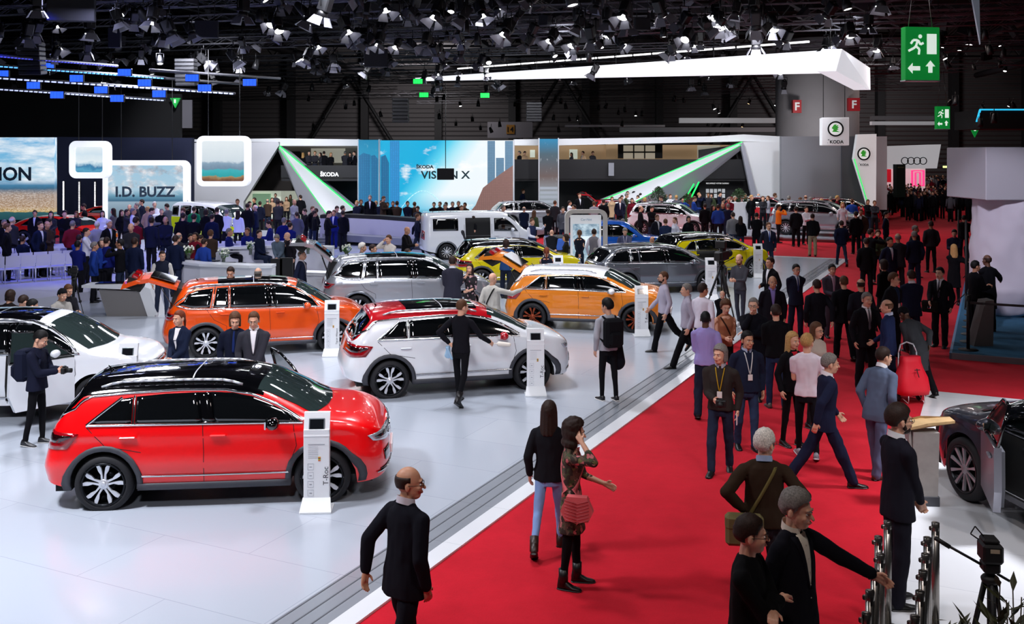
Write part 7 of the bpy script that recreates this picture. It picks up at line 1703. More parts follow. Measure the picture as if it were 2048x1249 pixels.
r3, s3 = pp('white-haired man seen from behind in a brown sweater, hands on hips', 1528, 857, 172, lod='A', h=1.76, bulk=1.16, top=(SW, '33261c'), leg=(S, '2a2c34'), hair=('full', 'white'), glasses=True, collar='9ab0d0', L='hip', R='hip', head=(-38, 4), strap=(-1, '6a6038', 0))
pp('tall bearded man in a dark suit and glasses before the lectern', 1795, 806, 98, lod='A', h=1.93, top=(S, '1b1a24'), shirt='e0e2e8', tie='282838', collar='e4e6ea', hair=('full', 'dark'), beard='dark', glasses=True, L='clasplow', R='clasplow')
r4, s4 = pp('man with long grey hair, dark cardigan and yellow lanyard holding a camera', 1441, 685, -18, lod='A', h=1.76, top=(SW, '2e2826'), leg=('jean', '242c40'), hair=('bob', 'grey'), skin='f', lanyard='b08a20', R='chest', L='hang', legs=(-8, 6, 14, 4), head=(-25, 0), collar='a8a8b4')
r5, s5 = pp('broad man in a navy sweater with a white badge and blue jeans', 1494, 660, 6, lod='A', h=1.75, bulk=1.15, top=(SW, '1a2034'), leg=('jean', '2c3c58'), hair=('short', 'black'), skin='m', lanyard='c8c8c8', collar='a0a8c0', L='hang', R='hang', legs=(3, 3, -6, 5), head=(10, 0))
pp('woman with long blond hair in a black blazer, side stripes on her trousers', 1584, 662, 28, lod='A', female=True, h=1.70, top=(JK, '101014'), leg=('slim', '141014'), hair=('long', 'blond'), shirt='b82030', L='chest', R='hang', legs=(4, 4, -4, 4))
pp('woman with long light-brown hair and glasses behind the man in white', 1632, 643, 35, lod='B', female=True, h=1.68, top=(CO, 'b0a094'), leg=('slim', '202024'), hair=('long', 'brown'), glasses=True, L='chest', R='chest')
pp('young man in a white T-shirt seen from behind, grey trainers', 1614, 664, 168, lod='A', h=1.78, top=(TE, 'ddd0da'), leg=('slim', '121016'), shoes=('shoe', '8a8890'), sole='d8d8dc', hair=('short', 'blond'), R='hang', L='chest', legs=(8, 3, -10, 14), head=(-25, 0))
pp('grey-haired man in a navy suit striding to the right', 1650, 695, 92, lod='A', h=1.80, top=(S, '1c2038'), shirt='e8e4ea', collar='f0ecf0', hair=('short', 'grey'), L='swingf', R='swingb', legs=(-24, 12, 24, 2), lean=4)
pp('man in a light blue-grey suit with brown shoes leaning forward', 1752, 690, 125, lod='A', h=1.76, top=(S, '5c6880'), leg=(S, '5a5f7c'), shoes=('shoe', '4a2c1c'), hair=('short', 'dark'), collar='e8e8ee', L='pocket', R='pocket', lean=14, head=(-18, -8), legs=(14, 4, -8, 4))
r6, s6 = pp('older man in black suit and grey tie facing us with one hand out', 1733, 583, 8, lod='A', h=1.80, top=(S, '14141a'), shirt='e4e4ea', tie='5c5c64', collar='ececf0', hair=('short', 'grey'), L=((.16, -.32, 1.08), (.5, .5, -.6)), R='hang', legs=(3, 3, -5, 4))
pp('bald man in a blue blazer and brown shoes, back turned', 1776, 597, -128, lod='A', h=1.76, bulk=1.08, top=(S, '222c50'), leg=(S, '161a2c'), shoes=('shoe', '4a2c22'), hair=('bald', 'brown'), collar='c0c8e0', L='hang', R='clasp', head=(10, 4), legs=(3, 3, -5, 4))
r7, s7 = pp('stooping man in a grey coat and cap pulling the red shopping trolley', 1838, 606, -155, lod='A', h=1.66, top=(CO, '3c3e42'), leg=(S, '121216'), hair=('beanie', '101014'), skin='d', lean=28, L='clasp', R=((.16, .12, .95), (.5, .8, -.2)), head=(0, 16), legs=(10, 10, -12, 16))
r8, s8 = pp('man with a shoulder bag in a black suit standing by the blue platform', 1880, 533, -38, lod='B', h=1.80, top=(S, '15151c'), shirt='dcdce4', tie='40404c', collar='e4e4ea', hair=('short', 'black'), R='offer', L='hang', head=(-12, 0), strap=(1, '1c1c1a', 0))
pp('woman with blond hair in a black coat, arm out to the camera rigs', 1908, 488, 175, lod='B', female=True, h=1.74, top=(CO, '0e0e12'), leg=('slim', '0c0c10'), hair=('long', 'blond'), L=((-.5, .1, 1.25), (.5, .6, -.5)), R=((.5, -.15, 1.28), (.5, .6, -.5)))
pp('man with glasses and lanyard in a black jacket, half hidden by the couple in suits', 1787, 545, 35, lod='B', h=1.80, top=(JK, '16161c'), shirt='20304c', lanyard='303a50', hair=('full', 'brown'), glasses=True, head=(12, 0))
pp('broad man in a navy suit, back turned, near the shoulder-bag man', 1823, 539, 180, lod='B', h=1.80, bulk=1.15, top=(S, '181c30'), hair=('short', 'dark'), collar='dcdce4', L='chest', R='chest')
pp('man in a black suit walking away beside the one with the long stride', 1634, 556, 185, lod='B', h=1.76, top=(S, '15161e'), hair=('short', 'dark'), legs=(-14, 14, 14, 4), L='hang', R='swingb')
pp('man in a long black jacket walking away down the carpet, bag in hand', 1688, 549, 178, lod='B', h=1.78, top=(S, '101016'), hair=('short', 'brown'), legs=(14, 4, -14, 16), L='hang', R='hang')
pp('balding man in a dark jacket behind the grey-tied man', 1722, 556, 180, lod='B', h=1.74, top=(JK, '1c1c26'), hair=('bald', 'dark'))
pp('man with glasses in a navy suit and blue tie on the stand corner', 1592, 527, 12, lod='B', h=1.74, top=(S, '1a1e30'), shirt='c4ccdc', tie='34406c', collar='c8d0e0', hair=('short', 'black'), skin='f', glasses=True, legs=(3, 3, -5, 4), R='back', L='back')
r9, s9 = pp('man in a grey suit and pink shirt holding white papers', 1664, 527, 4, lod='B', h=1.74, top=(S, '413c48'), shirt='d0a8b8', tie='b090a8', collar='d8b8c8', hair=('short', 'black'), R='chest', L='hang')
pp('bald man in a black jacket over a lilac shirt at the carpet edge', 1545, 550, -8, lod='B', h=1.80, bulk=1.1, top=(S, '14121a'), shirt='7c6ca8', collar='8c7cb8', hair=('bald', 'grey'), skin='m')
pp('man in black seen from behind in dark jeans and grey trainers', 1552, 607, 176, lod='A', h=1.78, top=(SW, '0c0c10'), leg=('jean', '202c48'), shoes=('shoe', '55504e'), hair=('short', 'dark'), legs=(4, 3, -8, 10), L='chest', R='chest')
pp('man in a black coat with a hand held to his chin', 1507, 594, -22, lod='B', h=1.80, bulk=1.12, top=(CO, '101018'), leg=('jean', '202838'), hair=('short', 'grey'), glasses=True, R='face', L='fold')
pp('man in a black jacket and white shirt turned away to the left, near the totem', 1541, 513, -65, lod='B', h=1.80, top=(S, '131218'), shirt='dcdce2', hair=('short', 'dark'), R='chest', skin='m')
pp('bald bearded man in a grey sweater and white shoes working a hand controller', 1480, 506, -42, lod='B', h=1.82, top=(FI, '4a4a52'), leg=('slim', '3a3c48'), shoes=('shoe', 'e0e0e4'), sole='f0f0f4', hair=('bald', 'dark'), beard='brown', R='hold', L='hold', head=(0, 14), legs=(6, 4, -6, 8))
pp('person in a black coat crouching behind the tall broadcast tripod', 1444, 578, 5, lod='B', h=1.22, top=(CO, '101014'), hair=('bald', 'grey'), legs=(20, 30, -20, 40), L='clasp', R='clasp', head=(0, 20))
pp('curly-haired woman in a tan top and black trousers, looking down', 1450, 598, 4, lod='B', female=True, h=1.68, top=(FI, 'a0664a'), leg=('slim', '101014'), hair=('curly', 'brown'), L='chest', R='chest', head=(0, 12), strap=(-1, '3a241c', 0))
ra_, sa_ = pp('man in a lavender shirt seen from behind carrying a green-white bag', 1411, 619, 165, lod='A', h=1.76, bulk=1.08, top=(SH, '9c90cc'), leg=(S, '1c2030'), hair=('crop', 'black'), skin='d', L='chest', R='hang', legs=(-12, 12, 12, 4))
pp('man in a white shirt and dark jeans looking right, back turned', 1405, 565, 140, lod='B', h=1.78, top=(SH, 'e0d8e4'), leg=('jean', '2c3448'), hair=('short', 'dark'), skin='m', L='chest', R='hang', head=(-20, 0))
pp('older man in a grey striped shirt striding to the left', 1374, 560, -88, lod='B', h=1.76, bulk=1.08, top=(SH, 'a8a0ae'), leg=(S, '0e0e12'), hair=('short', 'grey'), collar='b8b0be', L='hang', R='swingb', legs=(24, 4, -24, 14))
pp('bald bearded man in a pale shirt and glasses striding to the left', 1328, 539, -84, lod='B', h=1.80, bulk=1.04, top=(SH, 'b4acbc'), leg=(S, '0e0e12'), hair=('crop', 'brown'), beard='dark', glasses=True, L='hang', R='swingf', legs=(-30, 18, 14, 2))
pp('man in a navy suit and blue tie behind the yellow car\'s nose', 1537, 444, 4, lod='B', h=1.84, top=(S, '1c2034'), shirt='d8dce8', tie='2c4c94', collar='e0e4ec', hair=('short', 'brown'), glasses=True, leg=('jean', '28344c'))
pp('man in black with pale chinos on the far carpet, back turned', 1625, 427, 172, lod='B', h=1.78, top=(JK, '101014'), leg=(S, '9c9478'), hair=('short', 'dark'), L='chest', R='pocket')
pp('man in a grey jacket and jeans, back turned, behind the yellow black-roofed car', 1466, 424, 182, lod='B', h=1.80, bulk=1.1, top=(JK, '77777c'), leg=('jean', '303a50'), hair=('short', 'dark'))
# on the stand
rb_, sb_ = person('man with black rucksack on his back and a dark coat over his arm', G(1216, 801, .033), -158, lod='A', h=1.76, top=(SH, 'a4a4ac'), leg=('slim', '101014'), shoes=('shoe', '18161a'), sole='d8d4d0', hair=('full', 'black'), L='hang', R='read', head=(22, 4), legs=(3, 3, -5, 4))
rc2, sc2 = person('man in black wiping the white car with a duster, cloths in his other hand', G(922, 808, .033), 158, lod='A', h=1.80, top=(FI, '15141a'), leg=('slim', '101014'), shoes=('boot', '141214'), hair=('crop', 'brown'), R=((.42, -.24, 1.05), (.5, .3, -.6)), L='hip', legs=(12, 4, -16, 18), head=(-28, 6))
rd, sd_ = pp('young man with a navy rucksack and camera by the open white door', 74, 657, 88, lod='A', h=1.72, top=(JK, '171a2c'), leg=('slim', '0e0e12'), shoes=('shoe', '28282c'), sole='c8c8c8', hair=('short', 'black'), L='hold', R='hold', head=(0, 26), legs=(4, 4, -6, 6))
pp('fair-haired hostess in a navy cardigan over a white top, hands folded', 360, 619, -18, lod='A', female=True, h=1.72, top=(JK, '1a2238'), leg=('slim', '3a4664'), shirt='e8e4e4', hair=('tail', 'auburn'), L='clasp', R='clasp', head=(-10, 4))
pp('long-haired man in a dark suit and blue tie behind the red car', 470, 622, 4, lod='A', h=1.76, top=(S, '14182a'), shirt='141824', tie='1c2c60', hair=('bob', 'brown'), L='pocket', R='pocket', head=(12, 12))
pp('man in a grey suit with glasses and a white shirt behind the red car', 508, 621, 8, lod='A', h=1.80, top=(S, '34343c'), shirt='e8e6ea', collar='eceaee', hair=('short', 'brown'), glasses=True, L='clasplow', R='pocket', head=(0, 10))
pp('man in a dark grey suit, back turned, beside the silver car\'s nose', 905, 511, 182, lod='B', h=1.84, bulk=1.12, top=(S, '2c2c38'), leg=(S, '101016'), hair=('short', 'dark'), collar='d0d0d8', L='chest', R='chest')
pp('dark-haired woman in a flowered black dress smiling beside the suited man', 940, 526, -20, lod='B', female=True, h=1.62, top=(DR, '1a1418'), topmat=floral2, leg=('slim', '141014'), hair=('long', 'dark'), R='face', L='chest')
re_, se_ = pp('bald man in a pale hoodie reaching up to the orange tailgate', 985, 544, 150, lod='A', h=1.76, bulk=1.1, top=(SW, 'b8b4ac'), leg=(S, '241c1a'), hair=('none', 'dark'), L='hang', R=((.50, -.40, 1.40), (.4, .4, -.8)), strap=(-1, '181818', 0))
pp('man in a dark waistcoat and jeans walking under the orange tailgate', 324, 499, 24, lod='B', h=1.78, top=('vest', '1c2030'), shirt='d8d4cc', leg=('jean', '2c3448'), shoes=('shoe', '9a98a0'), sole='e8e8e8', hair=('crop', 'dark'), legs=(12, 3, -14, 14), head=(12, 8))
pp('brown-haired man looking down behind the orange car\'s roof', 462, 531, 4, lod='B', h=1.76, top=(FI, '8a7a70'), hair=('short', 'dark'), head=(0, 20))
pp('balding man seen from behind over the orange car\'s roof', 516, 534, 175, lod='B', h=1.74, top=(SW, '6c5c54'), hair=('bald', 'grey'))
pp('bald man in a navy suit by the reception counter facing right', 603, 499, 80, lod='B', h=1.80, top=(S, '1c2238'), shirt='dcd8e0', collar='e0dce4', hair=('bald', 'grey'), L='hang', R='pocket')
pp('man in a pale sweater on the phone behind the silver car', 778, 469, -22, lod='B', h=1.78, top=(SW, 'c8c0b8'), hair=('short', 'brown'), R='phone', L='fold', head=(-8, 4), leg=(S, CH_))
pp('bald man in a long black sweater looking at his phone', 812, 452, 72, lod='B', h=1.82, bulk=1.1, top=(CO, '0c0b0e'), hair=('none', 'dark'), R='hold', L='hold', head=(0, 16), skin='m')
pp('white-haired man in a dark suit behind the silver car', 724, 485, 100, lod='B', h=1.74, top=(S, '24262e'), hair=('full', 'white'))
pp('man with glasses beside the white-haired man, facing right', 745, 488, 85, lod='B', h=1.72, top=(S, '24262e'), hair=('short', 'dark'), glasses=True)
pp('bald head of a man in dark clothes above the silver car\'s roof', 815, 496, 70, lod='B', h=1.70, top=(S, '1c1c24'), hair=('crop', 'dark'), skin='t')
pp('hostess with a long auburn ponytail in front of the yellow car', 1093, 494, 178, lod='B', female=True, h=1.70, top=(FI, '1c2032'), leg=('slim', '1c2032'), hair=('tail', 'auburn'), L='clasp', R='clasp')
pp('hostess with tied-back hair and hands behind her at the kiosk', 1159, 459, 178, lod='B', female=True, h=1.72, top=(FI, '1c2030'), leg=('slim', '1c2436'), hair=('tail', 'brown'), L='back', R='back')
pp('man in a grey waistcoat and white shirt beside the kiosk', 1188, 457, 150, lod='B', h=1.74, top=('vest', '77747c'), shirt='d4d0dc', leg=(S, '50505c'), hair=('short', 'dark'), head=(20, 0))
pp('man in a navy waistcoat stretching an arm near the van\'s nose', 1064, 437, 40, lod='B', h=1.76, top=('vest', '283050'), shirt='dcdce6', leg=('jean', '2c3c60'), hair=('short', 'brown'), R='chest', L=((.40, -.30, 1.50), (.5, .5, -.5)))
pp('person in a denim-blue jacket leaning into the left yellow car', 1012, 478, 172, lod='B', h=1.76, top=(JK, '24406c'), leg=(S, '1a2030'), hair=('bob', 'dark'), L='hold', R='hold')
pp('stooping man in a dark suit at the pickup\'s tail', 1103, 456, 176, lod='B', h=1.62, bulk=1.15, top=(S, '14161c'), hair=('none', 'dark'), lean=26, L='clasp', R='clasp')
pp('dark-haired woman in black holding papers near the kiosk', 1132, 468, -95, lod='B', female=True, h=1.62, top=(JK, '1a1c22'), hair=('bob', 'dark'), L='hold', R='hold')
pp('man in a blue-grey sweater with a white badge before the blue pickup', 1250, 454, -5, lod='B', h=1.76, bulk=1.12, top=(SW, '4c4f6a'), lanyard='d8d8e4', hair=('short', 'grey'), L='fold', R='hang', head=(0, 22))
pp('man in an olive jacket standing at the pickup\'s cab', 1246, 437, -160, lod='B', h=1.66, bulk=1.1, top=(JK, '6a6450'), hair=('short', 'grey'))
pp('grey-haired person with a rucksack bending over by the pickup', 1216, 480, -70, lod='B', h=1.35, top=(SH, 'aab4cc'), hair=('short', 'grey'), lean=55, L='clasp', R='clasp')
pp('man in a black jacket looking left behind the grey estate car', 1305, 472, -50, lod='B', h=1.58, top=(JK, '1a1a1e'), hair=('bald', 'black'), skin='m')
pp('man in a navy blazer seen from behind by the pickup\'s nose', 1331, 437, 178, lod='B', h=1.72, bulk=1.12, top=(S, '24304c'), hair=('short', 'brown'), L='chest', R='chest')
pp('girl with a ponytail in a white blouse beside the navy blazer', 1350, 434, -60, lod='B', female=True, h=1.68, top=(SH, 'd4d4de'), hair=('tail', 'brown'))
pp('young man in a dark suit facing left of the pickup\'s nose', 1314, 429, 30, lod='B', h=1.74, top=(S, '1a1a22'), shirt='e0e0e4', collar='e0e0e4', hair=('short', 'brown'), skin='m')
ym = Hp(1375, 500, 1.2, .15); person('person in a blue shirt and jeans seated in the rear of the yellow car', Vector((ry.location.x-.55, ry.location.y-.62, .02)), 60, lod='B', h=1.76, top=(SH, '8898d8'), leg=('jean', '30405c'), hair=('short', 'dark'), legs=(78, 80, 78, 80), sit=True, L='clasp', R='clasp')
person('bearded man in a black shirt sitting in the van\'s side door', Vector((rv.location.x-.05, rv.location.y-.72, .30)), -70, lod='B', h=1.74, top=(TE, '141418'), leg=(S, '24242c'), hair=('short', 'dark'), beard='dark', legs=(70, 75, 70, 75), sit=True, L='clasp', R='clasp', lean=8)
person('person in blue jeans sitting in the dark car\'s driver seat', Vector((ra.location.x-.42, ra.location.y+.1, .03)), 178, lod='B', h=1.76, top=(SH, '2c3038'), leg=('jean', '2c4878'), hair=('short', 'dark'), legs=(80, 70, 80, 70), sit=True, L='hold', R='hold')
pp('dark figure in a long coat handling the white draped pillar', 1975, 508, -160, z=.14, lod='B', h=1.82, bulk=1.1, top=(CO, '0c0d12'), hair=('bald', 'dark'), skin='d', L=((-.3, -.4, 1.2), (.5, .5, -.5)), R=((.60, -.20, 1.15), (.5, .5, -.5)))
for i, (x, y, yw, lab) in enumerate(((1945, 470, 150, 'camera operator in black nearest the tall lighting pole'), (1965, 445, -120, 'camera operator in black half hidden behind the coat wearer'), (1950, 520, 100, 'crouched camera operator in black with orange gear'), (1928, 430, 160, 'camera operator in black farthest back on the blue platform'), (1985, 480, -90, 'camera operator in black beside the draped sheet'))):
    pp(lab, x, y, yw, z=.14, lod='B', h=1.74, top=(JK, '0d0e13'), leg=('jean', '10121a'), hair=('short', 'black'), skin='m', L='hold', R='hold')
# lower left group, seated low behind the white car
for x, y, c, hr, lab, yw in ((18, 590, '1a1414', ('bob', 'dark'), 'seated person with dark bobbed hair at the lower left edge', 170), (43, 600, '16161c', ('short', 'dark'), 'seated dark-haired man between the two at the left edge', 150), (60, 608, '1c1418', ('short', 'black'), 'seated person bent low, only black hair showing', 120), (122, 586, '9a9690', ('beanie', '121216'), 'man in a black beanie and pale hoodie sitting below the podium', 60), (134, 577, '1c1c22', ('short', 'brown'), 'man in a dark jacket sitting behind the beanie wearer', 60)):
    pp(lab, x, y, yw, lod='B', h=1.32, top=(SW, c), leg=(S, '1a1a20'), hair=hr, legs=(70, 95, 70, 95), sit=True, L='hold', R='hold', head=(0, 18)) if False else person(lab, Hp(x, y, 1.30, .03)-Vector((0, 0, 0)), yw, lod='B', h=1.76, top=(SW, c), leg=(S, '1a1a20'), hair=hr, legs=(84, 84, 84, 84), sit=True, L='hold', R='hold', head=(0, 18))
# at the reception counters
for x, y, yw, h, c, hr, lab, k in ((560, 463, -10, 1.72, '5a6874', ('short', 'grey'), 'man in a grey-blue jacket bending over the rear counter', dict(lean=18, head=(0, 20), R='clasp', L='clasp')), (572, 479, 175, 1.45, '1a1c26', ('bun', 'dark'), 'receptionist with pinned-up dark hair, back turned', {}), (584, 462, -60, 1.76, '1e1a20', ('none', 'dark'), 'bald man in black leaning on the rear counter', dict(lean=12))):
    pp(lab, x, y, yw, lod='B', h=h, top=(S if x == 560 else SW, c), hair=hr, **k)
# things people carry
def bag(name, label, root, s, p, size, col, kind='bag', rot=0):
    w = W(root, s, p); o = thing(name, label, 'bag', w, root.rotation_euler.z+rot); a, b, c = size; mb = MB()
    if kind == 'rucksack':
        mb.rbox(-a, -b*.2, -c, a, b, c, .05); mb.rbox(-a*.75, b*.8, -c*.8, a*.75, b*1.35, c*.1, .04); mb.build('bag_body', cloth(col), o); m2 = MB()
        for sg in (-1, 1): m2.pipe([Vector((sg*a*.6, 0, c*.9)), Vector((sg*a*.7, -.10, c*1.05)), Vector((sg*a*.8, -.24, c*.5)), Vector((sg*a*.85, -.2, -c*.4)), Vector((sg*a*.8, 0, -c*.7))], .018, 6)
        m2.build('shoulder_strap', cloth(col), o)
    elif kind == 'quilt':
        pts = [(-a, -c*.2), (-a*.7, -c), (a*.7, -c), (a, -c*.2), (a*.62, c), (-a*.62, c)]; mb.prism([(x, -b, z) for x, z in pts], (0, 2*b, 0)); me = mb.build('bag_body', mat('quilted_pink', 'e0686c', .5), o)
        m2 = MB()
        for k in range(7):
            z = -c*.8+k*c*.26; m2.pipe([Vector((-a*.75, -b-.004, z)), Vector((0, -b-.006, z-.035)), Vector((a*.75, -b-.004, z))], .004, 4); m2.pipe([Vector((-a*.75, b+.004, z)), Vector((0, b+.006, z-.035)), Vector((a*.75, b+.004, z))], .004, 4)
        m2.build('quilting', mat('quilt_seam', 'b84a50', .5), o)
    else:
        mb.rbox(-a, -b, -c, a, b, c, .03); mb.rbox(-a*1.02, -b*1.15, 0, a*1.02, b*1.1, c*1.04, .03); mb.build('bag_body', cloth(col), o); m2 = MB(); m2.rbox(-.03, -b*1.2, -c*.3, .03, -b, c*.1, .006); m2.build('buckle', CHROME, o)
    return o
bag('shoulder_bag', 'pink quilted shoulder bag at the hip of the woman in the flowered dress', r1, s1, (-.27, -.10, .93), (.16, .04, .12), '', 'quilt', PI/2)
bag('shoulder_bag', 'olive canvas shoulder bag hanging behind the white-haired man', r3, s3, (.20, .16, .88), (.17, .06, .14), '6e6644')
bag('rucksack', 'large black rucksack worn by the man beside the red carpet edge', rb_, sb_, (0, .13, 1.22), (.17, .17, .25), '101014', 'rucksack')
bag('rucksack', 'navy rucksack on the back of the young man by the white car', rd, sd_, (0, .13, 1.24), (.16, .17, .23), '161a2c', 'rucksack')
bag('shoulder_bag', 'white and grey shoulder bag at the hip of the man in the hoodie', re_, se_, (.24, .05, .86), (.15, .07, .15), 'b0aca4')
bag('shoulder_bag', 'dark leather shoulder bag on the man by the blue platform', r8, s8, (-.16, -.22, .92), (.17, .05, .13), '1e1e1a')
bag('carrier_bag', 'flat green and white carrier bag hanging from the lavender shirt man', ra_, sa_, (-.30, -.05, .62), (.13, .02, .2), '9cb89c')
# coat over the arm
mb = MB(); c = W(rb_, sb_, (-.22, -.10, .92)); mb.cap(c+Vector((0, 0, .12)), .09, c+Vector((.02, 0, -.28)), .14); mb.cap(c+Vector((-.08, .02, .08)), .07, c+Vector((-.10, .03, -.22)), .10)
cm = remesh(mb, .016, 2); co_ = link('folded_coat', cm, cloth('14161e')); tag(co_, 'dark padded coat draped over the rucksack man\'s arm', 'coat')
def held(name, label, cat, root, s, J, off, shape, m, rz=None):
    p = s.J[J]; d = (s.J[J]-s.J['el'+J[-1]]).normalized(); q = p+d*.10+Vector(off); w = W(root, s, q); mb = MB(); shape(mb); o = mb.build(name, m, None, w, root.rotation_euler.z); return tag(o, label, cat)
held('smartphone', 'phone held to the ear of the woman in the flowered dress', 'phone', r1, s1, 'wrR', (.03, 0, .02), lambda b: b.rbox(-.008, -.035, -.07, .008, .035, .07, .004), BLK)
def cams(b): b.rbox(-.07, -.03, -.045, .07, .03, .045, .01); b.tube((0, -.03, 0), (0, -.11, 0), .034, n=12); b.rbox(-.03, -.02, .045, .03, .02, .065, .006)
held('photo_camera', 'black camera in the hand of the long grey-haired man', 'camera', r4, s4, 'wrR', (.06, -.03, 0), cams, BLKM)
held('smartphone', 'white phone low in the left hand of the long grey-haired man', 'phone', r4, s4, 'wrL', (0, -.03, -.02), lambda b: b.rbox(-.006, -.035, -.07, .006, .035, .07, .003), mat('phone_white', 'e0e0e4', .3))
held('photo_camera', 'small black camera held by the young man with the navy rucksack', 'camera', rd, sd_, 'wrL', (-.06, -.02, 0), cams, BLKM)
held('feather_duster', 'fluffy cream duster held against the white car', 'duster', rc2, sc2, 'wrR', (-.16, -.06, 0), lambda b: (b.cap((-.12, 0, 0), .035, (.06, 0, 0), .045), b.tube((.06, 0, 0), (.20, 0, 0), .008, n=6)), mat('fleece', 'e8e0d4', .95))
mb = MB(); c = W(rc2, sc2, sc2.J['wrL']+Vector((0, .02, -.12)))
for k in range(5): mb.cap(c+Vector((random.uniform(-.03, .03), random.uniform(-.03, .03), .05)), .025, c+Vector((random.uniform(-.06, .06), random.uniform(-.03, .03), -random.uniform(.08, .2))), .022)
tag(link('cleaning_cloths', remesh(mb, .01, 1), mat('cloth_blue_white', '9cc0dc', .8)), 'bundle of blue and white cleaning cloths behind the duster man', 'cloth')
held('paper_sheet', 'white papers in the hand of the man in the grey suit', 'paper', r9, s9, 'wrR', (.02, -.02, -.06), lambda b: b.rbox(-.10, -.004, -.14, .10, .004, .14, .002, M=Matrix.Rotation(.5, 4, 'Y')), mat('paper_white', 'd8dcec', .6))
held('brochure', 'white leaflet held by the man with the rucksack and coat', 'paper', rb_, sb_, 'wrR', (0, -.06, .03), lambda b: b.rbox(-.10, -.012, -.09, .10, .012, .09, .003), mat('paper_pale_blue', 'c4d4e4', .6))
# red shopping trolley
hw_ = W(r7, s7, s7.J['wrR']); tl_ = thing('shopping_trolley', 'bright red wheeled shopping trolley with a bent silver handle', 'trolley', G(1824, 806, .012), math.radians(10)); TRM_ = mat('trolley_red', 'e00828', .6)
mb = MB(); rs = []
for z, w_, d_, y in ((.16, .27, .16, 0), (.26, .285, .18, 0), (.45, .26, .17, .02), (.60, .20, .13, .04), (.70, .175, .10, .05), (.80, .17, .08, .05)):
    rs.append([(w_*math.copysign(abs(math.cos(2*PI*i/24))**.5, math.cos(2*PI*i/24)), y+d_*math.copysign(abs(math.sin(2*PI*i/24))**.5, math.sin(2*PI*i/24)), z) for i in range(24)])
mb.rings(rs); mb.build('fabric_bag', TRM_, tl_)
mb = MB(); mb.pipe([Vector((-.19, .12, .12)), Vector((-.17, .14, .85)), Vector((-.12, .16, .98)), Vector((0, .17, 1.02)), Vector((.12, .16, .98)), Vector((.17, .14, .85)), Vector((.19, .12, .12))], .012, 8); mb.pipe([Vector((-.19, .12, .12)), Vector((-.15, -.14, .02)), Vector((-.15, -.14, .16))], .008, 6); mb.pipe([Vector((.19, .12, .12)), Vector((.15, -.14, .02)), Vector((.15, -.14, .16))], .008, 6); mb.build('tubular_frame', ALLOY, tl_)
for sg in (-1, 1): mb = MB(); mb.lathe([(0, -.02), (.07, -.02), (.08, 0), (.07, .02), (0, .02)], 20, M=Matrix.Translation((sg*.2, .12, .085)) @ Matrix.Rotation(PI/2, 4, 'Y')); mb.build('wheel', TYRE, tl_)
mb = MB(); mb.pipe([Vector((0, -.15, .62)), Vector((-.02, -.19, .58)), Vector((.01, -.2, .48))], .008, 5); mb.pipe([Vector((-.05, -.16, .60)), Vector((.05, -.16, .60))], .008, 5); mb.build('drawstring', BLKM, tl_)
# ------------------------------------------------------------------ the crowd
random.seed(21)
PROTO = {}
def proto(key, **k):
    r, s = person('x', Vector((0, 0, 0)), 0, lod='C', **k); PROTO[key] = (r, s.k); return r
proto('stand', top=(S, BL), shirt='d8d8e0', hair=('short', 'dark')); proto('phone', top=(S, BL), hair=('short', 'dark'), L='hold', R='hold', head=(0, 15)); proto('back', top=(S, BL), hair=('short', 'dark'), L='chest', R='hang', head=(20, 0))
proto('walk', top=(JK, BL), leg=('jean', JE), hair=('short', 'dark'), legs=(20, 4, -20, 18), L='swingb', R='swingf'); proto('casual', top=(SW, BL), leg=('jean', JE), hair=('crop', 'dark'), L='pocket', R='pocket'); proto('bald', top=(S, BL), hair=('bald', 'grey'), bulk=1.15, L='chest', R='chest')
proto('photo', top=(JK, BL), leg=('jean', JE), hair=('short', 'dark'), L='photo', R='photo', head=(0, -5)); proto('woman', top=(JK, BL), female=True, h=1.68, leg=('slim', BL), hair=('long', 'dark'), L='chest', R='hang'); proto('womanw', top=(CO, BL), female=True, h=1.68, leg=('slim', BL), hair=('bob', 'dark'), legs=(14, 4, -14, 14))
proto('shirt', top=(SH, LT), hair=('short', 'dark'), L='fold', R='fold'); proto('sit', top=(S, BL), hair=('short', 'dark'), legs=(82, 85, 82, 85), sit=True, L='clasp', R='clasp'); proto('full', top=(SW, BL), hair=('full', 'dark'), L='chest', R='chest', leg=('jean', JE)); proto('dress', top=(DR, LT), female=True, h=1.70, leg=('slim', 'd0a890'), hair=('long', 'blond'))
CN = {'0d0d12': 'black', '171b30': 'navy', '2a2a30': 'charcoal', '55555e': 'grey', '141c60': 'deep blue', '3a2c24': 'brown', 'dcdce4': 'white', '6c1424': 'wine-red', '8c8c96': 'light grey', '3c4630': 'olive', 'a05a28': 'orange-brown', '203c88': 'bright blue', 'b89878': 'beige', '101830': 'dark blue', '147a48': 'green', 'c01828': 'red', 'e0e0e8': 'bright white', 'e87820': 'orange'}
HN = {'dark': 'dark', 'black': 'black', 'grey': 'grey', 'brown': 'brown', 'blond': 'fair', 'white': 'white', 'auburn': 'auburn'}
PN = {'stand': 'standing upright', 'phone': 'holding a phone', 'back': 'glancing aside', 'walk': 'walking', 'casual': 'hands pocketed', 'bald': 'balding', 'photo': 'taking a photo', 'woman': 'long-haired woman', 'womanw': 'woman in mid-step', 'shirt': 'with folded arms', 'sit': 'sitting', 'full': 'full-haired', 'dress': 'woman in a dress'}
used_p = set(); seen_lab = {}; AI = 'in the aisle crowd'; AF = 'far down the aisle'
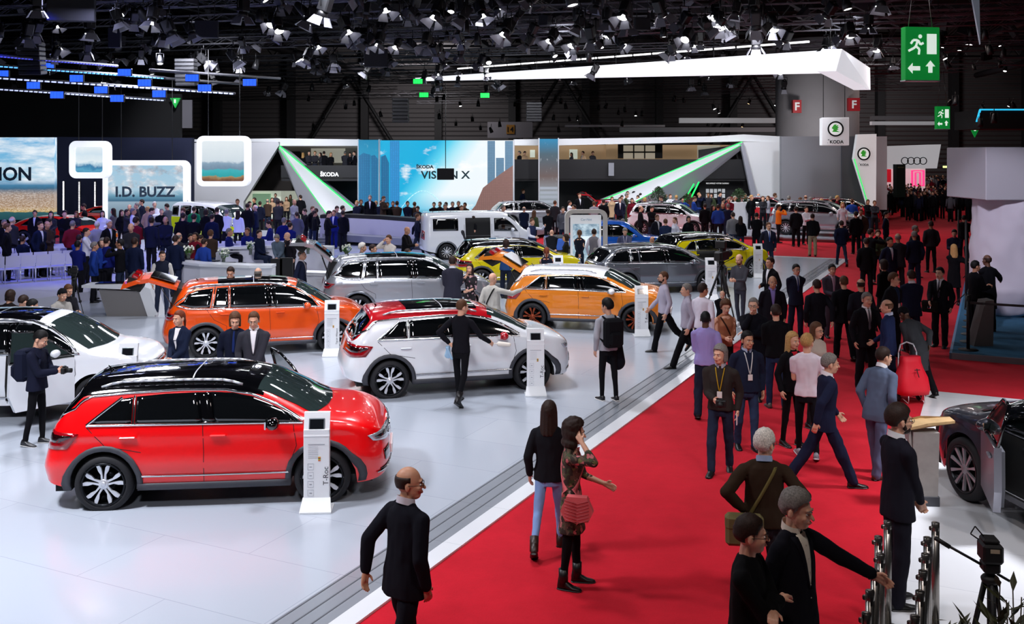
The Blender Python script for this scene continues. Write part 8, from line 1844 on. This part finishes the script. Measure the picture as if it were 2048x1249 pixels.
def cp_person(kind, loc, yaw, col, hair, where, leg=None, h=None, skin=None):
    r0, k0 = PROTO[kind]; h = h or random.uniform(.96, 1.05)
    o = r0 if kind not in used_p else copy_tree(r0); used_p.add(kind)
    o.location = loc; o.rotation_euler = (0, 0, math.radians(yaw)); o.scale = (k0*h,)*3
    gar = {'shirt': 'shirt', 'casual': 'sweater', 'full': 'sweater', 'womanw': 'coat', 'dress': 'dress'}.get(kind, 'jacket')
    face = ('facing forward' if abs(yaw) < 50 else 'back turned' if abs(yaw) > 130 else ('facing the blue platform' if where in (AI, AF) else 'facing the aisle') if yaw > 0 else ('facing the stands' if where in (AI, AF) else 'facing the town screen'))
    lab = '%s-haired %s, %s %s, %s %s' % (HN[hair], 'person '+PN[kind] if kind not in ('woman', 'womanw', 'dress') else PN[kind], CN[col], gar, face, where)
    w = lab.split()
    o['label'] = lab; o['category'] = 'person'; seen_lab.setdefault(lab, []).append(o)
    sk_ = SKIN[skin or random.choice('ffffmmt')]
    for c in o.children:
        n = c.name.split('.')[0]
        m = {'body': sk_, 'hair': HAIR[hair]}.get(n) or (cloth(leg or random.choice((col if kind in ('stand', 'phone', 'back', 'bald') else '15151b', '15151b', '20283c'))) if n in ('trousers', 'jeans', 'leggings') else (cloth(col) if n in ('suit_jacket', 'jacket', 'sweater', 'coat', 'shirt', 'dress', 'lapels') else None))
        if m is not None:
            c.material_slots[0].link = 'OBJECT'; c.material_slots[0].material = m
    return o
def rk(f=.25): return random.choice(['stand', 'phone', 'back', 'walk', 'casual', 'bald', 'full', 'stand', 'back']) if random.random() > f else random.choice(['woman', 'womanw', 'shirt', 'photo', 'woman'])
def rc(dark=.7): return random.choice(['0d0d12', '171b30', '2a2a30', '0d0d12', '171b30', '101830']) if random.random() < dark else random.choice(['55555e', '3a2c24', '8c8c96', 'dcdce4', '6c1424', '3c4630', 'b89878', '203c88'])
def rh(): return random.choice(['dark', 'dark', 'black', 'brown', 'grey', 'brown', 'blond', 'dark', 'grey'])
def hp(px, yh, h=1.74, z=None): return Hp(px, yh, h, z)
def put(x, y, kind, yaw, col, hair, where, **k): return cp_person(kind, hp(x, y, 1.74 if kind != 'sit' else 1.32), yaw, col, hair, where, **k)
L1 = 'near the red concept car'; L2 = 'by the violet-lit chairs'; L3 = 'around the electric van'; L4 = 'under the open gable'
for a in ((8, 440, 'stand', 60, '0d0d12', 'grey', L1), (14, 452, 'back', 100, '0d0d12', 'brown', L1), (24, 441, 'bald', 160, '2a2a30', 'white', L1), (70, 421, 'stand', 10, '0d0d12', 'dark', L1), (102, 423, 'woman', 20, '2a2a30', 'dark', L1), (129, 428, 'full', 30, '0d0d12', 'dark', L1), (153, 418, 'woman', 0, '2a2a30', 'brown', L1), (169, 413, 'phone', -70, '0d0d12', 'dark', L1),
    (95, 440, 'phone', 120, '0d0d12', 'dark', L1), (80, 448, 'stand', 70, '101830', 'dark', L1), (94, 446, 'bald', 60, '3a2c24', 'brown', L1), (145, 446, 'casual', -170, '6c1424', 'grey', L1), (155, 465, 'shirt', 180, '141c60', 'black', L2), (172, 456, 'shirt', 100, 'dcdce4', 'dark', L2), (188, 467, 'stand', 120, '203c88', 'grey', L2), (205, 463, 'full', 10, '203c88', 'grey', L2), (213, 463, 'casual', 170, '141c60', 'dark', L2),
    (199, 476, 'woman', -160, '0d0d12', 'dark', L2), (240, 467, 'photo', -90, '0d0d12', 'black', L2), (269, 465, 'stand', 175, '101830', 'dark', L2), (262, 455, 'bald', 10, '2a2a30', 'brown', L2), (218, 444, 'stand', 60, '0d0d12', 'white', L2), (194, 443, 'casual', -170, '8c8c96', 'white', L2), (205, 419, 'woman', 20, 'dcdce4', 'black', L3), (227, 415, 'woman', -100, '55555e', 'dark', L3), (243, 417, 'woman', 60, '0d0d12', 'dark', L3),
    (254, 419, 'photo', 90, '2a2a30', 'dark', L3), (259, 408, 'bald', 0, '2a2a30', 'brown', L3), (266, 420, 'shirt', 100, 'dcdce4', 'grey', L3), (274, 409, 'stand', -60, '2a2a30', 'grey', L3), (284, 405, 'back', -90, '171b30', 'dark', L3), (295, 417, 'casual', 150, 'b89878', 'blond', L3), (302, 421, 'phone', 100, '55555e', 'dark', L3), (309, 408, 'shirt', 30, 'dcdce4', 'white', L3), (323, 417, 'casual', 20, '0d0d12', 'grey', L3),
    (335, 412, 'phone', -120, '55555e', 'dark', L3), (331, 438, 'bald', 10, '171b30', 'brown', L3), (303, 442, 'back', 170, '171b30', 'dark', L3), (272, 442, 'full', 160, '6c1424', 'dark', L2), (368, 419, 'phone', -100, '2a2a30', 'brown', L3), (388, 416, 'casual', 175, '147a48', 'dark', L3), (412, 419, 'womanw', 165, '0d0d12', 'dark', L3), (424, 432, 'casual', 170, '101830', 'dark', L3), (434, 420, 'stand', 175, '0d0d12', 'dark', L3),
    (366, 432, 'stand', 180, '0d0d12', 'dark', L3), (388, 433, 'full', 178, '0d0d12', 'dark', L3), (453, 420, 'shirt', 178, 'dcdce4', 'grey', L3), (476, 421, 'woman', 178, 'e0e0e8', 'dark', L3), (495, 413, 'stand', 178, '0d0d12', 'dark', L3), (511, 412, 'bald', -90, '101830', 'white', L3), (475, 404, 'shirt', 20, 'e0e0e8', 'brown', L3), (540, 431, 'phone', -80, '141c60', 'dark', L4), (568, 428, 'stand', 175, '141c60', 'grey', L4),
    (351, 461, 'stand', 170, '101830', 'dark', 'at the rear counter'), (357, 473, 'bald', 160, '2a2a30', 'grey', 'at the rear counter'), (381, 468, 'back', 20, '2a2a30', 'black', 'at the rear counter'), (398, 470, 'phone', 100, '0d0d12', 'dark', 'at the rear counter'), (421, 463, 'full', 175, '3a2c24', 'brown', 'at the rear counter'), (408, 459, 'casual', 160, '203c88', 'dark', 'at the rear counter'), (391, 470, 'casual', -20, '6c1424', 'dark', 'at the rear counter'),
    (499, 405, 'stand', 60, '0d0d12', 'dark', L4), (509, 399, 'back', -60, '0d0d12', 'dark', L4), (520, 403, 'stand', 180, '171b30', 'dark', L4), (535, 398, 'bald', 170, '3a2c24', 'grey', L4), (544, 394, 'woman', 20, 'b89878', 'brown', L4), (556, 405, 'full', 170, '2a2a30', 'dark', L4), (563, 402, 'stand', -80, '0d0d12', 'dark', L4), (551, 388, 'casual', 10, '55555e', 'dark', L4), (573, 391, 'woman', 0, 'b89878', 'brown', L4), (581, 387, 'woman', 15, '3c4630', 'brown', L4),
    (588, 403, 'bald', 60, '8c8c96', 'grey', L4), (594, 415, 'stand', -150, '55555e', 'dark', L4), (601, 394, 'back', -150, '0d0d12', 'dark', L4), (611, 399, 'phone', -60, '0d0d12', 'dark', L4), (625, 397, 'stand', 60, '0d0d12', 'brown', L4), (629, 401, 'full', 110, '0d0d12', 'dark', L4), (632, 418, 'stand', -60, '0d0d12', 'dark', L4), (660, 399, 'woman', 10, '0d0d12', 'auburn', 'by the stage wall'), (673, 397, 'phone', 40, '55555e', 'dark', 'by the stage wall'), (685, 396, 'back', 90, '2a2a30', 'dark', 'by the stage wall'),
    (668, 420, 'stand', -10, '141c60', 'brown', 'by the stage wall'), (686, 424, 'back', 170, '0d0d12', 'dark', 'by the stage wall'), (656, 428, 'phone', 90, '0d0d12', 'dark', 'by the stage wall'), (835, 430, 'walk', 95, '171b30', 'brown', 'behind the white van')):
    put(*a)
for x, y, yw, col, hair in ((45, 475, 175, '101830', 'dark'), (74, 474, 175, '0d0d12', 'dark'), (158, 474, 178, '203c88', 'dark'), (458, 465, 90, '141c60', 'grey'), (495, 462, -20, '141c60', 'brown'), (518, 466, 60, '101830', 'dark'), (580, 464, 160, '141c60', 'dark')):
    loc = hp(x, y, 1.32); loc.z = pz-.02; cp_person('sit', loc, yw, col, hair, 'on the lilac chairs')
# raised stage in front of the main screen
ST = 'before the main display wall'; SD = 'seated at the dark stage tables'
for a in ((740, 393, 'stand', 5, '0d0d12', 'grey', ST), (766, 392, 'phone', 60, '3a2c24', 'brown', ST), (780, 390, 'back', 170, '55555e', 'dark', ST), (802, 391, 'phone', 10, 'b89878', 'brown', ST), (815, 385, 'shirt', 20, '8c8c96', 'grey', ST), (829, 384, 'casual', 170, '55555e', 'dark', ST), (847, 383, 'shirt', 175, 'b89878', 'brown', ST), (861, 384, 'shirt', 160, 'e0e0e8', 'blond', ST), (836, 394, 'phone', -20, '2a2a30', 'dark', ST), (890, 393, 'stand', 30, '0d0d12', 'grey', ST), (903, 390, 'back', 170, '0d0d12', 'dark', ST), (923, 396, 'photo', 20, '55555e', 'brown', ST),
    (929, 380, 'shirt', 10, 'e0e0e8', 'blond', ST), (943, 380, 'full', -30, '8c8c96', 'grey', ST), (948, 401, 'woman', 170, '3a2c24', 'dark', ST), (963, 400, 'stand', 175, '171b30', 'grey', ST), (975, 385, 'stand', 100, '55555e', 'grey', ST), (986, 383, 'back', -60, '0d0d12', 'brown', ST), (995, 381, 'casual', 20, '6c1424', 'grey', ST), (990, 404, 'walk', 130, '171b30', 'dark', ST), (1006, 396, 'full', 60, '2a2a30', 'grey', ST), (1031, 378, 'stand', 0, '8c8c96', 'dark', ST), (1046, 380, 'back', 60, '101830', 'brown', ST), (1048, 394, 'bald', 175, '101830', 'grey', ST),
    (912, 400, 'phone', 0, '101830', 'dark', ST), (972, 404, 'casual', 160, '2a2a30', 'grey', ST), (1096, 399, 'full', 178, '0d0d12', 'dark', 'behind the blue pickup'), (1110, 405, 'stand', 160, '2a2a30', 'brown', 'behind the blue pickup'), (1068, 419, 'woman', 150, '3c4630', 'brown', 'behind the blue pickup')):
    put(*a)
for i, x in enumerate((714, 722, 752, 763, 775, 786, 794, 815, 829, 868, 880, 892, 905, 917, 930)):
    Yd = 49.3+random.uniform(-.6, .8); cp_person('sit', Vector(((x-1024)*Yd/FP, Yd, .50)), random.choice((0, 20, -30, 160, 180)), random.choice(('0d0d12', '171b30', '0d0d12', '3a2c24')), rh(), SD)
# neighbouring stand: visitors around its cars
SK = ('near the far red tailgate', 'beside the far white car', 'before the grey partition wall', 'around the silver off-roader', 'below the emblem board')
for a in ((1126, 398, 'back', -20, '55555e', 'dark', SK[0]), (1139, 401, 'photo', 100, 'dcdce4', 'dark', SK[0]), (1148, 395, 'photo', -60, '2a2a30', 'dark', SK[0]), (1159, 391, 'stand', 20, '0d0d12', 'brown', SK[0]), (1188, 397, 'full', 170, '8c8c96', 'brown', SK[0]), (1207, 403, 'stand', 175, '0d0d12', 'dark', SK[0]), (1224, 390, 'womanw', 10, 'b89878', 'brown', SK[0]), (1243, 390, 'phone', 30, '55555e', 'dark', SK[1]), (1255, 386, 'stand', 10, '101830', 'dark', SK[1]), (1264, 395, 'woman', 0, '6c1424', 'dark', SK[1]), (1281, 387, 'stand', -170, '0d0d12', 'dark', SK[1]),
    (1303, 413, 'phone', 30, '0d0d12', 'dark', SK[1]), (1281, 416, 'bald', 90, '0d0d12', 'brown', SK[1]), (1377, 428, 'womanw', 10, '0d0d12', 'black', SK[1]), (1410, 409, 'stand', 178, '0d0d12', 'dark', SK[2]), (1425, 409, 'woman', 60, '0d0d12', 'dark', SK[2]), (1436, 407, 'casual', 175, '203c88', 'dark', SK[2]), (1446, 411, 'bald', -20, '101830', 'dark', SK[2]), (1456, 405, 'back', 160, '171b30', 'grey', SK[2]), (1470, 394, 'stand', 0, '0d0d12', 'white', SK[2]), (1481, 428, 'woman', 178, '0d0d12', 'dark', SK[2]), (1513, 428, 'phone', 160, '0d0d12', 'black', SK[2]),
    (1557, 406, 'photo', 90, 'e87820', 'dark', SK[3]), (1592, 410, 'stand', 178, '0d0d12', 'dark', SK[3]), (1612, 408, 'shirt', 20, 'e0e0e8', 'dark', SK[3]), (1685, 404, 'dress', 0, 'e0e0e8', 'blond', SK[3]), (1704, 399, 'walk', 150, '203c88', 'brown', SK[4]), (1735, 401, 'casual', 178, 'c01828', 'dark', SK[4]), (1749, 404, 'shirt', 0, '2a2a30', 'brown', SK[4]), (1640, 385, 'photo', 0, '0d0d12', 'dark', SK[4]), (1653, 383, 'stand', 170, '0d0d12', 'dark', SK[4]), (1681, 387, 'back', 60, '3a2c24', 'brown', SK[4]), (1697, 388, 'stand', 170, '0d0d12', 'dark', SK[4]), (1713, 387, 'bald', 10, '55555e', 'white', SK[4])): put(*a)
for i in range(44):
    x = 1240+i*11.5+random.uniform(-4, 4); y = random.uniform(383, 398); put(x, y, rk(), random.choice((0, 20, -40, 60, 90, -90, 170, 180, 150)), rc(.55), rh(), SK[1] if x < 1400 else SK[2] if x < 1560 else SK[3])
# upper deck
for i, x in enumerate((606, 618, 630, 641, 648, 662, 690, 700, 709, 1039, 1049, 1143, 1166, 1185)):
    s_ = FP/61.2; v = Vector(((x-1024)/s_, 61.2, 2.78)); cp_person(random.choice(('stand', 'phone', 'full', 'woman')), v, random.choice((0, 30, 180, -60)), random.choice(('0d0d12', '2a2a30', 'b89878' if x > 1000 else '0d0d12')), rh(), 'on the dim upper deck', h=.92)
# aisle
AI = 'in the aisle crowd'; AF = 'far down the aisle'
for a in ((1712, 426, 'stand', 178, '0d0d12', 'dark', AI), (1683, 441, 'walk', 175, '101830', 'dark', AI), (1742, 463, 'photo', 100, '0d0d12', 'dark', AI), (1756, 460, 'full', -10, '3c4630', 'brown', AI), (1779, 482, 'stand', 20, '171b30', 'black', AI), (1796, 475, 'bald', 178, '2a2a30', 'grey', AI), (1829, 468, 'stand', 178, '171b30', 'grey', AI), (1862, 449, 'casual', 178, '2a2a30', 'dark', AI), (1772, 426, 'stand', 60, '101830', 'black', AI), (1722, 425, 'stand', -30, '3a2c24', 'brown', AI), (1909, 460, 'phone', -30, '171b30', 'black', AI), (1768, 520, 'womanw', -150, '1a1014' if False else '0d0d12', 'dark', AI), (1830, 455, 'back', 40, '2a2a30', 'grey', AI), (1733, 478, 'stand', 170, '0d0d12', 'dark', AI)): put(*a)
n = 0; pts_ = []
tot = lambda: sum(1 for o in bpy.data.objects if o.parent is None and o.get('category') == 'person')
left = 299-tot()
while n < left:
    Y = random.uniform(44, 66); q = random.uniform(-5.4 if Y < 54 else -7.5, -1.2)
    v = Q(q, Y, .012)
    if any((v-p).length < .62 for p in pts_): continue
    pts_.append(v); cp_person(rk(.3), v, random.choice((0, 10, -20, 180, 170, 160, 90, -90, 180)), rc(.66), rh(), AI if Y < 56 else AF); n += 1
# everyone beyond the countable: one dense mass far down the hall
mb = MB(); fm = [cloth(c) for c in ('0d0d12', '171b30', '2a2a30', '55555e', 'b8b8c0', '6c1424')]+[SKIN['f'], HAIR['dark'], HAIR['brown']]
for i in range(480):
    Y = random.uniform(62, 116); q = random.uniform(-8-.18*(Y-62), -.6+.03*(Y-62)); v = Q(q, Y, .012)
    if (v-Vector((22.4, 73, 0))).length < 4 or (82 < Y < 97 and v.x < 39.5): continue
    h = random.uniform(.93, 1.05); c = random.choice((0, 0, 0, 1, 1, 2, 2, 3, 4, 5)); f = Matrix.Translation(v) @ Matrix.Rotation(random.uniform(0, 6.28), 4, 'Z') @ Matrix.Scale(h, 4)
    w = lambda *p: f @ Vector(p)
    for sg in (-1, 1): mb.tube(w(sg*.1, 0, 0), w(sg*.09, 0, .9), .06, .08, 6, 0); mb.tube(w(sg*.2, .0, 1.42), w(sg*.25, -.05, .95), .06, .045, 6, c)
    mb.rings([[w(rx*math.cos(a), ry*math.sin(a), z) for a in [2*PI*k/8 for k in range(8)]] for z, rx, ry in ((.82, .2, .13), (1.1, .17, .12), (1.35, .2, .12), (1.47, .12, .08), (1.53, .05, .05))], c)
    mb.ell(w(0, -.01, 1.64), (.075, .09, .11), 8, 6, mi=6); mb.ell(w(0, .02, 1.675), (.083, .095, .095), 8, 6, mi=7+i % 2)
o = mb.build('crowd', fm, fixn=False); o['kind'] = 'stuff'; tag(o, 'dense mass of tiny distant visitors filling the far end of the aisle', 'crowd')
for lab, os_ in seen_lab.items():
    if len(os_) > 1:
        for o in os_: o['group'] = 'look-alikes: '+lab
bpy.data.scenes.remove(TMP)
